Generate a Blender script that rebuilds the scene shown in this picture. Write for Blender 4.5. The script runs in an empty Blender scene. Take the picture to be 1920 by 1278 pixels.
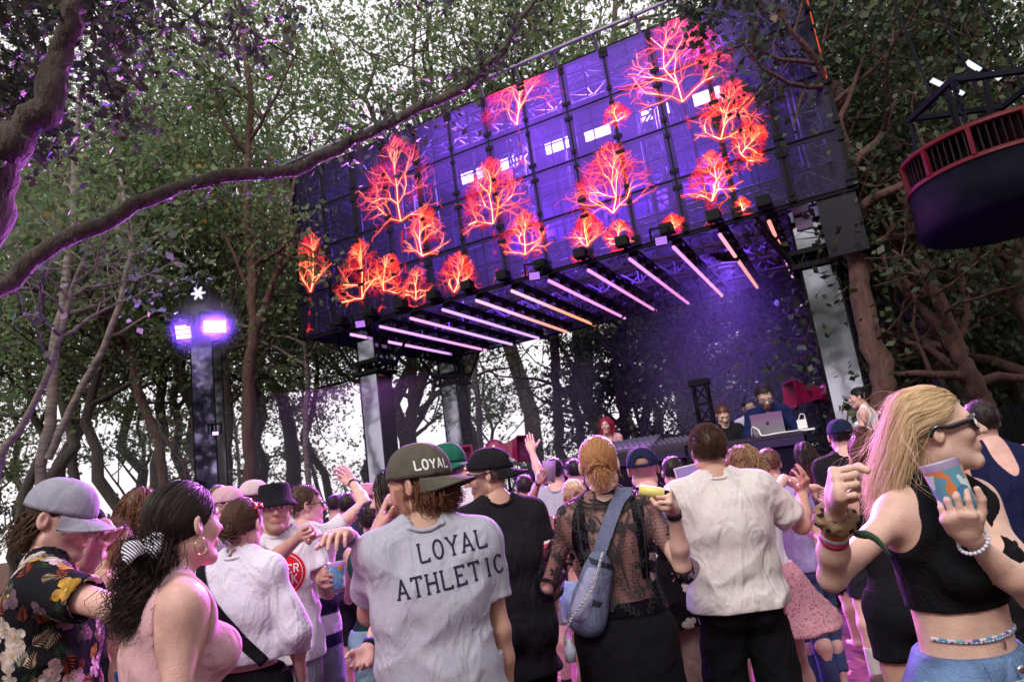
import bpy, math, random
import numpy as np
from mathutils import Vector, Matrix
from mathutils.bvhtree import BVHTree
import openvdb

sc = bpy.context.scene
COL = sc.collection
RNG = np.random.default_rng(7)
random.seed(7)

# ------------------------------------------------------------------ camera
F = 1280.0; CAMH = 1.55
TH = math.radians(11.58); RL = math.radians(7.72)
_r0 = np.array([1, 0, 0.]); _u0 = np.array([0, -math.sin(TH), math.cos(TH)]); _f = np.array([0, math.cos(TH), math.sin(TH)])
_r = math.cos(RL) * _r0 - math.sin(RL) * _u0
_u = math.sin(RL) * _r0 + math.cos(RL) * _u0
CAM = np.array([0, 0, CAMH])
cam_d = bpy.data.cameras.new('camera'); cam = bpy.data.objects.new('camera', cam_d); COL.objects.link(cam)
cam_d.sensor_width = 36; cam_d.lens = 24.0; cam_d.clip_end = 500; cam_d.clip_start = 0.05
M = Matrix.Identity(4)
for i in range(3):
    M[i][0] = _r[i]; M[i][1] = _u[i]; M[i][2] = -_f[i]; M[i][3] = CAM[i]
cam.matrix_world = M
cam_d.dof.use_dof = True; cam_d.dof.focus_distance = 2.6; cam_d.dof.aperture_fstop = 7.0
sc.camera = cam

def ray(x, y): return _f * F + _r * (x - 960) + _u * (639 - y)
def W(x, y, Y):
    v = ray(x, y); return CAM + v * (Y / v[1])
def WS(x, y, c, r, near):
    """where the sight line meets the sphere of radius r about c (or its nearest point)"""
    v = ray(x, y); v = v / np.linalg.norm(v); oc = CAM - c
    b = oc @ v; q = b * b - (oc @ oc - r * r)
    if q < 0: t = -b
    else: t = -b - math.sqrt(q) if near else -b + math.sqrt(q)
    p = CAM + v * t
    d = p - c; n = np.linalg.norm(d)
    return c + d * (r / max(n, 1e-6))

# ------------------------------------------------------------------ light
wd = bpy.data.worlds.new('World'); sc.world = wd; wd.use_nodes = True
nt = wd.node_tree; nt.nodes.clear()
wo = nt.nodes.new('ShaderNodeOutputWorld'); bg = nt.nodes.new('ShaderNodeBackground')
sky = nt.nodes.new('ShaderNodeTexSky'); sky.sky_type = 'NISHITA'; sky.sun_disc = False
SUN_EL, SUN_AZ = 42.0, 205.0        # behind the camera, a little to the left
sky.sun_elevation = math.radians(SUN_EL); sky.sun_rotation = math.radians(SUN_AZ)
sky.dust_density = 4.0; sky.air_density = 1.0
mixc = nt.nodes.new('ShaderNodeMix'); mixc.data_type = 'RGBA'
mixc.inputs[0].default_value = 0.88
mixc.inputs[7].default_value = (8.6, 8.1, 8.45, 1)         # the white overcast over the wood
nt.links.new(sky.outputs[0], mixc.inputs[6]); nt.links.new(mixc.outputs[2], bg.inputs[0])
bg.inputs[1].default_value = 0.15
nt.links.new(bg.outputs[0], wo.inputs[0])
sd = bpy.data.lights.new('sun', 'SUN'); so = bpy.data.objects.new('sun', sd); COL.objects.link(so)
sd.energy = 2.8; sd.angle = math.radians(22); sd.color = (1.0, 0.93, 0.88)
az, el = math.radians(SUN_AZ), math.radians(SUN_EL)
so.rotation_euler = Vector((-math.sin(az) * math.cos(el), -math.cos(az) * math.cos(el), -math.sin(el))).to_track_quat('-Z', 'Y').to_euler()
sc.view_settings.view_transform = 'Standard'; sc.view_settings.look = 'None'
sc.view_settings.exposure = 0.1; sc.view_settings.gamma = 1.0; sc.view_settings.use_curve_mapping = False
sc.render.engine = 'CYCLES'
cy = sc.cycles
cy.max_bounces = 7; cy.diffuse_bounces = 3; cy.glossy_bounces = 3; cy.transmission_bounces = 4; cy.transparent_max_bounces = 24
cy.use_denoising = True; cy.denoiser = 'OPENIMAGEDENOISE'; cy.sample_clamp_indirect = 4.0
cy.volume_bounces = 0; cy.volume_max_steps = 24
cy.caustics_reflective = False; cy.caustics_refractive = False

# ------------------------------------------------------------------ materials
MATS = {}
def srgb(h):
    h = h.lstrip('#'); c = [int(h[i:i + 2], 16) / 255 for i in (0, 2, 4)]
    return tuple(((x + .055) / 1.055) ** 2.4 if x > .04 else x / 12.92 for x in c) + (1,)
def mat(name, col=(.5, .5, .5), rough=.6, metal=0, bump=0, bscale=40, var=0, vscale=6, stretch=(1, 1, 1), emit=None, es=0,
        spec=.5, attr=None, sub=0, sheen=0, transl=0, coat=0, alpha=None, detail=4, fold=0, bdist=.01):
    if name in MATS: return MATS[name]
    m = bpy.data.materials.new(name); m.use_nodes = True; n = m.node_tree.nodes; l = m.node_tree.links
    b = n['Principled BSDF']; MATS[name] = m
    if isinstance(col, str): col = srgb(col)
    col = tuple(col)[:3] + (1,)
    b.inputs['Base Color'].default_value = col; b.inputs['Roughness'].default_value = rough
    b.inputs['Metallic'].default_value = metal; b.inputs['Specular IOR Level'].default_value = spec
    if coat: b.inputs['Coat Weight'].default_value = coat
    if sheen: b.inputs['Sheen Weight'].default_value = sheen
    if sub:
        b.inputs['Subsurface Weight'].default_value = sub
        b.inputs['Subsurface Radius'].default_value = (1, .35, .2); b.inputs['Subsurface Scale'].default_value = .012
    if emit:
        b.inputs['Emission Color'].default_value = tuple(emit)[:3] + (1,); b.inputs['Emission Strength'].default_value = es
    if alpha is not None: b.inputs['Alpha'].default_value = alpha
    tc = n.new('ShaderNodeTexCoord'); mp = n.new('ShaderNodeMapping'); mp.inputs['Scale'].default_value = stretch
    l.new(tc.outputs['Object'], mp.inputs[0])
    csock = None
    if attr:
        a = n.new('ShaderNodeAttribute'); a.attribute_name = attr; csock = a.outputs['Color']
    if var:
        t = n.new('ShaderNodeTexNoise'); t.inputs['Scale'].default_value = vscale; t.inputs['Detail'].default_value = detail
        l.new(mp.outputs[0], t.inputs['Vector'])
        r = n.new('ShaderNodeMapRange'); r.inputs[1].default_value = .3; r.inputs[2].default_value = .7
        r.inputs[3].default_value = 1 - var; r.inputs[4].default_value = 1 + var; l.new(t.outputs[0], r.inputs[0])
        mx = n.new('ShaderNodeVectorMath'); mx.operation = 'SCALE'
        if csock: l.new(csock, mx.inputs[0])
        else: mx.inputs[0].default_value = col[:3]
        l.new(r.outputs[0], mx.inputs['Scale']); csock = mx.outputs[0]
    if csock: l.new(csock, b.inputs['Base Color'])
    if bump:
        t = n.new('ShaderNodeTexNoise'); t.inputs['Scale'].default_value = bscale; t.inputs['Detail'].default_value = detail
        l.new(mp.outputs[0], t.inputs['Vector'])
        bp = n.new('ShaderNodeBump'); bp.inputs['Strength'].default_value = bump; bp.inputs['Distance'].default_value = bdist
        l.new(t.outputs[0], bp.inputs['Height']); l.new(bp.outputs[0], b.inputs['Normal'])
        if fold:
            t2 = n.new('ShaderNodeTexNoise'); t2.inputs['Scale'].default_value = 7; t2.inputs['Detail'].default_value = 2.5; t2.inputs['Distortion'].default_value = 1.6
            m2 = n.new('ShaderNodeMapping'); m2.inputs['Scale'].default_value = (1.2, 1.2, .6); l.new(tc.outputs['Object'], m2.inputs[0]); l.new(m2.outputs[0], t2.inputs['Vector'])
            b2 = n.new('ShaderNodeBump'); b2.inputs['Strength'].default_value = fold; b2.inputs['Distance'].default_value = .06; l.new(t2.outputs[0], b2.inputs['Height']); l.new(b2.outputs[0], bp.inputs['Normal'])
    if transl:
        tr = n.new('ShaderNodeBsdfTranslucent'); ms = n.new('ShaderNodeMixShader'); ms.inputs[0].default_value = transl
        if csock: l.new(csock, tr.inputs[0])
        else: tr.inputs[0].default_value = col
        l.new(b.outputs[0], ms.inputs[1]); l.new(tr.outputs[0], ms.inputs[2]); l.new(ms.outputs[0], n['Material Output'].inputs[0])
    return m
def emat(name, col, s):
    if name in MATS: return MATS[name]
    m = bpy.data.materials.new(name); m.use_nodes = True; n = m.node_tree.nodes; n.clear()
    e = n.new('ShaderNodeEmission'); o = n.new('ShaderNodeOutputMaterial'); e.inputs[0].default_value = tuple(col)[:3] + (1,); e.inputs[1].default_value = s
    m.node_tree.links.new(e.outputs[0], o.inputs[0]); MATS[name] = m; return m

# ------------------------------------------------------------------ objects
def mkmesh(name, V, faces, m=None, smooth=False, attr=None):
    """faces: list of int arrays (n,3) / (n,4) or lists of tuples"""
    me = bpy.data.meshes.new(name)
    V = np.asarray(V, np.float32)
    if isinstance(faces, np.ndarray): faces = [faces]
    if faces and not isinstance(faces[0], np.ndarray):
        me.from_pydata(V.tolist(), [], [tuple(int(i) for i in f) for f in faces])
    else:
        faces = [f for f in faces if len(f)]
        nl = sum(f.size for f in faces); nf = sum(len(f) for f in faces)
        me.vertices.add(len(V)); me.vertices.foreach_set('co', V.ravel())
        me.loops.add(nl); me.polygons.add(nf)
        me.loops.foreach_set('vertex_index', np.concatenate([f.ravel() for f in faces]).astype(np.int32))
        cnt = np.concatenate([np.full(len(f), f.shape[1]) for f in faces])
        st = np.concatenate([[0], np.cumsum(cnt)[:-1]]).astype(np.int32)
        me.polygons.foreach_set('loop_start', st)
        me.update(calc_edges=True)
    if smooth: me.polygons.foreach_set('use_smooth', np.ones(len(me.polygons), bool))
    if attr is not None:
        a = me.color_attributes.new('Col', 'FLOAT_COLOR', 'POINT')
        a.data.foreach_set('color', np.asarray(attr, np.float32).ravel())
    if m: me.materials.append(m)
    me.update()
    return me
def add(name, me, parent=None, loc=None):
    o = bpy.data.objects.new(name, me); COL.objects.link(o)
    if parent is not None: o.parent = parent
    if loc is not None: o.location = loc
    return o
def thing(name, label, cat, loc=(0, 0, 0), group=None, me=None, kind=None):
    o = bpy.data.objects.new(name, me); COL.objects.link(o); o.location = loc
    o['label'] = label; o['category'] = cat
    if group: o['group'] = group
    if kind: o['kind'] = kind
    return o
def piece(name, V, Fc, m, root, smooth=False, attr=None):
    """world-space vertices, parented under root (root unrotated)"""
    off = np.array(root.location) if root is not None else np.zeros(3)
    if root is not None and root.parent is not None: off = off + np.array(root.parent.location)
    return add(name, mkmesh(name, np.asarray(V) - off, Fc, m, smooth, attr), root)
def place(root_name, label, cat, V, Fc, m, base, group=None, smooth=False, attr=None, kind=None):
    o = thing(root_name, label, cat, base, group, mkmesh(root_name, np.asarray(V) - np.array(base), Fc, m, smooth, attr), kind)
    return o
def struct(name, V, Fc, m, smooth=False):
    o = add(name, mkmesh(name, V, Fc, m, smooth)); o['kind'] = 'structure'; return o

class MB:
    def __init__(s): s.V = []; s.F = []; s.n = 0
    def raw(s, V, Fc):
        V = np.asarray(V, float)
        s.V.append(V); s.F += [tuple(int(i) + s.n for i in f) for f in Fc]; s.n += len(V)
    def box(s, c, ax, ay, az):
        """centre and three half-axis vectors"""
        c, ax, ay, az = [np.asarray(v, float) for v in (c, ax, ay, az)]
        V = [c + i * ax + j * ay + k * az for k in (-1, 1) for j in (-1, 1) for i in (-1, 1)]
        s.raw(V, [(0, 2, 3, 1), (4, 5, 7, 6), (0, 1, 5, 4), (2, 6, 7, 3), (0, 4, 6, 2), (1, 3, 7, 5)])
    def bar(s, a, b, w, h=None, up=(0, 0, 1)):
        a = np.asarray(a, float); b = np.asarray(b, float); h = w if h is None else h
        d = b - a; L = np.linalg.norm(d)
        if L < 1e-6: return
        d /= L; x = np.cross(d, up)
        if np.linalg.norm(x) < 1e-3: x = np.cross(d, (1, 0, .01))
        x /= np.linalg.norm(x); y = np.cross(x, d)
        s.box((a + b) / 2, d * L / 2, x * w / 2, y * h / 2)
    def tube(s, P, R, seg=8, cap=True):
        V, Fc = tube(P, R, seg, cap); s.raw(V, Fc)
    def get(s): return (np.concatenate(s.V) if s.V else np.zeros((0, 3))), s.F
    def build(s, name, m, root=None, smooth=False):
        V, Fc = s.get()
        if root is None: return add(name, mkmesh(name, V, Fc, m, smooth))
        return piece(name, V, Fc, m, root, smooth)
def frames(P):
    P = np.asarray(P, float); T = np.gradient(P, axis=0); T /= np.linalg.norm(T, axis=1)[:, None] + 1e-9
    n = np.cross(T[0], (0.3, 0.1, 1.)); 
    if np.linalg.norm(n) < 1e-2: n = np.cross(T[0], (1, 0, 0))
    n /= np.linalg.norm(n); N = []
    for t in T:
        n = n - t * (n @ t); n /= np.linalg.norm(n) + 1e-9; N.append(n)
    N = np.array(N); return T, N, np.cross(T, N)
def tube(P, R, seg=8, cap=True):
    P = np.asarray(P, float); R = np.broadcast_to(np.asarray(R, float), (len(P),)); T, N, B = frames(P)
    a = np.arange(seg) * 2 * math.pi / seg
    V = (P[:, None] + R[:, None, None] * (np.cos(a)[None, :, None] * N[:, None] + np.sin(a)[None, :, None] * B[:, None])).reshape(-1, 3)
    Fc = []
    for i in range(len(P) - 1):
        for j in range(seg):
            k = (j + 1) % seg; Fc.append((i * seg + j, i * seg + k, (i + 1) * seg + k, (i + 1) * seg + j))
    if cap: Fc.append(tuple(range(seg - 1, -1, -1))); Fc.append(tuple((len(P) - 1) * seg + j for j in range(seg)))
    return V, Fc
def spline(P, n):
    """Catmull-Rom through P (any dimension)"""
    P = np.asarray(P, float); Q = np.vstack([2 * P[0] - P[1], P, 2 * P[-1] - P[-2]]); out = []
    ts = np.linspace(0, len(P) - 1, n)
    for t in ts:
        i = min(int(t), len(P) - 2); u = t - i; a, b, c, d = Q[i:i + 4]
        out.append(.5 * ((2 * b) + (-a + c) * u + (2 * a - 5 * b + 4 * c - d) * u * u + (-a + 3 * b - 3 * c + d) * u ** 3))
    return np.array(out)
def unit(v): v = np.asarray(v, float); return v / (np.linalg.norm(v) + 1e-12)

def vnoise(P, seed=0):
    """value noise, about -1..1; P (n,3)"""
    P = np.asarray(P, np.float32); i = np.floor(P).astype(np.int64); f = P - i; f = f * f * (3 - 2 * f); o = 0
    for dx in (0, 1):
        for dy in (0, 1):
            for dz in (0, 1):
                h = ((i[:, 0] + dx) * 73856093) ^ ((i[:, 1] + dy) * 19349663) ^ ((i[:, 2] + dz) * 83492791) ^ (seed * 2654435)
                h = (h ^ (h >> 13)) * 1274126177 & 0x7fffffff; v = ((h ^ (h >> 11)) & 0xffff) / 32767.5 - 1
                o = o + v * (f[:, 0] if dx else 1 - f[:, 0]) * (f[:, 1] if dy else 1 - f[:, 1]) * (f[:, 2] if dz else 1 - f[:, 2])
    return o
# ------------------------------------------------------------------ ground
def ground():
    n = 90; xs = np.sign(np.linspace(-1, 1, n)) * np.abs(np.linspace(-1, 1, n)) ** 2.2 * 90
    X, Yy = np.meshgrid(xs, xs + 8, indexing='ij'); P = np.stack([X.ravel(), Yy.ravel(), 0 * X.ravel()], 1)
    P[:, 2] = .015 * vnoise(P * 1.3, 3) + .02 * vnoise(P * .3, 4) - .02
    i = np.arange(n - 1)[:, None] * n + np.arange(n - 1)[None]; i = i.ravel()
    m = mat('soil', (.075, .034, .024), .95, spec=.1, var=.45, vscale=3, bump=.9, bscale=14, detail=8)
    struct('ground', P, np.stack([i, i + n, i + n + 1, i + 1], 1), m, True)
ground()
MB_ = MB()
for _ in range(1500):       # chips, dry leaves and trodden litter
    x, y = RNG.uniform(-5, 6), RNG.uniform(2.5, 9); a = RNG.uniform(0, 6.3); L = RNG.uniform(.012, .05); w = L * RNG.uniform(.3, .9)
    u = np.array([math.cos(a), math.sin(a), RNG.normal(0, .2)]); v = np.array([-math.sin(a), math.cos(a), RNG.normal(0, .3)])
    c = np.array([x, y, .02]); MB_.raw([c - u * L, c + v * w, c + u * L, c - v * w], [(0, 1, 2, 3)])
o = MB_.build('leaf_litter', mat('litter', (.16, .1, .06), .9, var=.6, vscale=12)); o['kind'] = 'stuff'; o['category'] = 'litter'; o['label'] = 'dry leaves and chips trodden into the brown soil'

# ------------------------------------------------------------------ trees
BARK = mat('bark', (.06, .044, .036), .9, var=.35, vscale=9, stretch=(1, 1, .3), bump=1.0, bscale=30, detail=8, bdist=.05)
BARKR = mat('bark_reddish', (.085, .042, .034), .9, var=.35, vscale=9, stretch=(1, 1, .25), bump=1.0, bscale=26, detail=8, bdist=.05)
BIRCH = mat('bark_birch', (.21, .17, .155), .85, var=.5, vscale=7, stretch=(.5, .5, 2.2), bump=.6, bscale=22)
def leafmat(name, c, tr=.38):
    m = bpy.data.materials.new(name); m.use_nodes = True; n = m.node_tree.nodes; l = m.node_tree.links; b = n['Principled BSDF']
    a = n.new('ShaderNodeAttribute'); a.attribute_name = 'Col'
    mx = n.new('ShaderNodeMix'); mx.data_type = 'RGBA'; mx.blend_type = 'MULTIPLY'; mx.inputs[0].default_value = 1; mx.inputs[6].default_value = tuple(c) + (1,)
    l.new(a.outputs['Color'], mx.inputs[7]); l.new(mx.outputs[2], b.inputs['Base Color']); b.inputs['Roughness'].default_value = .5
    b.inputs['Specular IOR Level'].default_value = .35
    t = n.new('ShaderNodeBsdfTranslucent'); ms = n.new('ShaderNodeMixShader'); ms.inputs[0].default_value = tr
    l.new(mx.outputs[2], t.inputs[0]); l.new(b.outputs[0], ms.inputs[1]); l.new(t.outputs[0], ms.inputs[2]); l.new(ms.outputs[0], n['Material Output'].inputs[0])
    return m
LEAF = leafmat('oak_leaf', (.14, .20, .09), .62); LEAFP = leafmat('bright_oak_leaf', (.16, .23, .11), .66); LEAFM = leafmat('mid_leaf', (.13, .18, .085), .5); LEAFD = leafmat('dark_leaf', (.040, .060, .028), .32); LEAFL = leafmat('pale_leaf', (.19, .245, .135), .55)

def leaves(C, size, rng, shape='quad', droop=0):
    """leaves about the points C: small folded blades"""
    n = len(C); d = rng.normal(size=(n, 3)); d[:, 2] -= droop; d /= np.linalg.norm(d, axis=1)[:, None]
    e = rng.normal(size=(n, 3)); e[:, 2] *= .5; e -= d * (e * d).sum(1)[:, None]; e /= np.linalg.norm(e, axis=1)[:, None] + 1e-9
    s = (size * rng.uniform(.6, 1.3, n))[:, None]
    if shape == 'quad':
        k = np.cross(d, e)
        V = np.stack([C, C + d * s * .55 + e * s * .36 + k * s * .1, C + d * s * 1.05, C + d * s * .5 - e * s * .36 + k * s * .1], 1).reshape(-1, 3)
        b = np.arange(n)[:, None] * 4; Fc = b + np.array([[0, 1, 2, 3]]); m = 4
    else:           # lobed oak leaf
        pr = [(0, 0), (.12, .05), (.3, .24), (.42, .12), (.58, .34), (.7, .16), (.85, .2), (1, 0)]
        pts = pr + [(u, -v) for u, v in pr[-2:0:-1]]; m = len(pts)
        k = np.cross(d, e)
        V = np.stack([C + d * s * u + e * s * v + k * s * (.25 * abs(v) - .12 * u * u) for u, v in pts], 1).reshape(-1, 3)
        b = np.arange(n)[:, None] * m
        q = [[0, 1, m - 1, m - 1]] ; Fl = []
        for i in range(1, len(pr) - 2): Fl.append([i, i + 1, m - i - 1, m - i])
        Fc = np.concatenate([b + np.array([x]) for x in Fl]); tri = np.concatenate([b + np.array([[0, 1, m - 1]]), b + np.array([[len(pr) - 2, len(pr) - 1, len(pr)]])])
        Fc = [Fc, tri]
    t = rng.uniform(.62, 1.35, n)[:, None] * np.ones((1, 3)); t[:, 0] *= rng.uniform(.8, 1.25, n); t[:, 2] *= rng.uniform(.75, 1.2, n)
    old = rng.random(n) < .004; t[old] = (3.4, 1.3, .8)
    A = np.repeat(np.concatenate([t, np.ones((n, 1))], 1), m, 0)
    return V, Fc, A

def grow(rng, path, rad, levels, nkids, spread, length, gravity=0., start=.25, up=.5):
    """returns list of (points, radii) of branches and the twig points"""
    out = [(path, rad)]; tips = []
    def rec(P, Rr, lev, L):
        n = nkids[lev]
        for k in range(n):
            t = start + (1 - start) * (k + rng.random()) / n if lev == 0 else .25 + .75 * (k + rng.random()) / n
            i = min(int(t * (len(P) - 1)), len(P) - 2); p = P[i] + (P[i + 1] - P[i]) * (t * (len(P) - 1) - i); r = Rr[i] * .62
            T = unit(P[i + 1] - P[i]); s = rng.normal(size=3); s -= T * (s @ T); s = unit(s)
            d = unit(T * (1 - spread) + s * spread + np.array([0, 0, up * .4]))
            l = L * rng.uniform(.6, 1.15) * (1 - .45 * t if lev == 0 else 1); m = 6 if lev == 0 else 4
            Q = [p]; dd = d.copy()
            for j in range(m):
                dd = unit(dd + rng.normal(size=3) * .22 + np.array([0, 0, up * .12 - gravity])); Q.append(Q[-1] + dd * l / m)
            Q = np.array(Q); rr = np.linspace(r, r * .3, len(Q))
            out.append((Q, rr))
            if lev + 1 < levels: rec(Q, rr, lev + 1, L * .52)
            else: tips.append(Q[1:])
    rec(path, rad, 0, length)
    return out, (np.concatenate(tips) if tips else path[-1:])
def tubes(br, segs=(9, 6, 4)):
    V = []; Fc = []; n = 0
    for P, R in br:
        sg = segs[0] if R[0] > .09 else segs[1] if R[0] > .03 else segs[2]
        v, f = tube(P, R, sg, False); V.append(v); Fc.append(np.array(f) + n); n += len(v)
    return np.concatenate(V), np.concatenate(Fc)

GENERIC = {}
def generic(kind):
    """a generic tree of the wood, built once; trunk mesh + crown mesh in local coordinates"""
    if kind in GENERIC: return GENERIC[kind]
    rng = np.random.default_rng(sum(map(ord, kind)) + len(kind)); c = kind[0]
    if c == 't':      # tall oak: crooked stem, crown high and wide
        P = spline([(0, 0, -.3), (.15, .1, 2.4), (-.25, .1, 5), (.2, -.2, 8), (.1, .1, 11.5)], 14); P[1:] += rng.normal(size=(13, 3)) * [.12, .12, 0]
        R = np.linspace(.2, .04, 14); br, tp = grow(rng, P, R, 3, (13, 5, 4), .75, 4.4, .0, .45)
        N, sz, m, bk = 5600, .12, LEAF, BARK
    elif c == 'p':      # broad oak with the fuller, lighter crown of a tree that stands in the open
        P = spline([(0, 0, -.3), (.15, .1, 2.4), (-.25, .1, 4.5), (.2, -.2, 7), (.1, .1, 9.8)], 14); P[1:] += rng.normal(size=(13, 3)) * [.12, .12, 0]
        R = np.linspace(.17, .03, 14); br, tp = grow(rng, P, R, 3, (15, 6, 4), .8, 3.7, .0, .48)
        N, sz, m, bk = 10500, .105, LEAFP, BARK
    elif c == 'u':      # understory: many stems, leaves to the ground
        P = spline([(0, 0, -.3), (.3, .1, 1.5), (-.1, .1, 3.2), (.2, 0, 5)], 10); P[1:] += rng.normal(size=(9, 3)) * [.1, .1, 0]
        R = np.linspace(.1, .02, 10); br, tp = grow(rng, P, R, 3, (14, 5, 3), .85, 3.0, .03, .06)
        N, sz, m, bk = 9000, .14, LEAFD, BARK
    elif c == 'm':      # smaller oak, leafy from low down, thin
        P = spline([(0, 0, -.3), (.25, .1, 2), (-.2, .1, 4.5), (.2, 0, 7.5)], 12); P[1:] += rng.normal(size=(11, 3)) * [.1, .1, 0]
        R = np.linspace(.12, .02, 12); br, tp = grow(rng, P, R, 3, (12, 5, 3), .8, 3.6, .02, .12)
        N, sz, m, bk = 4200, .135, LEAFM, BARK
    else:             # birch: slender pale stem, light crown
        P = spline([(0, 0, -.3), (.1, .1, 4), (-.1, .2, 8), (.2, 0, 12.5)], 14); R = np.linspace(.1, .02, 14)
        br, tp = grow(rng, P, R, 3, (16, 5, 3), .65, 2.6, .05, .35)
        N, sz, m, bk = 4200, .115, LEAFL, BIRCH
    V, Fc = tubes(br); tm = mkmesh('trunk', V, Fc, bk, True)
    tp = tp[rng.random(len(tp)) < .6]
    C = tp[rng.integers(0, len(tp), N)] + rng.normal(size=(N, 3)) * [.2, .2, .11]
    C = C[C[:, 2] > .15]
    v, f, a = leaves(C, sz, rng); cm = mkmesh('crown', v, f, m, False, a)
    GENERIC[kind] = (tm, cm); return GENERIC[kind]
def put_tree(kind, x, y, s, rz, label, name='oak_tree', group='trees standing in the wood behind the stage', crown=True, sz=1.):
    tm, cm = generic(kind)
    root = thing(name, label, 'tree', (x, y, 0), group); root.rotation_euler = (0, 0, rz); root.scale = (s, s, s * sz)
    add('trunk', tm, root)
    if crown: add('crown', cm, root)
    return root

def custom_tree(name, label, px, Y, bark, r0, r1, nk=(9, 4, 3), spread=.7, length=2.6, leafn=9000, lm=None, lsize=.11, seed=1, start=.4, extra=(), base=True, group=None, sig=(.19, .19, .12), up=.5):
    """px: stem polyline in pixels (seen at distance Y, or [x,y,Y])"""
    rng = np.random.default_rng(seed)
    def pts(q): return np.array([W(p[0], p[1], p[2] if len(p) > 2 else Y) for p in q])
    P = pts(px)
    if base: P = np.vstack([[P[0][0] - (P[1][0] - P[0][0]) * .3, P[0][1], -.3], P])
    n = max(12, 4 * len(P)); Pp = spline(P, n); Pp[1:-1] += rng.normal(size=(n - 2, 3)) * r0 * .12
    R = np.linspace(r0, r1, n) * (1 + .07 * rng.normal(size=n))
    br, tp = grow(rng, Pp, R, len(nk), nk, spread, length, .02, start, up)
    for q, ra, rb in extra:
        Q = spline(pts(q), 4 * len(q) + 6); Q[1:] += rng.normal(size=(len(Q) - 1, 3)) * ra * .1
        b2, t2 = grow(rng, Q, np.linspace(ra, rb, len(Q)), 2, (5, 3), .75, length * .6, .02, .3)
        br += b2; tp = np.vstack([tp, t2])
    root = thing(name, label, 'tree', (Pp[0][0], Pp[0][1], 0), group)
    V, Fc = tubes(br, (12, 6, 4)); piece('trunk', V, Fc, bark, root, True)
    if leafn:
        leafn = int(leafn * (.24 if lm is not LEAFD else .55))
        C = tp[rng.integers(0, len(tp), leafn)] + rng.normal(size=(leafn, 3)) * sig
        v, f, a = leaves(C, lsize, rng); piece('crown', v, f, lm or LEAF, root, False, a)
    return root
# ------------------------------------------------------------------ the wood
frng = np.random.default_rng(11)
# trees one can pick out, from the left
custom_tree('birch_tree', 'pale birch leaning right, behind the grey cap at far left', [(75, 900), (95, 780), (105, 640), (120, 560), (135, 440), (140, 300), (150, 160)], 11.0, BIRCH, .10, .04, seed=3, lm=LEAFL, start=.5, leafn=7000,
            extra=[([(90, 860), (150, 730), (200, 640), (240, 500), (245, 440), (225, 330)], .07, .03)])
custom_tree('birch_tree', 'thin violet grey stem slanting up from the left edge', [(-10, 900), (40, 800), (90, 700), (120, 600), (135, 540), (160, 480)], 9.0, BIRCH, .06, .025, seed=4, lm=LEAF, start=.5, leafn=5000)
custom_tree('oak_tree', 'dark thin leaning oak stem between the birches and the light tower', [(305, 900), (295, 820), (262, 740), (245, 660), (215, 610), (180, 480), (150, 330)], 13.0, BARKR, .11, .05, seed=5, leafn=9000, start=.55, length=3.0,
            extra=[([(290, 800), (340, 860), (350, 900)], .05, .04)])
custom_tree('oak_tree', 'big forked brown oak just right of the light tower', [(468, 915), (468, 820), (466, 700), (476, 610), (470, 480), (462, 330), (470, 200), (455, 60)], 12.5, BARKR, .145, .05, seed=6, leafn=20000, start=.55, length=3.2,
            extra=[([(474, 640), (500, 560), (530, 470), (545, 380), (560, 300)], .075, .03), ([(470, 560), (440, 480), (400, 400)], .05, .02)])
custom_tree('oak_tree', 'dark oak stem hidden close behind the mirrored tower', [(428, 915), (430, 780), (425, 680), (440, 560)], 13.5, BARK, .10, .06, seed=7, leafn=6000, start=.5)
custom_tree('birch_tree', 'slim white birch stem under the left corner of the screen', [(578, 910), (573, 800), (577, 700), (570, 620), (566, 480)], 14.0, BIRCH, .07, .05, seed=8, lm=LEAFL, leafn=1200, start=.6)
custom_tree('oak_tree', 'crooked oak between the two left mirror pillars', [(770, 850), (772, 780), (775, 720), (770, 640), (760, 560)], 19.0, BARK, .22, .08, seed=9, leafn=14000, start=.2, length=4,
            extra=[([(775, 760), (800, 700), (815, 650), (830, 560)], .13, .06), ([(775, 820), (810, 790), (830, 775)], .06, .03)])
custom_tree('birch_tree', 'slim birch stem right of the back mirror pillar', [(902, 840), (897, 760), (890, 700), (885, 600)], 19.0, BIRCH, .10, .07, seed=10, lm=LEAFL, leafn=5000, start=.6)
custom_tree('pine_tree', 'straight violet lit pine stem below the middle of the screen', [(1050, 845), (1046, 760), (1040, 680), (1036, 600), (1030, 480)], 17.5, BARKR, .14, .11, seed=12, leafn=3000, start=.7, nk=(4, 3, 2))
custom_tree('oak_tree', 'winding oak stem right of the violet pine', [(1092, 845), (1085, 790), (1075, 740), (1082, 680), (1080, 620), (1095, 520)], 18.5, BARK, .13, .08, seed=13, leafn=9000, start=.35, length=3.6)
custom_tree('oak_tree', 'forked oak whose stems cross behind the booth', [(1175, 830), (1168, 770), (1158, 720), (1155, 680), (1170, 620), (1165, 540)], 16.5, BARK, .14, .06, seed=14, leafn=9000, start=.2, length=3.6,
            extra=[([(1205, 830), (1215, 760), (1235, 710), (1262, 660), (1280, 600), (1290, 540)], .10, .05), ([(1172, 780), (1180, 735), (1165, 700)], .06, .03)])
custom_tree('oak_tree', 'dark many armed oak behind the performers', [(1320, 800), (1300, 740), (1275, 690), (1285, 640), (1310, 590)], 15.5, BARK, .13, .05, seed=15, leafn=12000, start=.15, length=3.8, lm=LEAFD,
            extra=[([(1300, 745), (1340, 700), (1390, 672), (1450, 678), (1520, 700), (1570, 720)], .08, .04), ([(1290, 700), (1330, 640), (1380, 610), (1430, 560)], .06, .03), ([(1300, 760), (1270, 720), (1240, 680)], .05, .02)])
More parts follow.
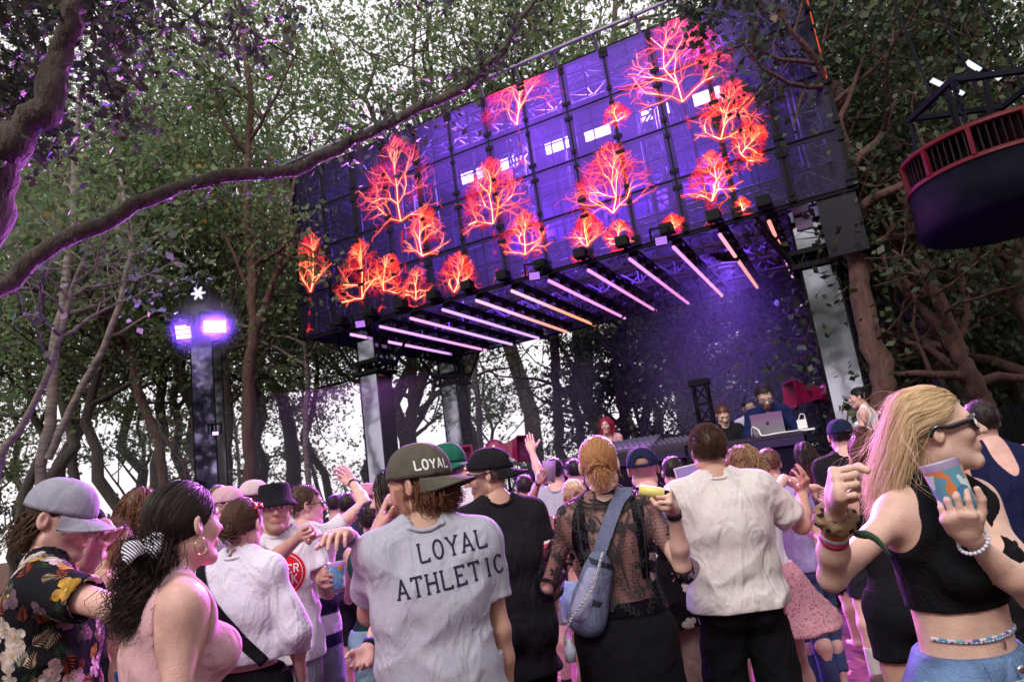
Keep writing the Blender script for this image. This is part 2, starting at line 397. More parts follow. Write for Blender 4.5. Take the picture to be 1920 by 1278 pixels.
custom_tree('oak_tree', 'oak with low boughs between the laptop man and the right pillar', [(1500, 790), (1485, 730), (1470, 680), (1490, 620), (1480, 560)], 15.0, BARK, .15, .06, seed=16, leafn=10000, start=.15, length=3.4, lm=LEAFD)
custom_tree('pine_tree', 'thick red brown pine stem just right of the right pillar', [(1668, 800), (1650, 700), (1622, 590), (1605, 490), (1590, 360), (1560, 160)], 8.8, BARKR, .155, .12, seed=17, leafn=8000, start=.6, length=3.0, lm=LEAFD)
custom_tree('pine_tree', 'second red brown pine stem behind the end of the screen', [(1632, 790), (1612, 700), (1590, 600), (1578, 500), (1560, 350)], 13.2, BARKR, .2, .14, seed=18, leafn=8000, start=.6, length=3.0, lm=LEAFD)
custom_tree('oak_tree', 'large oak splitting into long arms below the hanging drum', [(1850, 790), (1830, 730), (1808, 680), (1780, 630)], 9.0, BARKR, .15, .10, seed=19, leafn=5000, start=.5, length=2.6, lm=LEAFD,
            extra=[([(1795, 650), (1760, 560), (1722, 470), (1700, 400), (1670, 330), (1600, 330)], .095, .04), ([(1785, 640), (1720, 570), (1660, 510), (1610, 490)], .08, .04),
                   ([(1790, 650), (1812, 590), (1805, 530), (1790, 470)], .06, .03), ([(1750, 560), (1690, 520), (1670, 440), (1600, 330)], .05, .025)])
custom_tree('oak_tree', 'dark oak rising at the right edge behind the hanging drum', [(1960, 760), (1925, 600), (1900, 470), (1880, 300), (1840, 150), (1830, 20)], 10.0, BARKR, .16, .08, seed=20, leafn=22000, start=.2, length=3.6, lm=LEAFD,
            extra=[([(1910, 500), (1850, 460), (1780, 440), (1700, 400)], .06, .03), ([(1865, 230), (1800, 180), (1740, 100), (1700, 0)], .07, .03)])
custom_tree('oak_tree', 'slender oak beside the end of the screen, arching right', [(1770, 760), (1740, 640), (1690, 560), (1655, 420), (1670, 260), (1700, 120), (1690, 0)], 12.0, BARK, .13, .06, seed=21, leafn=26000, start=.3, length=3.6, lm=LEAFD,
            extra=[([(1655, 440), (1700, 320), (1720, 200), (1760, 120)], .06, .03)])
custom_tree('pine_tree', 'thin orange brown stem between the right pillar and the hanging drum', [(1690, 760), (1680, 680), (1672, 560), (1660, 430)], 13.0, BARKR, .06, .04, seed=22, leafn=0, nk=(2, 2), length=1.0, start=.6)

# the rest of the wood: alike trees, row behind row
row = [('t0', 'oak_tree'), ('t1', 'oak_tree'), ('b', 'birch_tree')]
spots = []
def lat(px, Y): return W(px, 800, Y)[0]
for Y, pxs, sc_ in ((16, (60, 380), 1.0), (20, (-60, 130, 330, 1330), 1.05), (24, (240, 520, 1260, 1450), 1.1),
                    (29, (20, 430, 1190, 1560), 1.15), (14, (1560, 1760, 1890, 2050), 1.0), (18, (1640, 1830, 1990, 1480), 1.1)):
    for px in pxs: spots.append((lat(px, Y) + frng.normal() * .4, Y + frng.normal() * .6, sc_ * frng.uniform(.88, 1.12), px))
for i, (x, y, s, px) in enumerate(spots):
    k, nm = row[(i * 7) % 3 if px < 900 else (i % 2)]
    put_tree(k, x, y, s, frng.uniform(0, 6.3), {'oak_tree': 'green oak standing in the wood behind the clearing', 'birch_tree': 'slender pale birch among the oaks behind the clearing'}[nm], nm, {'oak_tree': 'oaks of the wood', 'birch_tree': 'birches of the wood'}[nm])
for i in range(4):           # thin oaks leafy from low down, sky between them
    px = -60 + i * 330 + frng.normal() * 25; Y = 19 + (i * 5 % 4) * 3.2 + frng.normal()
    put_tree('m0' if i % 2 else 'm1', lat(px, Y), Y, frng.uniform(.8, 1.1), frng.uniform(0, 6.3), 'thin young oak with leaves from low down in the wood', 'young_oak', 'young oaks at the edge of the wood')
for i in range(20):           # dark understory that closes the wood behind and right of the stage
    px = 1190 + i * 47 + frng.normal() * 25; Y = 16.5 + (i * 5 % 4) * 2.2 + frng.normal() - (2 if px > 1500 else 0)
    put_tree(('u0' if i % 2 else 'u1') if px > 1580 or i % 5 == 0 else ('m0' if i % 2 else 'm1'), lat(px, Y), Y + (0 if px > 1580 else 2.5), frng.uniform(.75, 1.1), frng.uniform(0, 6.3), 'leafy young tree closing the wood behind the stage', 'young_tree', 'young trees of the understory')
for i in range(2):
    px = 350 + i * 380 + frng.normal() * 30; Y = 26 + (i % 3) * 3
    put_tree('u0' if i % 2 else 'u1', lat(px, Y), Y, frng.uniform(.5, .8), frng.uniform(0, 6.3), 'low leafy bush far behind the crowd', 'young_tree', 'bushes far behind the crowd')

ring = [(-7, -14.5, 'p0'), (-5, -15, 'p1'), (-9.5, -13.5, 'p1'), (-16, 6, 'p0'), (-14, 11, 'u1'), (-14, 3, 'u0'), (-15, -8, 't0'), (-6, -17, 't1'), (3, -12.5, 't1'), (7, -10, 'p0'), (11, -7, 't1'), (-13, -2, 't0'), (-12, 4, 'p1'), (14, -1, 'p0'), (12, 4, 't1'), (-11, -15, 'p0'), (0, -16, 'p1'), (-9, 0, 'u0'), (-12, -5, 'u1'), (10, -3, 'u0'), (5, -11, 'u1'), (-4, -14, 'u0'), (0, -12, 'u1'), (9, -9, 'u0'), (12, 1, 'u1'), (-9, -11, 'u0')]
for i, (x, y, k) in enumerate(ring):
    put_tree(k, x, y, 1.0 + .1 * (i % 3), i * 1.7, 'tree of the wood on the far side of the clearing, behind the camera', 'oak_tree', 'trees around the clearing')
for i, (px, Y) in enumerate(((190, 13.5), (300, 16.0), (470, 15.5), (590, 19), (700, 21), (60, 17))):
    put_tree('p%d' % (i % 2), lat(px, Y), Y, (.92, 1.05, 1.0, .85, 1.1, 1.0)[i], i * 2.1, ('broad pale green oak crown seen above the long limb, left part', 'tall green oak crown above the light tower', 'tall green oak crown right of the forked brown oak', 'green oak crown at the left corner of the screen', 'green oak rising behind the left end of the screen', 'green oak beyond the birches at far left')[i], 'oak_tree')
for i, (px, Y, hz) in enumerate(((530, 20, 1.3), (770, 23, 1.55), (880, 26, 1.8), (1000, 24, 1.75), (1130, 26, 1.95), (1280, 24, 1.9), (400, 21, 1.35), (110, 20, 1.25))):
    put_tree('t0' if i % 2 else 't2', lat(px, Y), Y, hz, i * 2.4, ('third', 'fourth', 'fifth', 'sixth', 'seventh', 'last', 'second', 'first')[i] + ' from the left of the eight tall oaks topping the wood', 'oak_tree', 'tall oaks behind the stage')
# the near oak whose limbs hang over the crowd, its trunk outside the picture
def near_oak():
    rng = np.random.default_rng(5)
    root = thing('oak_tree', 'near oak at the left edge with two crooked limbs reaching over the crowd', 'tree', (-5.2, 3.6, 0))
    tr = spline([(-5.2, 3.6, -.3), (-5.1, 3.65, 2), (-4.9, 3.8, 3.2), (-4.6, 4.3, 4.4), (-5, 4.6, 7.5)], 16)
    A = [W(-260, 560, 4.3), W(-60, 470, 4.2), W(-5, 350, 4.1), W(30, 262, 4.0), W(85, 195, 3.9), W(112, 110, 3.9), W(140, 20, 3.8), W(165, -80, 3.9), W(240, -200, 4.0)]
    Bm = [W(-330, 640, 4.6), W(-120, 600, 4.8), W(0, 540, 5.0), (W(95, 462, 5.1)), W(200, 418, 5.2), W(330, 352, 5.3), W(430, 330, 5.4), W(545, 318, 5.5), W(640, 275, 5.6), W(760, 215, 5.7), W(870, 165, 5.9), W(940, 95, 6.0), W(985, 25, 6.1), W(1040, -60, 6.2)]
    PA = spline(A, 44); PB = spline(Bm, 60)
    for Q, am in ((PA, .015), (PB, .012)): Q[1:-1] += rng.normal(size=(len(Q) - 2, 3)) * am
    RA = np.interp(np.linspace(0, 1, 44), [0, .3, .42, .6, 1], [.14, .115, .10, .075, .05]) * (1 + .05 * rng.normal(size=44))
    RB = np.interp(np.linspace(0, 1, 60), [0, .3, .6, .8, 1], [.085, .062, .05, .04, .02]) * (1 + .06 * rng.normal(size=60))
    V, Fc = tubes([(tr, np.linspace(.3, .2, 16))], (16, 8, 5)); piece('trunk', V, Fc, BARK, root, True)
    stub = spline([PA[19], PA[19] + (.04, 0, .08), W(48, 205, 3.9)], 6)
    RA = RA * (1 + .05 * rng.normal(size=44)); V, Fc = tubes([(PA, RA), (stub, np.linspace(.05, .03, 6))], (16, 8, 5)); piece('limb', V, Fc, BARK, root, True)
    V, Fc = tubes([(PB, RB)], (14, 12, 5)); piece('limb', V, Fc, BARK, root, True)
    tw = []; C = []
    def twig(p, d, L, n=3, r=.012, leaf=40, g=.04):
        Q = [np.array(p)]; d = unit(d)
        for j in range(7):
            d = unit(d + rng.normal(size=3) * .25 - np.array([0, 0, g])); Q.append(Q[-1] + d * L / 7)
        Q = np.array(Q); tw.append((Q, np.linspace(r, r * .35, 8)))
        C.append(Q[rng.integers(2, 8, leaf)] + rng.normal(size=(leaf, 3)) * .10)
        if n:
            for _ in range(n): twig(Q[rng.integers(2, 7)], d + rng.normal(size=3) * .9, L * .55, n - 2, r * .6, leaf, g)
    # long limb: sprays along its upper side and its tip; few elsewhere
    for i in range(6, 60):
        if i < 30 and rng.random() < .75: continue
        twig(PB[i], rng.normal(size=3) * [.7, .6, .4] + [0, 0, .35 if rng.random() < .75 else -.4], rng.uniform(.15, .4), 1 if i > 34 else 0, .008, 9 if i > 34 else 6)
    # upper limb: dark clumps left and right of it
    for (x, y, Y, L, n) in ((165, 40, 4.0, .8, 2), (60, 120, 4.4, .9, 3), (20, 80, 4.4, .9, 3), (10, 190, 4.3, .6, 2), (70, 30, 4.2, .8, 3), (230, 0, 4.5, .8, 2), (300, -40, 4.8, .8, 2),
                            (190, 130, 4.2, .5, 1), (430, -40, 4.6, .8, 2), (30, 20, 4.6, .9, 3), (100, -10, 4.2, .8, 3), (220, 90, 4.4, .5, 1), (700, -50, 5.5, .8, 2), (560, -30, 5, .6, 1), (80, 190, 4.5, .4, 1)):
        p = W(x, y, Y)
        for _ in range(2): twig(p, rng.normal(size=3) + [0, 0, -.1], L, n, .012, 26)
    for q in ([W(440, -60, 4.8), W(452, 40, 4.8), W(445, 90, 4.8), W(452, 150, 4.8)], [W(445, 50, 4.8), W(415, 110, 4.8)], [W(445, 45, 4.8), W(520, 90, 4.9), W(580, 120, 5)],
              [W(172, -40, 4), W(172, 40, 4), W(180, 75, 4), W(170, 110, 4)], [W(150, 20, 4.1), W(215, 80, 4.2), W(240, 60, 4.3)]):
        tw.append((spline(q, 12), np.linspace(.014, .006, 12)))
    V, Fc = tubes(tw, (6, 5, 4)); o = piece('twigs', V, Fc, BARK, root, True); o['kind'] = 'stuff'
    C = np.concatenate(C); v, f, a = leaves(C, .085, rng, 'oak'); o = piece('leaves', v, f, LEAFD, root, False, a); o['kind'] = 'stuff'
near_oak()
# leafy bough of a neighbouring tree hanging before the top of the screen
def bough():
    rng = np.random.default_rng(9); p0 = W(1370, -120, 6.5); root = thing('oak_bough', 'dark leafy bough drooping in front of the top of the screen', 'branch', tuple(p0))
    tw = []; C = []
    for (x, y) in ((1300, 30), (1350, 45), (1310, 75), (1380, 10), (1260, -20)):
        Q = spline([p0, (p0 + W(x, y, 6.4)) / 2 + rng.normal(size=3) * .1, W(x, y, 6.4)], 9); tw.append((Q, np.linspace(.02, .006, 9)))
        C.append(Q[rng.integers(3, 9, 90)] + rng.normal(size=(90, 3)) * [.16, .16, .11])
    V, Fc = tubes(tw, (6, 5, 4)); piece('limb', V, Fc, BARK, root, True)
    v, f, a = leaves(np.concatenate(C), .10, rng, 'oak'); o = piece('leaves', v, f, LEAFD, root, False, a); o['kind'] = 'stuff'
bough()
# ------------------------------------------------------------------ stage canopy with its see-through screen
SO = np.array([-3.895, 12.541, 0]); SD = np.array([.9018, -.4321, 0]); SN = np.array([.4321, .9018, 0]); UP = np.array([0, 0, 1.])
SW, SDp, ZB, ZT = 9.5, 4.6, 4.7, 8.02
def S(u, v, z): return SO + SD * u + SN * v + UP * z
def onscreen(x, y):
    """(u, z) where the sight line meets the front of the screen"""
    v = ray(x, y); t = ((SO - CAM) @ SN) / (v @ SN); p = CAM + v * t; return (p - SO) @ SD, p[2]
BLK = mat('black_metal', (.006, .006, .008), .6, spec=.1, var=.2)
BLKM = mat('black_matte', (.008, .008, .01), .9, spec=.15, var=.3, bump=.2)
STEEL = mat('steel_tube', (.22, .22, .26), .4, metal=.7, var=.15, vscale=12)
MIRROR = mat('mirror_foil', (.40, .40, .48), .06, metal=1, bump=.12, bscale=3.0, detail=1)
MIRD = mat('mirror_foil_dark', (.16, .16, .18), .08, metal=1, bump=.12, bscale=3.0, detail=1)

def pane_mat(name, tint, opac, glow=None, gs=0, strip=0):
    m = bpy.data.materials.new(name); m.use_nodes = True; n = m.node_tree.nodes; l = m.node_tree.links; b = n['Principled BSDF']
    b.inputs['Base Color'].default_value = (.006, .004, .012, 1); b.inputs['Roughness'].default_value = .5; b.inputs['Specular IOR Level'].default_value = .25
    if glow: b.inputs['Emission Color'].default_value = glow + (1,); b.inputs['Emission Strength'].default_value = gs
    t = n.new('ShaderNodeBsdfTransparent'); t.inputs[0].default_value = tint + (1,); ms = n.new('ShaderNodeMixShader')
    l.new(t.outputs[0], ms.inputs[1]); l.new(b.outputs[0], ms.inputs[2]); l.new(ms.outputs[0], n['Material Output'].inputs[0])
    tc = n.new('ShaderNodeTexCoord'); w = n.new('ShaderNodeTexWave'); w.wave_type = 'BANDS'; w.bands_direction = 'Z' if strip != 2 else 'X'; w.inputs['Scale'].default_value = 26 if strip != 2 else 14
    w.inputs['Distortion'].default_value = .3
    l.new(tc.outputs['Object'], w.inputs[0]); r = n.new('ShaderNodeMapRange'); r.inputs[3].default_value = opac - .14; r.inputs[4].default_value = opac + .14
    l.new(w.outputs['Fac'], r.inputs[0]); l.new(r.outputs[0], ms.inputs[0])
    if glow:      # violet light of the box painted into the panes: cloudy, brightest upper middle
        no = n.new('ShaderNodeTexNoise'); no.inputs['Scale'].default_value = .45; no.inputs['Detail'].default_value = 3; g = n.new('ShaderNodeNewGeometry'); l.new(g.outputs['Position'], no.inputs['Vector'])
        sb_ = n.new('ShaderNodeVectorMath'); sb_.operation = 'DISTANCE'; sb_.inputs[1].default_value = tuple(S(5.6, 0, 7.35)); l.new(g.outputs['Position'], sb_.inputs[0])
        q = n.new('ShaderNodeMapRange'); q.inputs[1].default_value = 0; q.inputs[2].default_value = 4.4; q.inputs[3].default_value = gs * 3.2; q.inputs[4].default_value = gs * .10; q.interpolation_type = 'SMOOTHSTEP'; l.new(sb_.outputs['Value'], q.inputs[0])
        k = n.new('ShaderNodeMapRange'); k.inputs[1].default_value = .35; k.inputs[2].default_value = .65; k.inputs[3].default_value = .12; k.inputs[4].default_value = 1.9; l.new(no.outputs[0], k.inputs[0])
        mu = n.new('ShaderNodeMath'); mu.operation = 'MULTIPLY'; l.new(q.outputs[0], mu.inputs[0]); l.new(k.outputs[0], mu.inputs[1]); l.new(mu.outputs[0], b.inputs['Emission Strength'])
    return m
PANE = pane_mat('led_mesh_pane', (.88, .82, 1), .40, (.24, .06, .85), .16)
SIDEP = pane_mat('dark_mesh_pane', (.5, .5, .6), .72)
BACKP = bpy.data.materials.new('ribbed_translucent_panel'); BACKP.use_nodes = True
def _bp():
    n = BACKP.node_tree.nodes; l = BACKP.node_tree.links; b = n['Principled BSDF']; b.inputs['Roughness'].default_value = .5; b.inputs['Base Color'].default_value = (.16, .15, .22, 1)
    t = n.new('ShaderNodeBsdfTranslucent'); t.inputs[0].default_value = (.3, .28, .4, 1); tr = n.new('ShaderNodeBsdfTransparent'); tr.inputs[0].default_value = (.7, .7, .8, 1)
    a = n.new('ShaderNodeMixShader'); a.inputs[0].default_value = .4; c = n.new('ShaderNodeMixShader')
    tc = n.new('ShaderNodeTexCoord'); mp = n.new('ShaderNodeMapping'); mp.inputs['Scale'].default_value = (30, 30, .4); no = n.new('ShaderNodeTexNoise'); no.inputs['Scale'].default_value = 1.0
    l.new(tc.outputs['Object'], mp.inputs[0]); l.new(mp.outputs[0], no.inputs['Vector']); r = n.new('ShaderNodeMapRange'); r.inputs[1].default_value = .35; r.inputs[2].default_value = .65; r.inputs[3].default_value = .12; r.inputs[4].default_value = .45
    l.new(no.outputs[0], r.inputs[0]); l.new(r.outputs[0], c.inputs[0])
    l.new(b.outputs[0], a.inputs[1]); l.new(t.outputs[0], a.inputs[2]); l.new(a.outputs[0], c.inputs[1]); l.new(tr.outputs[0], c.inputs[2]); l.new(c.outputs[0], n['Material Output'].inputs[0])
_bp()

def truss(mb, a, b, w=.28, ch=.05, n=None, web=.022, up=UP):
    a = np.array(a, float); b = np.array(b, float); d = b - a; L = np.linalg.norm(d); d /= L; x = unit(np.cross(d, up) if abs(d @ up) < .95 else np.cross(d, SD)); y = np.cross(x, d)
    cs = [(x * i + y * j) * w / 2 for i, j in ((-1, -1), (1, -1), (1, 1), (-1, 1))]
    for c in cs: mb.tube([a + c, b + c], ch / 2, 6)
    n = n or max(2, int(L / w))
    for k in range(n):
        p = a + d * L * k / n; q = a + d * L * (k + 1) / n
        for i in range(4):
            c, e = cs[i], cs[(i + 1) % 4]
            if (k + i) % 2: mb.bar(p + c, q + e, web)
            else: mb.bar(p + e, q + c, web)
            mb.bar(p + c, p + e, web)

def canopy():
    root = thing('stage_canopy', 'big raised box of see-through LED screen showing burning red trees, over the stage', 'stage canopy', tuple(S(0, 0, 0)))
    NC, NR = 13, 4; cw = SW / NC; chh = (ZT - ZB) / NR
    V, Fc = MB(), None
    V.box((0, 0, 0), SD * (cw / 2 - .016), SN * .006, UP * (chh / 2 - .016)); vv, ff = V.get(); pm = mkmesh('screen_panel', vv, ff, PANE)
    for i in range(NC):
        for j in range(NR):
            add('screen_panel', pm, root, tuple(S((i + .5) * cw, 0, ZB + (j + .5) * chh) - S(0, 0, 0)))
    f = MB()
    for i in range(NC + 1):
        f.box(S(i * cw, .03, (ZB + ZT) / 2), SD * (.04 if i % 2 else .065), SN * .03, UP * (ZT - ZB) / 2)
    for i in range(NC): f.box(S((i + .5) * cw, .02, (ZB + ZT) / 2), SD * .009, SN * .01, UP * (ZT - ZB) / 2)
    for j in range(NR + 1): f.box(S(SW / 2, .042, ZB + j * chh), SD * (SW / 2 + .05), SN * .022, UP * (.042 if j not in (0, 4) else .035))
    for j in range(NR): f.box(S(SW / 2, .035, ZB + (j + .5) * chh), SD * SW / 2, SN * .008, UP * .009)
    for i in range(0, NC + 1):
        for j in range(NR + 1):
            for e in (-.13, .13): f.box(S(i * cw, -.004, min(max(ZB + j * chh + e, ZB + .05), ZT - .05)), SD * (.04 + .03 * ((i * 3 + j) % 2)), SN * .022, UP * .03)
    f.build('screen_frame', BLK, root)
    # cables sagging behind the panes
    c = MB()
    for k in range(16):
        u0 = frng.uniform(0, SW - 1); u1 = u0 + frng.uniform(.3, 1.6); z0 = ZB + frng.uniform(.3, 3.2); q = [S(u0 + (u1 - u0) * t, .12, z0 - .3 * math.sin(math.pi * t) * frng.uniform(.5, 1.2)) for t in np.linspace(0, 1, 7)]
        c.tube(q, .009, 4)
    c.build('cable', BLKM, root)
    # side walls (panels of their own), back wall, roof
    def wall(nm, m, p0, du, n_u, wu, z0, z1, n_z, nrm, fr=True):
        hz = (z1 - z0) / n_z; b = MB(); b.box((0, 0, 0), du * (wu / 2 - .012), nrm * .008, UP * (hz / 2 - .012)); vv, ff = b.get(); me = mkmesh(nm, vv, ff, m)
        for i in range(n_u):
            for j in range(n_z): add(nm, me, root, tuple(p0 + du * (i + .5) * wu + UP * (z0 + (j + .5) * hz) - S(0, 0, 0)))
        g = MB()
        for i in range(n_u + 1): g.box(p0 + du * i * wu + UP * (z0 + z1) / 2 + nrm * .03, du * .02, nrm * .02, UP * (z1 - z0) / 2)
        for j in range(n_z + 1): g.box(p0 + du * n_u * wu / 2 + UP * (z0 + j * hz) + nrm * .055, du * n_u * wu / 2, nrm * .015, UP * .02)
        g.build(nm.replace('panel', 'frame'), BLK, root)
    wall('side_panel', SIDEP, S(0, .05, 0), SN, 5, (SDp - .1) / 5, ZB, ZT, 4, SD)
    wall('side_panel', SIDEP, S(SW, .05, 0), SN, 5, (SDp - .1) / 5, ZB, ZT, 4, -SD)
    wall('back_panel', BACKP, S(0, SDp, 0), SD, 13, SW / 13, ZB + .0, ZT, 4, -SN)
    r = MB()
    # steel trusses
    t = MB()
    for v in (.35, 1.6, 2.9, 4.2): truss(t, S(.15, v, ZB + .32), S(SW - .15, v, ZB + .32), .30, .05, 26)
    t.build('floor_truss', STEEL, root)
    t = MB()
    for v in (.35, 4.2): truss(t, S(.15, v, ZT - .25), S(SW - .15, v, ZT - .25), .30, .05, 26)
    for u in (.3, 2.5, 4.75, 7, 9.2):
        truss(t, S(u, .5, ZT - .25), S(u, 4.1, ZT - .25), .26, .045, 12)
        for v in (.35, 4.2): truss(t, S(u, v, ZB + .5), S(u, v, ZT - .45), .26, .045, 9)
    t.build('upper_truss', STEEL, root)
    t = MB()
    for i in range(11):
        for v in (.2, 2.2): t.tube([S(.6 + i * .84, v, ZB + .55), S(.6 + i * .84, v, ZT - .5)], .022, 6)
    for z in (ZB + .9, ZB + 1.7, ZB + 2.5): t.tube([S(.1, 2.3, z), S(SW - .1, 2.3, z)], .025, 6)
    t.build('scaffold_tube', STEEL, root)
    t = MB(); t.tube([S(-.2, -.15, ZT + .22), S(SW + .1, -.15, ZT + .22)], .03, 8)
    for i in range(14): t.bar(S(.2 + i * .7, -.15, ZT + .24), S(.2 + i * .7, .05, ZT - .05), .05, .04)
    t.build('top_rail', STEEL, root)
    t = MB(); t.box(S(SW / 2, SDp / 2, ZT + .02), SD * SW / 2, SN * (SDp / 2 - .07), UP * .015); t.build('roof', mat('dark_roof', (.03, .03, .035), .6), root)
    # right end bracket hanging below the screen, thin braces
    t = MB()
    for v in (.05, 1.9): t.tube([S(SW - .1, v, ZB), S(SW - .35, v + .3, ZB - .55)], .03, 6)
    t.tube([S(SW - .9, 1.5, ZB - .05), S(SW + .25, 1.5, ZB + .05)], .045, 8); t.build('bracket', STEEL, root)
    t = MB()
    for e in (0, 2.9):
        t.box(S(SW + .04, SDp / 2 , ZB + e * 0 + .01), SD * .02, SN * SDp / 2, UP * .05)
    t.build('edge_rail', BLK, root)
    t = MB(); t.box(S(SW - .22, .06, ZB - .42), SD * .24, SN * .012, UP * .42); t.build('drop_panel', SIDEP, root)
    t = MB(); t.box(S(SW - .0, 1.5, ZB - .42), SD * .012, SN * 1.4, UP * .42); t.build('drop_panel', BLKM, root)
    for i in range(4): t = MB(); t.box(S(SW - .25 + .02 * i, .3 + .5 * i, ZB - .3 - .1 * (i % 2)), SD * .08, SN * .07, UP * .12); t.build('rigging_box', BLK, root)
    e = MB(); e.box(S(SW + .012, -.012, (ZB + ZT) / 2 + .6), SD * .008, SN * .006, UP * .75); e.build('red_edge_light', emat('red_edge', (1, .12, .05), .7), root)
    return root
CANOPY = canopy()

# burning trees shown on the screen (flat print of light, laid on the panes)
def screen_trees():
    rng = np.random.default_rng(21); segs = []      # (p0, p1, w0, w1, level 0..1 heat)
    spec = [(580, 616, 583, 548, 580, 432, 62), (684, 603, 680, 560, 675, 452, 92), (716, 575, 720, 545, 737, 478, 72), (768, 572, 752, 415, 742, 262, 150), (790, 505, 792, 480, 797, 385, 78), (780, 574, 780, 562, 782, 500, 56), (852, 560, 852, 548, 862, 474, 88),
            (932, 516, 925, 420, 918, 300, 132), (990, 512, 985, 478, 985, 395, 80), (978, 300, 970, 235, 962, 112, 175), (1150, 470, 1150, 400, 1140, 272, 160), (1100, 478, 1102, 462, 1100, 398, 74), (1162, 470, 1160, 458, 1160, 412, 58), (1262, 438, 1262, 434, 1262, 402, 58),
            (1335, 408, 1280, 192, 1252, 28, 190), (1352, 290, 1352, 262, 1378, 152, 130), (1372, 320, 1390, 290, 1430, 238, 90), (1338, 412, 1335, 378, 1332, 285, 92), (1395, 402, 1394, 395, 1390, 370, 36), (1085, 488, 1086, 486, 1088, 470, 46), (1160, 232, 1158, 228, 1150, 195, 60)]
    for bx, by, fx, fy, tx, ty, wd_ in spec:
        wd_ *= 1.06; tx += (tx - fx) * .06; ty += (ty - fy) * .06
        b = np.array(onscreen(bx, by)); f0 = np.array(onscreen(fx, fy)); t = np.array(onscreen(tx, ty)); half = np.linalg.norm(np.array(onscreen(fx + wd_ / 2, fy)) - f0)
        Hh = np.linalg.norm(t - f0); ax = (t - f0) / Hh; sx = np.array([ax[1], -ax[0]])
        # trunk: dark, with sparks
        n = 8; q = b
        for k in range(n):
            r_ = b + (f0 - b) * (k + 1) / n + rng.normal(size=2) * .008; segs.append((q, r_, .022, .02, -1 if k % 3 else .25)); q = r_
        for _ in range(5): segs.append((b, b + np.array([rng.uniform(-.14, .14), -rng.uniform(.02, .12)]), .012, .003, .5))
        def rec(p, ang, L, w, lev, md):
            m = 3; q = p; a = ang
            for k in range(m):
                a += rng.normal() * .34; dv = (ax * math.cos(a) + sx * math.sin(a) * 1.15) * L / m; r_ = q + dv
                lim = (r_ - f0) @ sx
                rr = (r_ - f0) @ ax / Hh; edge = half * (math.sin(max(.05, min(1, (max(rr, 0)) ** .7 * .8 + .2)) * math.pi) ** .8) * rng.uniform(.5, 1.3)
                if abs(lim) > edge * 1.25: return
                segs.append((q, r_, w * (1 - .25 * k / m), w * (1 - .25 * (k + 1) / m), max(0, 1 - lev / md) * rng.uniform(.8, 1.15))); q = r_
                if lev < md and (k > 0 or lev == 0):
                    for s in (-1, 1):
                        if rng.random() < (.95 if lev > 2 else .8): rec(q, a + s * rng.uniform(.3, .85), L * rng.uniform(.55, .8), w * .62, lev + 1, md)
        md = 6 if wd_ > 60 else 5
        stem = f0
        for j in range(4):
            for s in ((-1.0, 1.0), (-.75, .8), (-.6, .55), (-.3, .1, .4))[j]: rec(stem, s + rng.normal() * .15, Hh * (.36, .34, .28, .26)[j], (.026 if wd_ > 60 else .018) * (1 - .15 * j), 0, md)
            nx = stem + ax * Hh * .2 + sx * rng.normal() * .04 * Hh; segs.append((stem, nx, .034 - .006 * j, .028 - .006 * j, 1.05)); stem = nx
    print('segs', len(segs))
    def ribbon(sel, w_mul, off):
        V = []; A = []; k = 0
        for p, q, w0, w1, h in sel:
            d = q - p; L = np.linalg.norm(d)
            if L < 1e-4: continue
            s = np.array([-d[1], d[0]]) / L
            for pt, w in ((p, w0), (q, w1)):
                for sg in (-1, 1):
                    c = pt + s * w * w_mul * sg / 2; z = c[1]; u_ = min(max(c[0], .01), SW - .01); z = min(max(z, ZB + .01), ZT - .01); V.append(S(u_, off, z))
                    c_ = np.array([2.8, 1.8 * h ** 3 + .02, .05 + .55 * h ** 5]) * (0.2 + .8 * h) if h >= 0 else np.array([.10, .02, .05])
                    if off < -.012: c_ = np.array([.95, .03, .05]) * max(h, .3)
                    else:
                        top = (z - ZB) / (ZT - ZB); c_ = c_ + np.array([.1, .03, .55]) * max(0, top - .45) * (h >= 0)
                    A.append((*c_, 1))
        V = np.array(V); n = len(V) // 4; b = np.arange(n)[:, None] * 4
        return V, b + np.array([[0, 1, 3, 2]]), np.array(A)
    m = bpy.data.materials.new('screen_fire'); m.use_nodes = True; n = m.node_tree.nodes; n.clear(); l = m.node_tree.links
    a = n.new('ShaderNodeAttribute'); a.attribute_name = 'Col'; e = n.new('ShaderNodeEmission'); o = n.new('ShaderNodeOutputMaterial'); l.new(a.outputs['Color'], e.inputs[0]); e.inputs[1].default_value = 1.0; l.new(e.outputs[0], o.inputs[0])
    m2 = bpy.data.materials.new('screen_glow'); m2.use_nodes = True; n = m2.node_tree.nodes; n.clear(); l = m2.node_tree.links
    a = n.new('ShaderNodeAttribute'); a.attribute_name = 'Col'; e = n.new('ShaderNodeEmission'); o = n.new('ShaderNodeOutputMaterial'); l.new(a.outputs['Color'], e.inputs[0]); e.inputs[1].default_value = .42
    t = n.new('ShaderNodeBsdfTransparent'); t.inputs[0].default_value = (.93, .93, .93, 1); ad = n.new('ShaderNodeAddShader'); l.new(e.outputs[0], ad.inputs[0]); l.new(t.outputs[0], ad.inputs[1]); l.new(ad.outputs[0], o.inputs[0])
    V, Fc, A = ribbon(segs, .46, -.010); ob = piece('screen_image', V, Fc, m, CANOPY, False, A); ob['kind'] = 'stuff'
    big = [s for s in segs if s[4] > .22]
    V, Fc, A = ribbon(big, 4.2, -.016); ob = piece('screen_glow', V, Fc, m2, CANOPY, False, A); ob['kind'] = 'stuff'
screen_trees()

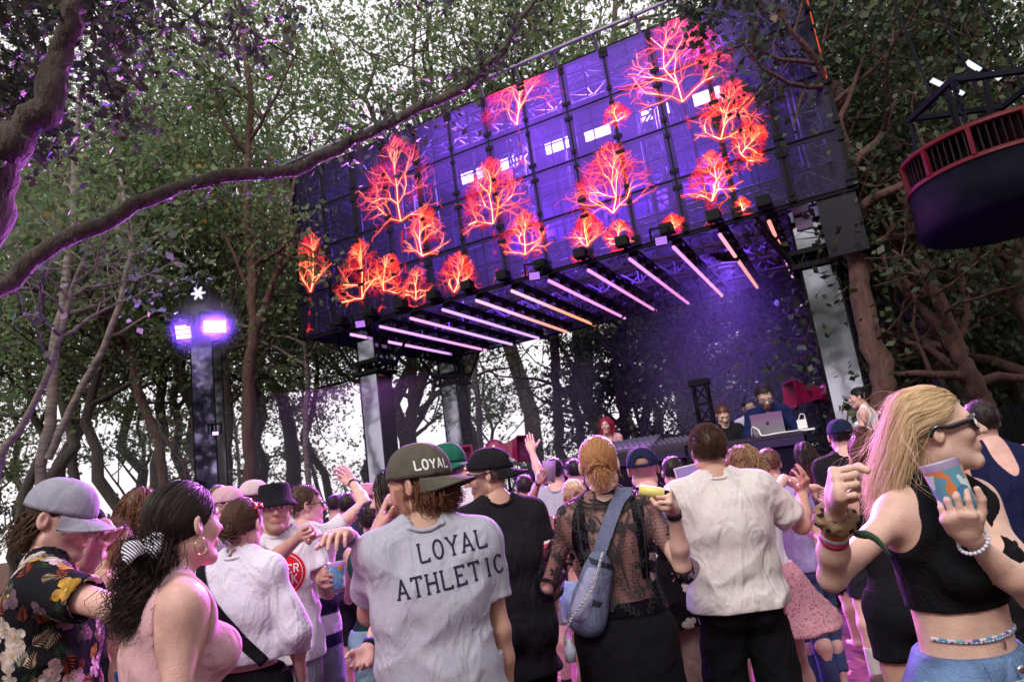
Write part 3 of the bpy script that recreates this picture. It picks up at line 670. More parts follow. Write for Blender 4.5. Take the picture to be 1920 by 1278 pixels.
# fixtures
PURP = (.24, .07, 1.0); MAG = (.85, .16, .9)
def area(name, loc, to, size, energy, col, sizey=None, spread=math.pi):
    L = bpy.data.lights.new(name, 'AREA'); L.energy = energy; L.color = col; L.shape = 'RECTANGLE'; L.size = size; L.size_y = sizey or size; L.spread = spread
    o = bpy.data.objects.new(name, L); COL.objects.link(o); o.location = loc; d = Vector(to) - Vector(loc); o.rotation_euler = d.to_track_quat('-Z', 'Y').to_euler(); return o
HOT = emat('blinder_glow', (.75, .55, 1.0), 14)
def blinder(label, c, look, w, h, group, energy=0, col=PURP, hot=HOT, spread=math.pi):
    c = np.array(c); look = unit(look); x = unit(np.cross(look, UP)); y = np.cross(x, look)
    root = thing('flood_light', label, 'flood light', tuple(c), group)
    b = MB(); b.box(c - look * .07, x * w / 2, y * h / 2, look * .06); b.bar(c - look * .07 - x * (w / 2 + .03), c - look * .07 - x * (w / 2 + .03) + y * (h / 2 + .12), .03); b.bar(c - look * .07 + x * (w / 2 + .03), c - look * .07 + x * (w / 2 + .03) + y * (h / 2 + .12), .03)
    b.bar(c - look * .07 - x * (w / 2 + .045) + y * (h / 2 + .12), c - look * .07 + x * (w / 2 + .045) + y * (h / 2 + .12), .03)
    b.build('housing', BLK, root)
    for k in (-1, 0, 1):
        g = MB(); g.box(c - look * .004 + y * k * h * .31, x * (w / 2 - .02), y * h * .13, look * .004); g.build('lamp', hot, root)
    if energy: area('flood_lamp', tuple(c + look * .03), tuple(c + look), w * .9, energy, col, h * .9, spread)
    return root
for k, (x, y) in enumerate(((885, 330), (960, 303), (1045, 273), (1120, 248), (1228, 210), (1327, 180))):
    v = ray(x, y); t = ((SO - CAM) @ SN + 1.05) / (v @ SN); p = CAM + v * t
    blinder(('leftmost', 'second from left', 'third from left', 'third from right', 'second from right', 'rightmost')[k] + ' of six glaring flood lights inside the screen box', p, -SN - .15 * UP, .50, .22, 'flood lights inside the canopy', 90, (.35, .15, 1))
# violet washes inside the box that fill it with light
for k, (u, z) in enumerate(((2.2, ZB + .75), (4.8, ZB + .75), (7.4, ZB + .75))):
    p = S(u, .8, z); blinder(('left', 'middle', 'right')[k] + ' violet wash lamp low inside the screen box, aimed back', p, .35 * SN + .9 * UP, .45, .12, 'violet wash lamps inside the canopy', 340, (.22, .05, 1), emat('wash_glow', (.3, .12, 1), 2.5))
for k, u in enumerate((3.1, 4.7, 6.2, 7.3)):  # lamps added behind the back wall so that its panels glow
    p = S(u, SDp + .35, ZT - (.9, .7, .8, .75)[k]); blinder(('first', 'second', 'third', 'fourth')[k] + ' added violet lamp from the left glowing through the back wall of the screen box', p, -SN, .55, .4, 'added lamps behind the back wall of the canopy', 260, (.24, .06, 1), emat('wash_glow', (.3, .12, 1), 2.5))

# light tubes under the canopy
TG = bpy.data.materials.new('tube_glow'); TG.use_nodes = True
def _tg():
    n = TG.node_tree.nodes; n.clear(); l = TG.node_tree.links; e = n.new('ShaderNodeEmission'); o = n.new('ShaderNodeOutputMaterial'); a = n.new('ShaderNodeAttribute'); a.attribute_name = 'Col'
    l.new(a.outputs['Color'], e.inputs[0]); e.inputs[1].default_value = 1.0; l.new(e.outputs[0], o.inputs[0])
_tg()
tubecol = [((1, .42, .95), (.72, .32, 1)), ((.8, .36, 1), (.95, .32, .75)), ((1, .36, .8), (.7, .4, 1)), ((.75, .38, 1), (.7, .36, 1)), ((1.1, .5, .8), (1.2, .32, .22)), ((1.1, .5, .75), (1.2, .35, .15)), ((1, .3, .8), (.9, .25, .8)), ((1, .3, .85), (.95, .22, .65)),
           ((.95, .3, .95), (.95, .2, .6)), ((.95, .3, .9), (1.2, .35, .3)), ((1.1, .35, .55), (1.2, .3, .2)), ((1.2, .3, .25), (.85, .35, .75))]
for k, (ca, cb) in enumerate(tubecol):
    u = 1.02 + k * .672; a = S(u, .12, ZB - .12); b = S(u, SDp - .55, ZB - .12)
    root = thing('light_tube', ('first', 'second', 'third', 'fourth', 'fifth', 'sixth', 'seventh', 'eighth', 'ninth', 'tenth', 'eleventh', 'twelfth')[k] + ' glowing light tube from the left in the row under the screen', 'light tube', tuple(a), 'light tubes under the canopy')
    P = [a + (b - a) * t for t in np.linspace(0, 1, 13)]; V, Fc = tube(P, .027, 10)
    A = np.zeros((len(V), 4)); A[:, 3] = 1
    for i in range(13):
        t = i / 12; s = 1 / (1 + math.exp(-(t - (.45 + .1 * math.sin(k * 2.3))) * 12)); A[i * 10:(i + 1) * 10, :3] = ((np.array(ca) * (1 - s) + np.array(cb) * s) * .9 + .09) * 1.2
    piece('tube', V, Fc, TG, root, False, A)
    m = MB(); q0 = a - SN * .25 + UP * .16; q1 = b + SN * .2 + UP * .16
    m.box((q0 + q1) / 2 , SD * .025, (q1 - q0) / 2, UP * .03); m.tube([q0 + SD * .09, q1 + SD * .09], .018, 6)
    for t in np.linspace(.02, .98, 9): p = a + (b - a) * t; m.box(p + UP * .09 + SD * .05, SD * .07, SN * .035, UP * .05)
    m.box(q0 + UP * .05, SD * .09, SN * .09, UP * .07); m.build('batten', BLK, root)

# mirrored pillars
def pillar(label, u, v, wd_, ztop, braces=True, dark=1):
    c = S(u, v, 0); root = thing('mirror_pillar', label, 'pillar', tuple(c), 'mirrored pillars of the stage'); h = wd_ / 2
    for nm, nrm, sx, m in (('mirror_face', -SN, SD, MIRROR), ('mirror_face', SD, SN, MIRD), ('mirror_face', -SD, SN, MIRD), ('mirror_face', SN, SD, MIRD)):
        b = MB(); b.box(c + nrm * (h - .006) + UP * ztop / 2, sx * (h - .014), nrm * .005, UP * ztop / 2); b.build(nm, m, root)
        b = MB(); z0 = ztop + .26; b.box(c + nrm * (h - .006) + UP * (z0 + ZB + .25) / 2, sx * (h - .014), nrm * .005, UP * (ZB + .25 - z0) / 2); b.build('upper_mirror', m, root)
    b = MB()
    for i in (-1, 1):
        for j in (-1, 1): b.tube([c + SD * i * (h - .005) + SN * j * (h - .005), c + SD * i * (h - .005) + SN * j * (h - .005) + UP * ZB], .02, 6)
    b.build('corner_post', BLK, root)
    b = MB()
    for z in (ztop + .02, ztop + .22):
        for nrm, sx in ((SN, SD), (SD, SN)):
            for s in (-1, 1): b.box(c + nrm * s * (h + .06) + UP * z, sx * (h + .10), nrm * .03, UP * .035)
    for k in range(4):
        s = (-1, 1)[k % 2]; nrm, sx = ((SN, SD), (SD, SN))[k // 2]
        for e in (-1, 0, 1): b.bar(c + nrm * s * (h + .06) + sx * e * h + UP * ztop, c + nrm * s * (h + .06) + sx * (e + .5) * h * .8 + UP * (ztop + .25), .03)
    b.build('collar', BLK, root)
    if braces:
        for i in (-1, 1):
            for j in (-1, 1):
                b = MB(); b.tube([c + SD * i * (h + .08) + SN * j * (h + .06) + UP * (ztop + .12), c + SD * i * (h + .5) + SN * j * (h + .28) + UP * (ZB + .25)], .028, 8); b.build('brace', BLK, root)
    return root
def upos(x, y, Y):
    p = W(x, y, Y); return (p - SO) @ SD, (p - SO) @ SN
def ray_uv(x, y, v):      # u where the sight line meets depth plane v
    r = ray(x, y); t = ((SO - CAM) @ SN + v) / (r @ SN); p = CAM + r * t; return (p - SO) @ SD, p[2]
uA, zA = ray_uv(703, 702, .75); uB, zB = ray_uv(850, 722, 3.7); uC, zC = ray_uv(1535, 503, .75)
pillar('front left mirror clad pillar under the screen', uA, .75, .42, zA)
pillar('back left mirror clad pillar, thinner in the distance', uB, 3.7, .42, zB)
pillar('front right mirror clad pillar, brightest and widest', uC, .75, .46, zC, True)
pillar('back right mirror clad pillar behind the performers', SW - .5, 3.7, .42, zB)
# unseen violet and magenta washes added on the deck edge to light branches and crowd
for k, (u, tx, ty, tz, col) in enumerate(((.9, -3.5, 3, 3.6, PURP), (2.6, -1.5, 2.5, 2.0, (.6, .12, 1)), (4.6, .3, 2.4, 1.6, (.75, .15, .9)), (6.6, 1.8, 1.5, 1.6, (.5, .1, 1)), (8.0, 1.8, 1.5, 1.4, PURP))):
    p = S(u, -2.0, .62); blinder(('first', 'second', 'third', 'fourth', 'fifth')[k] + ' added low wash lamp from the left on the front edge of the stage deck', p, unit(np.array([tx, ty, tz]) - p), .34, .2, 'added wash lamps on the deck edge', 85, col, emat('wash_glow2', (.5, .2, 1), 3))
for k, (u, tx, ty, tz) in enumerate(((1.6, -2.5, 2.5, 1.2), (5.0, .5, 2.5, 1.3), (7.0, .9, 2, 1.1))):  # lamps added to throw magenta onto the crowd
    p = S(u, -.32, ZB - .12); blinder(('left', 'middle', 'right')[k] + ' added magenta lamp hanging under the front edge of the screen', p, unit(np.array([tx, ty, tz]) - p), .2, .12, 'added magenta lamps under the screen edge', (480, 400, 260)[k], (.8, .2, 1), emat('wash_dim', (.5, .2, 1), 1.2), 1.5)
p = S(7.6, 1.5, ZB - .15); blinder('violet spot lamp under the right end of the canopy, aimed down into the smoke', p, unit(np.array([-.15, .6, -1])), .3, .2, 'violet wash lamps inside the canopy', 120, (.30, .12, 1), emat('wash_glow', (.3, .12, 1), 2.5), 3.0)
# cable and lamp clutter at the right end
t = MB(); c = S(uC + .42, .9, 0)
truss(t, c + UP * .2, c + UP * (ZB + .3), .2, .035, 16); t.tube([c + SD * .2 + UP * .2, c + SD * .16 + UP * 2.5, c + SD * .2 + UP * 4.6], .02, 6)
for z in (3.6, 3.2, 2.7, 2.3): t.box(c - SN * .1 + UP * z, SD * .08, SN * .08, UP * .12)
V, Fc = t.get(); place('cable_tower', 'slim black truss tower with clamped boxes beside the right mirror pillar', 'truss', V, Fc, BLK, c)
for k, (x, y) in enumerate(((1500, 390), (1508, 420))):
    u, z = ray_uv(x, y, .55); p = S(u, .55, z); rt = thing('spot_lamp', ('upper', 'lower')[k] + ' small grey lamp hanging at the right end of the screen', 'lamp', tuple(p))
    b = MB(); b.box(p, SD * .11, SN * .08, UP * .09); b.build('housing', mat('grey_paint', (.35, .35, .37), .5), rt)
    b = MB(); b.bar(p + UP * .09, p + UP * .2, .03); b.box(p + UP * .2, SD * .13, SN * .02, UP * .015); b.build('yoke', BLK, rt)

# stage deck, skirt, tables
def sheet_box(name, label, cat, c, ax, ay, az, m, group=None):
    b = MB(); b.box(c, ax, ay, az); V, Fc = b.get(); c = np.array(c); return place(name, label, cat, V, Fc, m, (c[0], c[1], c[2] - np.linalg.norm(az)), group)
DK = mat('navy_black_fabric', (.005, .005, .012), .9, spec=.1, bump=.5, bscale=9, stretch=(3, 3, .4))
deck = thing('stage_deck', 'low black stage deck with pleated skirt under the tables', 'stage', tuple(S(4.7, 2.0, 0)))
b = MB(); b.box(S(4.7, 1.0, .41), SD * 4.1, SN * 3.0, UP * .04); b.build('deck', BLKM, deck)
V = []; n = 240
for i in range(n + 1):
    u = .6 + 8.2 * i / n; w = .03 * math.sin(i * .9) + .02 * math.sin(i * 2.3)
    V += [S(u, -2.03 + w, .0), S(u, -2.0 + w * .3, .37)]
piece('skirt', V, [(2 * i, 2 * i + 2, 2 * i + 3, 2 * i + 1) for i in range(n)], DK, deck, True)
def table(label, u0, u1, v0, v1, z, group='black tables on the stage'):
    root = thing('stage_table', label, 'table', tuple(S((u0 + u1) / 2, (v0 + v1) / 2, .45)), group)
    b = MB(); b.box(S((u0 + u1) / 2, (v0 + v1) / 2, z - .02), SD * (u1 - u0) / 2, SN * (v1 - v0) / 2, UP * .02); b.build('tabletop', mat('black_laminate', (.015, .015, .02), .3), root)
    b = MB(); b.box(S((u0 + u1) / 2, v0 + .03, (z + .45) / 2), SD * ((u1 - u0) / 2 - .02), SN * .015, UP * (z - .45 - .06) / 2); b.build('front_cloth', DK, root)
    b = MB(); b.box(S((u0 + u1) / 2, v0 - .01, z - .09), SD * (u1 - u0) / 2, SN * .012, UP * .045); b.build('front_rail', mat('navy_rail', (.02, .02, .05), .35, metal=.4), root)
    for s in (0, 1):
        for q in (0, 1):
            b = MB(); b.bar(S(u0 + .05 + s * (u1 - u0 - .1), v0 + .09 + q * (v1 - v0 - .14), .45), S(u0 + .05 + s * (u1 - u0 - .1), v0 + .09 + q * (v1 - v0 - .14), z - .04), .04); b.build('leg', BLK, root)
    return root
TV = -1.55
uD, zD = ray_uv(1505, 806, TV); uE, zE = ray_uv(1290, 838, TV); uG, zG = ray_uv(960, 872, TV)
print('table', uD, zD, uE, zE, uG, zG)
table('black performers table carrying the laptop, near the right pillar', uE, uD, TV, TV + .8, (zD + zE) / 2)
table('long black table left of the performers table', uG, uE - .04, TV, TV + .7, (zE + zG) / 2 - .02)
# sloping consoles on the long table
for k, (x0, x1, y0, y1) in enumerate(((1060, 1180, 858, 848), (1130, 1225, 838, 826), (1205, 1290, 838, 822))):
    ua, za = ray_uv(x0, y0, TV + .15); ub, zb = ray_uv(x1, y1, TV + .15); zc = (zE + zG) / 2 - .02
    rt = thing('console', ('leftmost low', 'tall grey lidded', 'rightmost')[k] + ' console on the long black table', 'console', tuple(S((ua + ub) / 2, TV + .3, zc)))
    hgt = (.10, .19, .12)[k]; q = [S(ua, TV + .07, zc), S(ub, TV + .07, zc), S(ub, TV + .55, zc), S(ua, TV + .55, zc)]; h2 = [p + UP * (h if i > 1 else h * .35) for i, (p, h) in enumerate(zip(q, [hgt] * 4))]
    piece('casing', q + h2, [(3, 2, 1, 0), (4, 5, 6, 7), (0, 1, 5, 4), (1, 2, 6, 5), (2, 3, 7, 6), (3, 0, 4, 7)], mat('console_grey', (.06, .06, .09), .5) if k == 1 else mat('console_black', (.02, .02, .03), .4), rt)
    kb = MB(); nx = 9
    for i in range(nx):
        for j in range(3):
            t_, s_ = (i + .5) / nx, (j + .5) / 3; p = (h2[0] * (1 - t_) + h2[1] * t_) * (1 - s_) + (h2[3] * (1 - t_) + h2[2] * t_) * s_; kb.box(p + UP * .012, SD * .014, SN * .014, UP * .012)
    kb.build('knobs', mat('knob_grey', (.10, .10, .13), .5), rt)['kind'] = 'stuff'
# laptop, charger, cable
def laptop():
    u, z = ray_uv(1442, 806, TV + .35); p = S(u, TV + .35, (zD + zE) / 2); rt = thing('laptop', 'silver grey open laptop on the performers table, lid towards the crowd', 'laptop', tuple(p))
    al = mat('aluminium', (.40, .39, .43), .3, metal=.8)
    b = MB(); b.box(p + UP * .009 + SN * .13, SD * .17, SN * .12, UP * .009); b.build('base', al, rt)
    tilt = unit(UP * .97 - SN * .24); nr = unit(np.cross(SD, tilt)); nr = nr if nr @ SN < 0 else -nr
    c = p + UP * .02 + tilt * .125; b = MB(); b.box(c, SD * .175, nr * .005, tilt * .12); b.build('lid', al, rt)
    # bitten fruit emblem
    q = []
    for i in range(26):
        a = i / 26 * 2 * math.pi; r_ = .021 * (1 - .10 * math.cos(2 * a) + .03 * abs(math.sin(a))); x_, y_ = r_ * math.sin(a), r_ * math.cos(a)
        if abs(x_) < .006 and y_ > 0: y_ -= .003
        if x_ > .012 and abs(y_) < .009: x_ -= .006
        q.append(c + nr * .0065 + (-SD if np.cross(nr, tilt) @ SD < 0 else SD) * x_ + tilt * y_)
    lf = [c + nr * .0065 + SD * .002 + tilt * .024, c + nr * .0065 + SD * .010 + tilt * .028, c + nr * .0065 + SD * .010 + tilt * .036, c + nr * .0065 + SD * .003 + tilt * .031]
    piece('emblem', q + lf, [tuple(range(26)), (26, 27, 28, 29)], mat('emblem_dark', (.03, .03, .035), .3), rt)
    wt = mat('white_plastic', (.75, .75, .75), .4)
    c = p + SD * .36 + UP * .02 + SN * .05; rt2 = thing('charger_box', 'white charger box with a cable loop on a white slab beside the laptop', 'charger', tuple(c - UP * .02))
    b = MB(); b.box(c - UP * .01, SD * .12, SN * .07, UP * .01); b.build('slab', wt, rt2); b = MB(); b.box(c + UP * .06, SD * .05, SN * .03, UP * .05); b.build('charger', wt, rt2)
    b = MB(); b.tube(spline([c + UP * .11 - SD * .03, c + UP * .17, c + UP * .16 + SD * .04, c + UP * .10 + SD * .04], 10), .005, 6); b.build('cable', wt, rt2)
    q = spline([p - SD * .2 + UP * .02, p - SD * .17 - SN * .06 + UP * .12, p - SD * .1 - SN * .12 + UP * .08, p - SD * .06 - SN * .2 + UP * .01, p + SD * .1 - SN * .24 + UP * .012, p + SD * .25 - SN * .15 + UP * .012, c - UP * .002], 30)
    V, Fc = tube(q, .008, 6); place('white_cable', 'thick white cable looping in front of the laptop', 'cable', V, Fc, wt, p, smooth=True)
laptop()
# small black truss standing behind the tables
t = MB(); u, z = ray_uv(1325, 790, .6); p = S(u, .6, .45); _, z2 = ray_uv(1320, 722, .6); truss(t, p, p + UP * (z2 - .45), .2, .03, 8); t.box(p + UP * (z2 - .40), SD * .14, SN * .14, UP * .04); t.box(p + UP * .01, SD * .2, SN * .2, UP * .01)
V, Fc = t.get(); place('truss_stand', 'short black truss stand behind the tables, left of the performers', 'truss', V, Fc, BLK, p)
# glossy pink horn speakers
HORN = mat('pink_gloss', (.20, .006, .05), .2, coat=.3)
def lathe(c, ax, prof, seg=20):
    ax = unit(ax); x = unit(np.cross(ax, (0.1, .2, 1))); y = np.cross(ax, x); V = []
    for t_, r_ in prof:
        for i in range(seg): a = i * 2 * math.pi / seg; V.append(c + ax * t_ + (x * math.cos(a) + y * math.sin(a)) * r_)
    Fc = [(i * seg + j, (i + 1) * seg + j, (i + 1) * seg + (j + 1) % seg, i * seg + (j + 1) % seg) for i in range(len(prof) - 1) for j in range(seg)]
    return V, Fc
def horn(label, c, ax, s):
    rt = thing('horn_speaker', label, 'horn speaker', tuple(c), 'glossy pink horn speakers'); ax = unit(ax); x = unit(np.cross(ax, UP)); y = np.cross(x, ax)
    V, Fc = lathe(c - ax * .2 * s, ax, [(-.19 * s, .001), (-.18 * s, .07 * s), (-.12 * s, .14 * s), (0, .18 * s), (.1 * s, .15 * s), (.17 * s, .09 * s)]); piece('driver', V, Fc, HORN, rt, True)
    V = []; sec = [(-.06, .09, .09), (.1, .12, .11), (.25, .18, .15), (.4, .27, .2), (.41, .29, .22), (.41, .26, .19), (.2, .12, .1)]
    for t_, a, b in sec: V += [c + ax * t_ * s + x * i * a * s + y * j * b * s for i, j in ((-1, -1), (1, -1), (1, 1), (-1, 1))]
    Fc = [(k * 4 + i, k * 4 + (i + 1) % 4, (k + 1) * 4 + (i + 1) % 4, (k + 1) * 4 + i) for k in range(len(sec) - 1) for i in range(4)] + [tuple(len(sec) * 4 - 4 + i for i in range(4))]
    piece('bell', V, Fc, HORN, rt); b = MB(); b.tube([c - UP * .05, c - UP * (c[2] - .1)], .025, 8)
    b.tube([c - UP * (c[2] - .1) + SD * .3, c - UP * (c[2] - .35), c - UP * (c[2] - .1) - SD * .3], .018, 6); b.build('stand', BLK, rt)
hc = W(947, 842, 10.5); horn('pink horn speaker left of the stage, bell to the right', hc, np.array([.85, -.5, -.1]), .9)
hc = W(872, 858, 10.9); horn('pink horn speaker seen edge on beside the back pillar', hc, np.array([-.2, -1, 0.]), .8)
hc = W(1530, 738, 9.6); horn('pink horn speaker half hidden by the right pillar', hc, np.array([-.97, .05, .1]), .9)

# light tower at the left
def light_tower():
    MIRROR = mat('mirror_foil_violet_reflection', (.34, .30, .54), .05, metal=1, bump=.12, bscale=3.0, detail=1)  # violet lamp reflections are put into this foil colour
    Y = 10.6; b0 = W(397, 905, Y); x, y = b0[0], b0[1]; top = W(385, 640, Y)[2]; rt = thing('light_tower', 'mirrored tower column at left with black rounded head and white flower emblem', 'light tower', (x, y, 0))
    c = np.array([x, y, 0]); fr = unit([-x * .9, -y, 0]); fr = unit(fr + .35 * np.array([-1, 0, 0]) * 1); sx = np.cross(fr, UP); h = .17
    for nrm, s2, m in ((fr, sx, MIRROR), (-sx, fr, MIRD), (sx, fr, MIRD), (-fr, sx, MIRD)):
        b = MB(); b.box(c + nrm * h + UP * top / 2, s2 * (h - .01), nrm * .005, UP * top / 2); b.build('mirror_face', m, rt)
    b = MB()
    for i in (-1, 1):
        for j in (-1, 1): b.tube([c + sx * i * h + fr * j * h, c + sx * i * h + fr * j * h + UP * (top + .05)], .014, 6)
    b.build('corner_post', BLK, rt)
    b = MB(); b.box(c + UP * (top + .14), sx * .34, fr * .2, UP * .10); b.bar(c + UP * (top + .1) - sx * .5, c + UP * (top + .1) + sx * .5, .08); b.build('crossarm', BLK, rt)
    # rounded head
    hc = c + UP * (top + .62) ; pr = [(math.cos(a) * .19, math.sin(a) * .19 + .13) for a in np.linspace(0, math.pi, 13)] + [(-.19, -.4), (.19, -.4)]
    V = [hc + sx * a + UP * b_ + fr * .2 for a, b_ in pr] + [hc + sx * a + UP * b_ - fr * .2 for a, b_ in pr]; n = len(pr)
    piece('head', V, [tuple(range(n)), tuple(range(2 * n - 1, n - 1, -1))] + [(i, n + i, n + (i + 1) % n, (i + 1) % n) for i in range(n)], BLK, rt)
    q = [];
    for i in range(48):
        a = i / 48 * 2 * math.pi; r_ = .085 + .035 * math.cos(6 * a); q.append(hc + UP * .13 + fr * .206 + sx * r_ * math.cos(a) + UP * r_ * math.sin(a))
    ce = hc + UP * .13 + fr * .206; piece('emblem', q + [ce], [(i, (i + 1) % 48, 48) for i in range(48)], emat('emblem_white', (.85, .85, 1), 1.1), rt)
    V, Fc = lathe(ce - fr * .002, fr, [(0, .14), (.012, .14), (.012, .155), (0, .155)], 28); piece('emblem_ring', V, Fc, BLK, rt, True)
    b = MB(); b.box(hc - UP * .2 + fr * .204, sx * .12, fr * .006, UP * .14); b.build('grille', mat('grille', (.05, .05, .06), .3, metal=.8), rt)
    to = np.array([.5, 2.2, 1.3]); p1 = W(403, 612, Y - .35); p2 = W(343, 622, Y - .25)
    vh = emat('tower_flood_glow', (.62, .45, 1.0), 2.2)
    blinder('bright violet flood light facing the crowd on the light tower', p1, unit(np.array([1.0, 0, 1.2]) - p1), .36, .2, 'flood lights on the light tower', 110, PURP, vh, 1.5)
    blinder('smaller violet flood light turned left on the light tower', p2, unit(np.array([-3.5, 0, 1.0]) - p2), .26, .24, 'flood lights on the light tower', 60, PURP, vh, 1.5)
    p3 = W(404, 812, Y - .25); blinder('tiny pink lamp halfway up the light tower', p3, unit(np.array([1.2, 0, 2]) - p3), .12, .05, 'flood lights on the light tower', 0, MAG, emat('pink_lamp', (1, .35, .9), 4))
light_tower()

# round hanging drum at the right
def drum():
    Y = 6.2; c = W(1885, 345, Y); up = unit(UP + np.array([-.10, 0, 0]) * 0)
    rt = thing('hanging_drum', 'big round navy drum with red lit louvre band hanging in the trees', 'hanging lamp', tuple(c)); R_ = .80; a0 = R_
    NV = mat('navy_gloss', (.003, .003, .007), .7, spec=.04, var=.3, bump=.2, bscale=6); RD = mat('red_edge_paint_glow', (.06, .004, .008), .5, spec=.15, emit=(1, .03, .08), es=.025)  # faint emission adds the red light on rims and posts to their paint
    H2 = .38
    V, Fc = lathe(c, UP, [(-H2 - .02, .001), (-H2 - .02, R_ * .86), (-H2, R_ * .95), (-H2 + .05, R_), (.10, R_), (.10, R_ - .03), (-.2, R_ - .03), (-.2, .001)], 56); piece('tub', V, Fc, NV, rt, True)
    V, Fc = lathe(c, UP, [(.14, R_ * .82), (.36, R_ * .82)], 48); piece('inner_wall', V, Fc, BLKM, rt, True)
    for z in (.11, .40):
        V, Fc = lathe(c, UP, [(z - .018, R_ + .012), (z + .018, R_ + .012), (z + .018, R_ - .03), (z - .018, R_ - .03), (z - .018, R_ + .012)], 56); piece('red_rim', V, Fc, RD, rt, True)
    for k in range(12):
        a = k * 2 * math.pi / 12 + .2; d = np.array([math.cos(a), math.sin(a), 0]); t_ = np.cross(UP, d)
        b = MB(); b.box(c + d * R_ + UP * .255, d * .02, t_ * .018, UP * .13); b.build('red_post', RD, rt)
    fm = MB(); fm.box((0, 0, 0), (.055, .02, 0), (-.002, .006, 0), (0, 0, .13)); vv, ff = fm.get(); fme = mkmesh('louvre', vv, ff, mat('louvre_dark', (.012, .004, .006), .6, spec=.1))
    for k in range(84):
        a = k * 2 * math.pi / 84 + .04; o = add('louvre', fme, rt, ((R_ - .07) * math.cos(a), (R_ - .07) * math.sin(a), .255)); o.rotation_euler = (0, 0, a)
    V, Fc = lathe(c, UP, [(.40, R_ - .02), (.43, R_ * .6), (.43, .001)], 40); piece('lid', V, Fc, BLKM, rt, True)
    b = MB()
    for i in range(5): b.box(c + np.array([(i - 2) * .12, (i % 2) * .12, .52 + .05 * (i % 3)]), (.07, 0, 0), (0, .1, 0), (0, 0, .09 + .02 * (i % 2)))
    b.build('gear', BLKM, rt)
    b = MB()
    for s in (-1, 1):
        for q in (-1, 1): b.tube([c + (s * .5, q * .4, .42), c + (s * .48, q * .35, .95)], .018, 6)
        b.bar(c + (s * .48, -.4, .95), c + (s * .48, .4, .95), .05); b.bar(c + (-.5, s * .35, .95), c + (.5, s * .35, .95), .05)
    for x_ in (-.45, 0, .45): b.tube([c + (x_, 0, .95), c + (x_ * .8 - .3, .1, 4.0)], .012, 5)
    for k in range(7):
        V, Fc = lathe(c + (-.5, -.4, .46 + k * .07), (1, 0, 0) if k % 2 else (0, 1, 0), [(-.008, .02), (.008, .02), (.008, .032), (-.008, .032), (-.008, .02)], 10); b.raw(V, Fc)
    b.build('hanger', mat('hanger_navy', (.008, .008, .016), .7, spec=.1), rt)
    st = emat('strip_white', (.9, .95, 1), 1.0)
    for (x0, y0, x1, y1) in ((1746, 150, 1768, 160), (1788, 168, 1806, 177), (1812, 116, 1838, 132), (1858, 136, 1876, 148)):
        b = MB(); b.bar(W(x0, y0, Y), W(x1, y1, Y), .05, .02); b.build('strip_light', st, rt)
    b = MB(); b.bar(W(1740, 148, Y + .02), W(1812, 180, Y + .02), .06, .02); b.bar(W(1806, 112, Y + .02), W(1882, 150, Y + .02), .06, .02)
    b.bar(W(1775, 165, Y + .02), W(1800, 250, Y + .02), .04, .04); b.bar(W(1845, 130, Y + .03), W(1860, 230, Y + .02), .04, .04); b.bar(W(1775, 165, Y + .03), W(1845, 130, Y + .03), .04); b.build('strip_bracket', BLK, rt)
drum()
# black drape wing and barrier at the right
V = []; n = 60
for i in range(n + 1):
    p = W(1790 + i * 4, 800, 6.6 + .0 * i); w = .05 * math.sin(i * 1.1); V += [(p[0], p[1] + w, 0), (p[0], p[1] + w * .5, W(1850, 765, 6.6)[2])]
place('black_drape', 'black cloth screen behind the blonde woman at the right edge', 'drape', V, [(2 * i, 2 * i + 2, 2 * i + 3, 2 * i + 1) for i in range(n)], mat('drape_black', (.004, .004, .005), .95, spec=.05), (V[0][0], V[0][1], 0), smooth=True)
rt = thing('crowd_barrier', 'grey metal crowd barrier rail at the right edge', 'barrier', tuple(W(1900, 910, 5.0) * [1, 1, 0]))
a_ = W(1866, 912, 5.0); b_ = W(2040, 890, 4.6)
for z in (0, -.35, -.85):
    m = MB(); m.tube([a_ + UP * z, b_ + UP * z], .018, 8); m.build('rail', STEEL, rt)
for k in range(12):
    p = a_ + (b_ - a_) * k / 11; m = MB(); m.tube([p, p * [1, 1, 0] + UP * .02], .010, 6); m.build('bar', STEEL, rt)
# smoke drifting behind the booth and low over the crowd
def smoke(name, label, c, ax, ay, az, dens, col=(.8, .8, .85)):
    b = MB(); b.box(c, ax, ay, az); V, Fc = b.get(); m = bpy.data.materials.new(name); m.use_nodes = True; n = m.node_tree.nodes; n.remove(n['Principled BSDF'])
    v = n.new('ShaderNodeVolumePrincipled'); v.inputs['Density'].default_value = dens; v.inputs['Color'].default_value = col + (1,); v.inputs['Anisotropy'].default_value = .2
    m.node_tree.links.new(v.outputs[0], n['Material Output'].inputs['Volume'])
    o = add(name, mkmesh(name, V, Fc, m)); o['kind'] = 'stuff'; o['label'] = label; o['category'] = 'smoke'; return o

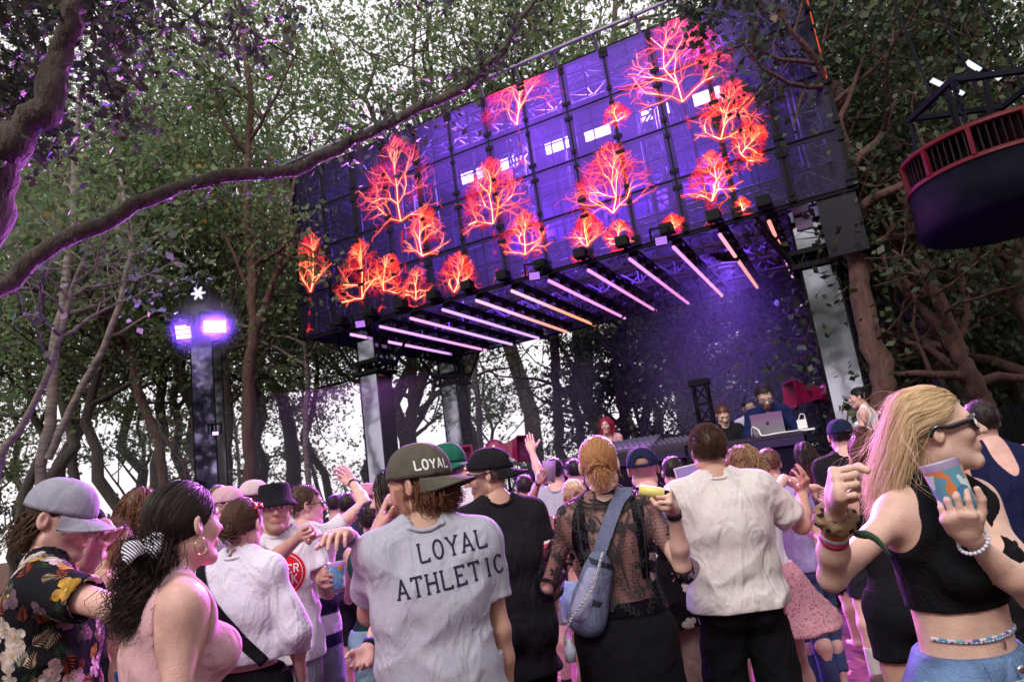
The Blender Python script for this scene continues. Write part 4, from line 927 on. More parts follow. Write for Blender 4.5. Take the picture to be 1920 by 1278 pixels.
def glow_smoke(name, label, c, r, dens):
    import bmesh
    bm = bmesh.new(); bmesh.ops.create_icosphere(bm, subdivisions=3, radius=r); me = bpy.data.meshes.new(name); bm.to_mesh(me); bm.free()
    m = bpy.data.materials.new(name); m.use_nodes = True; n = m.node_tree.nodes; l = m.node_tree.links; n.remove(n['Principled BSDF']); v = n.new('ShaderNodeVolumePrincipled'); tc = n.new('ShaderNodeTexCoord'); ln = n.new('ShaderNodeVectorMath'); ln.operation = 'LENGTH'
    l.new(tc.outputs['Object'], ln.inputs[0]); q = n.new('ShaderNodeMapRange'); q.inputs[1].default_value = 0; q.inputs[2].default_value = r; q.inputs[3].default_value = dens; q.inputs[4].default_value = 0; q.interpolation_type = 'SMOOTHSTEP'
    l.new(ln.outputs['Value'], q.inputs[0]); l.new(q.outputs[0], v.inputs['Density']); v.inputs['Color'].default_value = (.85, .8, 1, 1); l.new(v.outputs[0], n['Material Output'].inputs['Volume']); me.materials.append(m)
    o = add(name, me, None, tuple(c)); o['kind'] = 'stuff'; o['label'] = label; o['category'] = 'smoke'; return o
glow_smoke('smoke', 'added smoke ball making the violet halo of the two tower flood lights', W(388, 612, 10.2), .62, .7)  # smoke ball added for the halo around the tower lamps
# ------------------------------------------------------------------ bodies as smooth distance fields
class Pr:
    """primitive: tapered capsule ('c': a,b,ra,rb) or ellipsoid ('e': c,radii,R)"""
    def __init__(s, t, *a, k=.03, op='u'):
        s.t = t; s.a = a; s.k = k; s.op = op
        if t == 'c':
            p, q, ra, rb = a; p = np.asarray(p, float); q = np.asarray(q, float); s.lo = np.minimum(p - ra, q - rb); s.hi = np.maximum(p + ra, q + rb); s.p, s.q, s.ra, s.rb = p, q, ra, rb
        else:
            c, r, R = a; m = np.abs(R) @ np.asarray(r); s.lo = np.asarray(c) - m; s.hi = np.asarray(c) + m; s.c, s.r, s.R = np.asarray(c, float), np.asarray(r, float), np.asarray(R, float)
    def d(s, X):
        if s.t == 'c':
            ba = s.q - s.p; pa = X - s.p; t = np.clip((pa @ ba) / max(ba @ ba, 1e-9), 0, 1)
            return np.linalg.norm(pa - t[..., None] * ba, axis=-1) - (s.ra + (s.rb - s.ra) * t)
        L = (X - s.c) @ s.R; k0 = np.linalg.norm(L / s.r, axis=-1); k1 = np.linalg.norm(L / (s.r * s.r), axis=-1)
        return k0 * (k0 - 1) / np.maximum(k1, 1e-6)
def C(p, q, ra, rb=None, k=.03, op='u'): return Pr('c', p, q, ra, ra if rb is None else rb, k=k, op=op)
def E(c, r, R=np.eye(3), k=.03, op='u'): return Pr('e', c, r, R, k=k, op=op)

def field(prims, h, lo=None, hi=None, cuts=(), fold=None, adapt=0.0):
    """evaluate on a grid, cut, fold, mesh. cuts: list of (point, normal) half-spaces removed on the normal side"""
    us = [p for p in prims if p.op == 'u']
    L = np.min([p.lo for p in us], 0) - 3 * h; Hh = np.max([p.hi for p in us], 0) + 3 * h
    if lo is not None: L = np.maximum(L, lo)
    if hi is not None: Hh = np.minimum(Hh, hi)
    n = np.maximum(4, np.ceil((Hh - L) / h).astype(int) + 1)
    D = np.full(n, .2, np.float32); ax = [L[i] + h * np.arange(n[i]) for i in range(3)]
    late = [p for p in prims if p.t == 'd']
    def carve(p):
        m = p.k + 4 * h
        i0 = np.clip(np.floor((p.lo - m - L) / h).astype(int), 0, n); i1 = np.clip(np.ceil((p.hi + m - L) / h).astype(int) + 1, 0, n)
        if (i1 <= i0).any(): return
        sl = tuple(slice(a, b) for a, b in zip(i0, i1)); X = np.stack(np.meshgrid(*[ax[j][sl[j]] for j in range(3)], indexing='ij'), -1); D[sl] = np.maximum(D[sl], -p.d(X).astype(np.float32))
    for p in prims:
        if p.t == 'd' and fold is not None: continue
        m = p.k + 4 * h
        i0 = np.clip(np.floor((p.lo - m - L) / h).astype(int), 0, n); i1 = np.clip(np.ceil((p.hi + m - L) / h).astype(int) + 1, 0, n)
        if (i1 <= i0).any(): continue
        sl = tuple(slice(a, b) for a, b in zip(i0, i1))
        X = np.stack(np.meshgrid(*[ax[j][sl[j]] for j in range(3)], indexing='ij'), -1)
        d = p.d(X).astype(np.float32); A = D[sl]; k = p.k
        if p.op == 'u': hh = np.clip(.5 + .5 * (A - d) / k, 0, 1); D[sl] = A * (1 - hh) + d * hh - k * hh * (1 - hh)
        elif p.op == 's': d = -d; hh = np.clip(.5 - .5 * (A - d) / k, 0, 1); D[sl] = A * (1 - hh) + d * hh + k * hh * (1 - hh)
        else: D[sl] = np.maximum(A, d)
    if fold is not None:
        idx = np.nonzero(np.abs(D) < 3.2 * h + .02); P = np.stack([ax[j][idx[j]] for j in range(3)], -1); D[idx] += fold(P).astype(np.float32)
    if fold is not None:
        for p in late: carve(p)
    if cuts:
        G = np.meshgrid(*ax, indexing='ij', sparse=True)
        for c, nn in cuts:
            pl = (G[0] - c[0]) * nn[0] + (G[1] - c[1]) * nn[1] + (G[2] - c[2]) * nn[2]; D = np.maximum(D, pl.astype(np.float32))
    for a_ in range(3):       # close at the border
        s0 = [slice(None)] * 3; s0[a_] = 0; D[tuple(s0)] = np.maximum(D[tuple(s0)], h); s0[a_] = -1; D[tuple(s0)] = np.maximum(D[tuple(s0)], h)
    g = openvdb.FloatGrid(3 * h); g.copyFromArray(np.clip(D, -3 * h, 3 * h)); g.transform = openvdb.createLinearTransform(h)
    P, T, Q = g.convertToPolygons(isovalue=0, adaptivity=adapt)
    return P + L, T.astype(np.int64), Q.astype(np.int64)
def joinm(parts):
    V = []; T = []; Q = []; n = 0
    for p, t, q in parts: V.append(p); T.append(t + n); Q.append(q + n); n += len(p)
    return np.concatenate(V), np.concatenate(T), np.concatenate(Q)
def mk(name, pm, m, root, colf=None):
    P, T, Q = pm
    if not len(P): return None
    A = None
    if colf is not None: A = colf(P)
    Fc = [f for f in (T, Q) if len(f)]
    return piece(name, P, Fc, m, root, True, A)

# hands: fingers as bent chains
FING = [(-.031, .066, .0085, (.036, .023, .018)), (-.0105, .072, .009, (.040, .027, .020)), (.0105, .069, .0085, (.037, .025, .019)), (.030, .060, .0075, (.029, .019, .016))]
def hand_prims(w, d, pn, side, curl=(.3, .3, .3, .3), thumb=.4, sc_=1.0, spread=.10, f=1.0):
    """w wrist, d direction, pn palm normal, side=+1 right hand / -1 left. curl: per finger 0 open .. 1 fist"""
    d = unit(d); pn = unit(pn - d * (pn @ d)); x = np.cross(pn, d) * side    # towards the little finger side when side=+1.. thumb at -x
    out = []; s = sc_
    for fx, fy, fr, L in FING:
        k = w + d * fy * s * 1.12 + x * fx * s
        out.append(C(w + x * fx * .45 * s, k, .016 * s, .0125 * s, k=.012))
    out.append(C(w + d * .03 * s + x * .02 * s, w + d * .07 * s + x * .018 * s, .017 * s, .014 * s, k=.012))
    out.append(C(w - x * .012 * s + d * .022 * s, w - x * .034 * s + d * .05 * s + pn * .010 * s, .017 * s, .014 * s, k=.012))
    for i, (fx, fy, fr, L) in enumerate(FING):
        c = curl[i]; p = w + d * fy * s * 1.12 + x * fx * s; a = c * 1.45; base = unit(d + x * fx * spread * 60 * .16 * (1 - c)); dirn = base
        for j, l in enumerate(L):
            ang = a * (1.0 if j == 0 else 1.15 if j == 1 else .8) if j == 0 else c * (1.75 if j == 1 else 1.1)
            tot = c * 1.35 if j == 0 else c * 1.35 + c * 1.65 if j == 1 else c * 1.35 + c * 1.65 + c * .9
            dd = base * math.cos(tot) + pn * math.sin(tot); q = p + dd * l * s * 1.03
            out.append(C(p, q, fr * s * (1 - .09 * j), fr * s * (.93 - .09 * j), k=.004)); p = q
    tb = w - x * .026 * s + d * .03 * s + pn * .008 * s; t1 = unit(d * .75 - x * (.85 - .45 * thumb) + pn * (.25 + .5 * thumb)); p = tb + t1 * .036 * s
    t2 = unit(t1 + x * .55 * thumb + d * .35 + pn * .25 * thumb); q = p + t2 * .032 * s; t3 = unit(t2 + x * .75 * thumb); r_ = q + t3 * .026 * s
    out += [C(tb, p, .0145 * s, .011 * s, k=.01), C(p, q, .0108 * s, .0098 * s, k=.004), C(q, r_, .0098 * s, .008 * s, k=.004)]
    return out
CURL = {'open': ((.02, .0, .03, .08), .0), 'relax': ((.25, .32, .38, .42), .35), 'fist': ((1, 1, 1, 1), 1.0), 'point': ((.05, .9, .95, 1), .9), 'grip': ((.50, .52, .54, .56), .45), 'flat': ((.06, .05, .06, .1), .2), 'claw': ((.3, .22, .28, .38), .1)}

def head_prims(fem=0, jaw=1.0, nose=1.0, look=None):
    I = np.eye(3); o = []
    o += [E((0, -.012, .035), (.074, .094, .086), I), E((0, .03, -.015), (.060 - .003 * fem, .062, .080), I, k=.03)]
    for s in (-1, 1):
        o += [C((s * .050, .0, -.060), (s * .018, .062, -.105), .020 * jaw, .018 * jaw, k=.03), E((s * .038, .056, -.024), (.022, .024, .022), I, k=.03)]
    o += [E((0, .072, -.103), (.022, .018, .018), I, k=.02), C((-.034, .076, .020), (.034, .076, .020), .012, k=.02)]
    for s in (-1, 1): o += [E((s * .031, .100, .001), (.019, .018, .013), I, k=.014, op='s')]
    for s in (-1, 1): o += [E((s * .031, .0735, .0), (.0145, .0135, .0125), I, k=.004)]
    for s in (-1, 1): o += [C((s * .044, .0765, .000), (s * .020, .0855, .0075), .0032, k=.004), C((s * .044, .0765, -.004), (s * .020, .082, -.0075), .0028, k=.004)]
    o += [C((0, .086, .014), (0, .111 + .005 * nose, -.030), .0075, .0105 * nose, k=.010)]
    for s in (-1, 1): o += [E((s * .0125, .098, -.032), (.009, .011, .008), I, k=.008)]
    for s in (-1, 1): o += [E((s * .006, .104, -.041), (.004, .006, .004), I, k=.003, op='s')]
    o += [E((0, .080, -.064), (.030, .013, .018), I, k=.015), C((-.021, .0855, -.0600), (.021, .0855, -.0600), .0042 + .001 * fem, k=.008), C((0, .090, -.0595), (0, .090, -.0595), .0045, k=.008), C((-.016, .087, -.0695), (.016, .087, -.0695), .0052 + .001 * fem, k=.008)]
    o += [C((-.022, .0935, -.0645), (.022, .0935, -.0645), .0018, k=.003, op='s')]
    for s in (-1, 1):
        a = .35; R = np.array([[math.cos(a), s * -math.sin(a) * -1, 0], [0, 0, 0], [0, 0, 1]]); R = np.array([[math.cos(s * a), -math.sin(s * a), 0], [math.sin(s * a), math.cos(s * a), 0], [0, 0, 1]])
        o += [E((s * .080, -.012, -.004), (.0085, .017, .029), R, k=.008), E((s * .088, -.004, .002), (.0095, .010, .019), R, k=.004, op='s')]
    return o
def xf(prims, Mt, s):
    """transform head-local primitives by 3x3 rotation Mt[0], origin Mt[1], scale s"""
    R, o = Mt; out = []
    for p in prims:
        if p.t == 'c': out.append(C(o + R @ (p.p * s), o + R @ (p.q * s), p.ra * s, p.rb * s, k=p.k * s, op=p.op))
        else: out.append(E(o + R @ (p.c * s), p.r * s, R @ p.R, k=p.k * s, op=p.op))
    return out
def rotm(yaw, pitch=0, roll=0):
    """columns: right, forward, up; yaw 0 faces +Y (away), +90 faces +X; pitch + looks up; roll + tips to its right"""
    y, p, r = map(math.radians, (yaw, pitch, roll))
    Rz = np.array([[math.cos(y), math.sin(y), 0], [-math.sin(y), math.cos(y), 0], [0, 0, 1]])
    Rx = np.array([[1, 0, 0], [0, math.cos(p), -math.sin(p)], [0, math.sin(p), math.cos(p)]])
    Ry = np.array([[math.cos(r), 0, math.sin(r)], [0, 1, 0], [-math.sin(r), 0, math.cos(r)]])
    return Rz @ Rx @ Ry

def skinmat():
    m = mat('skin', (.5, .3, .22), .48, attr='Col', spec=.4, bump=.22, bscale=220, var=.13, vscale=22, detail=6)
    b = m.node_tree.nodes['Principled BSDF']; b.inputs['Subsurface Weight'].default_value = .12; b.inputs['Subsurface Radius'].default_value = (1, .3, .15); b.inputs['Subsurface Scale'].default_value = .01
    return m
SKIN = skinmat()
TONES = {'fair': (.60, .39, .31), 'pink': (.61, .36, .31), 'tan': (.42, .245, .17), 'olive': (.34, .195, .135), 'warm': (.47, .27, .195)}
HAIRC = {'blonde': (.68, .49, .29), 'darkblonde': (.24, .145, .07), 'brown': (.075, .038, .02), 'dark': (.024, .014, .011), 'black': (.008, .006, .007), 'ginger': (.30, .10, .035), 'auburn': (.14, .055, .03), 'red': (.35, .02, .05), 'strawberry': (.42, .2, .085)}
def hairmat(c):
    nm = 'hair_' + c; m = mat(nm, HAIRC[c], .52, attr='Col', spec=.3); return m

class Person:
    pass
NP_ = [0]
def person(label, head, Y, yaw, hyaw=None, hpitch=0, hroll=0, fem=0, tone='fair', base=0., ht=None, lean=(0, 0), build=1.0, armL=None, armR=None, h=.010, hh=.005, legs=True, group='people in the crowd',
           beard=None, lips=0, brow='brown', spread=.11, feet=0.0, jaw=1.0, cat='person', bald=False, legw=1.0, hs=1.0, stub=None):
    """head: pixel of the head centre at distance Y. armX: dict(e=(px,py,near), w=(px,py,near), hand=pose, tip=(px,py,near), palm=vec) in the picture's pixels, or None for hanging"""
    P = Person(); NP_[0] += 1; P.label = label; P.fem = fem
    H = W(head[0], head[1], Y); top = H[2] + .118 * 1 - base; s = (ht or top / 1.0) / 1.76; s = min(max(s, .80), 1.12) if ht is None else ht / 1.76
    P.s = s; P.H = H; hy = yaw if hyaw is None else hyaw
    B = rotm(yaw); Rv, Fv, U = B[:, 0], B[:, 1], B[:, 2]; HM = rotm(hy, hpitch, hroll); P.R, P.Fw, P.HM = Rv, Fv, HM
    hsc = s * hs * (1.0 if not fem else .97); P.hsc = hsc
    # neck root and spine
    N = H - np.array([0, 0, .132 * s]) - Fv * .030 * s - HM[:, 1] * .012 * s
    L = lean; N2 = N; Pv = np.array([N[0], N[1], 0]) - Fv * (.0 + L[1]) * s - Rv * L[0] * s; Pv[2] = N[2] - .545 * s
    U = unit(N - Pv); P.N, P.P, P.U = N, Pv, U
    sw = (.143 if fem else .166) * build ** .6 * s
    dsh = -.062 * s; P.sh = {}
    P.sh['L'] = N + U * dsh - Rv * sw; P.sh['R'] = N + U * dsh + Rv * sw
    LU, LF = .285 * s, .252 * s; P.arm = {}
    for sd, sg, A in (('L', -1, armL), ('R', 1, armR)):
        shp = P.sh[sd]
        if A is None: A = {}
        if 'e' in A: el = WS(A['e'][0], A['e'][1], shp, LU, A['e'][2]) if len(A['e']) == 3 else shp + unit(A['e']) * LU
        else: el = shp + unit(np.array([0, 0, -1]) + Rv * sg * .13 * build - Fv * .12) * LU
        if 'ev' in A: el = shp + unit(Rv * A['ev'][0] * sg + Fv * A['ev'][1] + np.array([0, 0, A['ev'][2]])) * LU
        if 'w' in A: wr = WS(A['w'][0], A['w'][1], el, LF, A['w'][2])
        elif 'wv' in A: wr = el + unit(Rv * A['wv'][0] * sg + Fv * A['wv'][1] + np.array([0, 0, A['wv'][2]])) * LF
        else: wr = el + unit(np.array([0, 0, -1]) + Fv * .3 + Rv * sg * .02) * LF
        if 'tip' in A: hd = unit(WS(A['tip'][0], A['tip'][1], wr, .17 * s, A['tip'][2]) - wr)
        else: hd = unit(wr - el)
        pn = np.array(A['palm'], float) if 'palm' in A else (-Rv * sg if 'w' not in A else np.array([0, -1., -.2]))
        P.arm[sd] = (shp, el, wr, hd, pn, A.get('hand', 'relax'))
    f = fem; b = build
    # ---- torso primitives
    T = []
    RB = np.stack([Rv, unit(np.cross(U, Rv)), U], 1); P.RB = RB; F2 = RB[:, 1]
    pel = E(Pv + U * .02 * s, np.array([.158 + .014 * f, .112, .115]) * s * [b, b, 1], RB)
    T += [pel, E(Pv + U * .17 * s, np.array([.142 - .022 * f, .100 - .008 * f, .15]) * s * [b, b, 1], RB, k=.06 * s), E(Pv + U * .35 * s - F2 * .005, np.array([.150 - .018 * f, .110 - .01 * f, .17]) * s * [b, b, 1], RB, k=.06 * s)]
    for sg, sd in ((-1, 'L'), (1, 'R')):
        sp = P.sh[sd]; inner = N + U * (-.04) * s + Rv * sg * .05 * s
        T += [C(inner, sp - U * .004, .050 * s * b ** .5, (.046 if f else .054) * s * b ** .5, k=.05 * s), C(N + U * .03 * s + Rv * sg * .02 * s, N - U * .035 * s + Rv * sg * .10 * s, .032 * s, .030 * s, k=.04 * s)]
        T += [E(sp * .8 + (Pv + U * .42 * s) * .2 - U * .03, np.array([.055, .075, .085]) * s * b ** .5, RB, k=.04 * s)]      # lats / pecs
        T += [E(Pv + Rv * sg * .075 * s - F2 * .052 * s - U * .03 * s, np.array([.085, .08, .09]) * s * b ** .5, RB, k=.04 * s)]
        if f: T += [E(Pv + U * .345 * s + Rv * sg * .070 * s + F2 * .088 * s, np.array([.060, .055, .058]) * s * b, RB, k=.03 * s)]
    P.torso = T
    neck = [C(N - U * .03 * s, H - HM[:, 2] * .075 * s - HM[:, 1] * .012 * s, (.055 if not f else .046) * s, (.050 if not f else .042) * s, k=.035 * s), C(H - HM[:, 2] * .06 * s, H - HM[:, 2] * .02 * s, .05 * s, k=.03 * s)]
    P.neck = neck
    AR = []; k1 = .80 if f else .96; k1 *= b ** .5; P.k1 = k1
    for sd in 'LR':
        shp, el, wr, hd, pn, _ = P.arm[sd]; m = shp * .5 + el * .5
        AR += [E(shp, np.array([.052, .054, .058]) * s * k1, RB, k=.03 * s), C(shp, el, .046 * s * k1, .036 * s * k1, k=.035 * s), C(el, el * .65 + wr * .35, .037 * s * k1, .040 * s * k1, k=.02 * s), C(el * .65 + wr * .35, wr, .040 * s * k1, .0245 * s * k1, k=.02 * s)]
    P.armp = AR
    # ---- legs
    LG = []; P.leg = {}
    for sg, sd in ((-1, 'L'), (1, 'R')):
        hp = Pv + Rv * sg * .092 * s - U * .03 * s; an = np.array([Pv[0], Pv[1], base + .085 * s]) + Rv * sg * spread * s + Fv * feet * sg * s; kn = hp * .52 + an * .48 + Fv * .035 * s
        P.leg[sd] = (hp, kn, an)
        cm = kn * .7 + an * .3 - Fv * .018 * s
        LG += [C(hp, kn, .086 * s * b * (1.03 if f else 1), .053 * s * legw, k=.05 * s), C(kn, cm, .050 * s * legw, .056 * s * legw, k=.03 * s), C(cm, an, .054 * s * legw, .034 * s, k=.03 * s),
               C(an - Fv * .03 * s - np.array([0, 0, .045 * s]), an + Fv * .13 * s - np.array([0, 0, .055 * s]), .036 * s, .026 * s, k=.03 * s)]
    P.legp = LG
    root = thing('person', label, cat, (Pv[0], Pv[1], base), group); P.root = root
    tc = np.array(TONES[tone])
    # ---- body mesh: coarse trunk and limbs, finer head and hands
    hp_ = xf(head_prims(fem, jaw), (HM, H), hsc)
    shr = [C(p.p, p.q, p.ra - .0025, p.rb - .0025, k=p.k) for p in neck[:1]]
    parts = [field(T + shr + AR + (LG if legs else []), h)]
    nfine = [C(N - U * .045 * s, neck[0].q, neck[0].ra - .006, neck[0].rb, k=.02)]
    nfine[0] = C(N - U * .03 * s, neck[0].q, neck[0].ra * .985, neck[0].rb, k=.035 * s)
    parts.append(field(hp_ + nfine + [neck[1]], hh, lo=np.array([-99, -99, (N - U * .02 * s)[2]])))
    P.hands = {}
    for sd, sg in (('L', -1), ('R', 1)):
        shp, el, wr, hd, pn, pose = P.arm[sd]
        if pose == 'none': continue
        cu, th = CURL[pose]; hpz = hand_prims(wr, hd, pn, sg, cu, th, s * (1.0 if not f else .93))
        back = wr + unit(el - wr) * .05 * s; hpz.append(C(back, wr + hd * .012, .0275 * s * k1, .0235 * s * k1, k=.015))
        parts.append(field(hpz, min(hh * .85, .0045) if hh < .008 else hh * .8)); P.hands[sd] = (wr, hd, unit(pn - hd * (pn @ hd)), hpz)
    Pm = joinm(parts)
    bc = np.array(HAIRC[brow]); hc_ = np.array(HAIRC[beard[0]]) if beard else None
    def colf(V):
        A = np.ones((len(V), 4)); A[:, :3] = tc
        X = (V - H) @ HM / hsc; near = np.linalg.norm(X, axis=1) < .17
        x, y, z = X[:, 0], X[:, 1], X[:, 2]; ax_ = np.abs(x)
        def put(msk, c, a=1.):
            w_ = (msk & near)[:, None] * a; A[:, :3] = A[:, :3] * (1 - w_) + np.array(c) * w_
        put((y > .02) & (ax_ > .028) & (ax_ < .05) & (z < -.01) & (z > -.05), tc * [1.08, .82, .8], .3)
        if beard:
            ln = beard[1]; zz = (z < -.045) | ((z < .0) & (ax_ > .048) & (y > -.0) & (y < .055)) ; put((y > .0) & zz & (z > -.14) & ~((ax_ < .022) & (z > -.073) & (z < -.052) & (y > .08)), hc_ * 1.3, beard[2] if len(beard) > 2 else .75)
        lc = tc * [.95, .5, .5] if not lips else np.array([.45, .09, .10])
        put((y > .078) & (ax_ < .026) & (z > -.0745) & (z < -.054) & (np.abs(z + .065) < .011 - .2 * np.maximum(ax_ - .012, 0)), lc, .6)
        put((y > .06) & (np.abs(z - (.0195 - 4 * (ax_ - .032) ** 2 * 3)) < .0042) & (ax_ > .014) & (ax_ < .051), bc, .8)
        put((y > .066) & (np.abs(ax_ - .031) < .0135) & (np.abs(z) < .0055), (.55, .52, .5), .9)
        put((y > .070) & (np.abs(ax_ - .031) < .0058) & (np.abs(z) < .0058), (.03, .02, .015), 1)
        put((y > .064) & (np.abs(ax_ - .031) < .016) & (z > .0052) & (z < .0085), (.05, .03, .025), .6)
        if stub: put((z > .02) & (y < .045), np.array(HAIRC[stub]) , .7); put((z > -.045) & (z < .03) & (y < -.02), np.array(HAIRC[stub]), .55)
        return A
    P.body = mk('body', Pm, SKIN, root, colf)
    return P

# ---- clothes
def foldf(amp, P, seed=0, vert=1.0):
    N0, U_, R_ = P.N, P.U, P.R; F_ = P.RB[:, 1]
    def f(X):
        D = X - N0; u, v, w = D @ R_, D @ F_, D @ U_
        q = np.stack([u * 9 + 2.2 * w, v * 9, w * 2.4 + 3 * u * 0], 1); a = vnoise(q + 3.1 * seed, seed)
        a2 = vnoise(np.stack([u * 7 + 6 * w, v * 8, w * 9 - 5 * u], 1) + seed, seed + 5)
        a3 = vnoise(np.stack([u * 22, v * 22, w * 7], 1) + seed, seed + 9)
        hang = np.clip((-w - .12) / .3, 0, 1)
        D_ = w; am_ = np.clip((-w - .02) / .08, .12, 1)
        return -(am_ * amp * (1.1 * (1 - np.abs(a) * 2) * hang * vert + .9 * (1 - 2 * np.abs(a2)) + .3 * a3))
    return f
def tshirt(P, m, name='shirt', ease=.014, hem=-.06, sleeve=.55, amp=.004, h=.008, neckr=1.25, neckz=0, boxy=.01, seed=1, lower=.0, longs=False, collar=0, colf=None, flare=0.0, deep=0, sleevew=.016, vneck=0):
    s = P.s; T = []
    for p in P.torso: T.append(E(p.c, p.r + ease, p.R, k=p.k) if p.t == 'e' else C(p.p, p.q, p.ra + ease, p.rb + ease, k=p.k))
    hz = P.P + P.U * hem * s
    for q, w_ in ((.30, 1.), (.14, 1.), (.0, 1.02), (hem, 1.02 + flare)):
        T.append(E(P.P + P.U * q * s + P.RB[:, 1] * (-.004), np.array([(.158 - .01 * P.fem + boxy + ease) * w_, (.108 + boxy + ease) * w_, .13]) * s, P.RB, k=.05))
    parts = T; cuts = [(hz, -P.U)]
    pr = list(T); sub = []
    for sd in 'LR':
        shp, el, wr = P.arm[sd][:3]
        if sleeve > 0:
            e = shp + (el - shp) * min(sleeve, 1); a = unit(el - shp); k1 = P.k1
            pr += [C(shp + (0, 0, 0), e, (.052 * k1 + ease * .8) * s, (.044 * k1 + sleevew) * s, k=.03)]
            if longs:
                pr += [C(el, el + (wr - el) * longs, (.042 * k1 + sleevew) * s, (.032 * k1 + sleevew) * s, k=.02)]
                ew = el + (wr - el) * longs; a = unit(wr - el); sub.append(('cut', ew, a, .09)); e = ew; rr = .034
            else: sub.append(('cut', e, a, .10)); rr = .041
            sub.append(C(e - a * .03, e + a * .03, (rr * k1 + sleevew * .62) * s, k=.004, op='s'))
    # sleeve ends: local cuts by subtracting a fat capsule beyond the end
    for q in sub:
        if isinstance(q, tuple):
            _, e, a, rad = q; rad = .075 * s; pr.append(Disc(e, a, rad, .14))
        else: pr.append(q)
    nk = P.neck[0]; up = unit(nk.q - nk.p)
    pr.append(C(P.N + P.U * (neckz) * s - up * .0, P.N + up * .25, nk.ra * neckr + deep * .02, nk.ra * neckr * 1.5, k=.006, op='s'))
    if vneck: pr.append(E(P.N - P.U * vneck * .5 * s + P.RB[:, 1] * .12 * s, np.array([.055, .10, vneck * .7]) * s, P.RB, k=.01, op='s'))
    # hollow at the hem
    pr.append(E(hz, np.array([(.152 + boxy + ease), (.100 + boxy + ease), .022]) * s, P.RB, k=.004, op='s'))
    pm = field(pr, h, cuts=cuts, fold=foldf(amp, P, seed)); o = mk(name, pm, m, P.root, colf)
    if h < .0105 and name != 'lace_top':
        sf_ = Surf(o); rr = nk.ra * neckr; F2 = P.RB[:, 1]; pts = [sf_.snap(P.N + P.U * .004 + (P.R * math.sin(a) * 1.12 + F2 * math.cos(a) * 1.02) * (rr + .006), .0015) for a in np.linspace(0, 2 * math.pi, 48, endpoint=False)]
        pts = np.array(pts); pts = (pts + np.roll(pts, 1, 0) + np.roll(pts, -1, 0) + np.roll(pts, 2, 0) + np.roll(pts, -2, 0)) / 5; pts = np.vstack([pts, pts[:1]]); V, Fc = tube(pts, .0075, 8, False); piece('collar_rib', V, Fc, m, P.root, True, colf(V) if colf else None)
    return o
class Disc(Pr):
    """removes everything beyond a disc (centre e, axis a, radius, depth)"""
    def __init__(s, e, a, rad, dep): s.t = 'd'; s.e = e; s.ax = a; s.rad = rad; s.dep = dep; s.k = .003; s.op = 's'; m = rad + dep; s.lo = e - m; s.hi = e + m
    def d(s, X):
        D = X - s.e; t = D @ s.ax; r_ = np.linalg.norm(D - t[..., None] * s.ax, axis=-1)
        return np.maximum(np.maximum(-t, t - s.dep), r_ - s.rad)
def tank(P, m, name='tank_top', ease=.006, hem=.05, strap=.03, top=-.085, amp=.002, h=.007, seed=2, strapx=.085, backtop=None, colf=None, hollow=0):
    """sleeveless top: torso from hem to a line under the shoulders, plus two straps"""
    s = P.s; T = [E(p.c, p.r + ease, p.R, k=p.k) if p.t == 'e' else C(p.p, p.q, p.ra + ease, p.rb + ease, k=p.k) for p in P.torso]
    for sd in 'LR':
        shp, el = P.arm[sd][:2]; sg = -1 if sd == 'L' else 1
        T.append(C(shp + P.R * sg * .022 * s - P.U * .02 * s, shp + (el - shp) * .6 + P.R * sg * .02 * s, .068 * s, .055 * s, k=.012, op='s'))
        T.append(C(shp + P.R * sg * .02 * s + P.U * .03, shp + P.R * sg * .03 * s + P.U * .10, .062 * s, .07 * s, k=.012, op='s'))
    T.append(E(P.N + P.U * top * .25 * s + P.RB[:, 1] * .085 * s, np.array([strapx - strap / 2 - .004, .13, .115]) * s, P.RB, k=.01, op='s'))
    bt = top if backtop is None else backtop
    T.append(E(P.N + P.U * bt * .1 * s - P.RB[:, 1] * .06 * s, np.array([strapx - strap / 2 - .004, .11, .11 + abs(bt) * .5]) * s, P.RB, k=.01, op='s'))
    pm = field(T, h, cuts=[(P.P + P.U * hem * s, -P.U)], fold=foldf(amp, P, seed) if amp else None); return mk(name, pm, m, P.root, colf)
def bottoms(P, m, name='trousers', length=1.0, ease=.012, waist=.06, amp=.004, h=.010, wide=.0, seed=3, colf=None, top=None):
    """length: 1 to the ankle, .5 to the knee"""
    s = P.s; T = [E(P.torso[0].c, P.torso[0].r + ease, P.RB), E(P.P + P.U * .10 * s, (P.torso[1].r + ease) * [1.0, 1.0, .8], P.RB, k=.05)]
    for sg, sd in ((-1, 'L'), (1, 'R')):
        T.append(E(P.P + P.R * sg * .075 * s - P.RB[:, 1] * .052 * s - P.U * .03 * s, np.array([.085, .08, .09]) * s + ease, P.RB, k=.04 * s))
        hp, kn, an = P.leg[sd]; t1 = min(1, length / .5); e = hp + (kn - hp) * t1
        T.append(C(hp, e, .088 * s + ease, (.088 + (.056 - .088) * t1) * s + ease + wide * t1, k=.03))
        if length > .5:
            t2 = (length - .5) * 2; e = kn + (an - kn) * t2; T.append(C(kn, e, .055 * s + ease + wide, (.055 - .012 * t2) * s + ease + wide, k=.03))
        a = unit(an - hp); T.append(Disc(e, a, .14 * s, .16)); T.append(C(e - a * .04, e + a * .02, (.060 if length <= .55 else .05) * s + wide + ease * .6 - .004, k=.004, op='s'))
    N_ = P.N.copy()
    pm = field(T, h, cuts=[(P.P + P.U * waist * s, P.U)], fold=foldf(amp, P, seed, .5)); return mk(name, pm, m, P.root, colf)
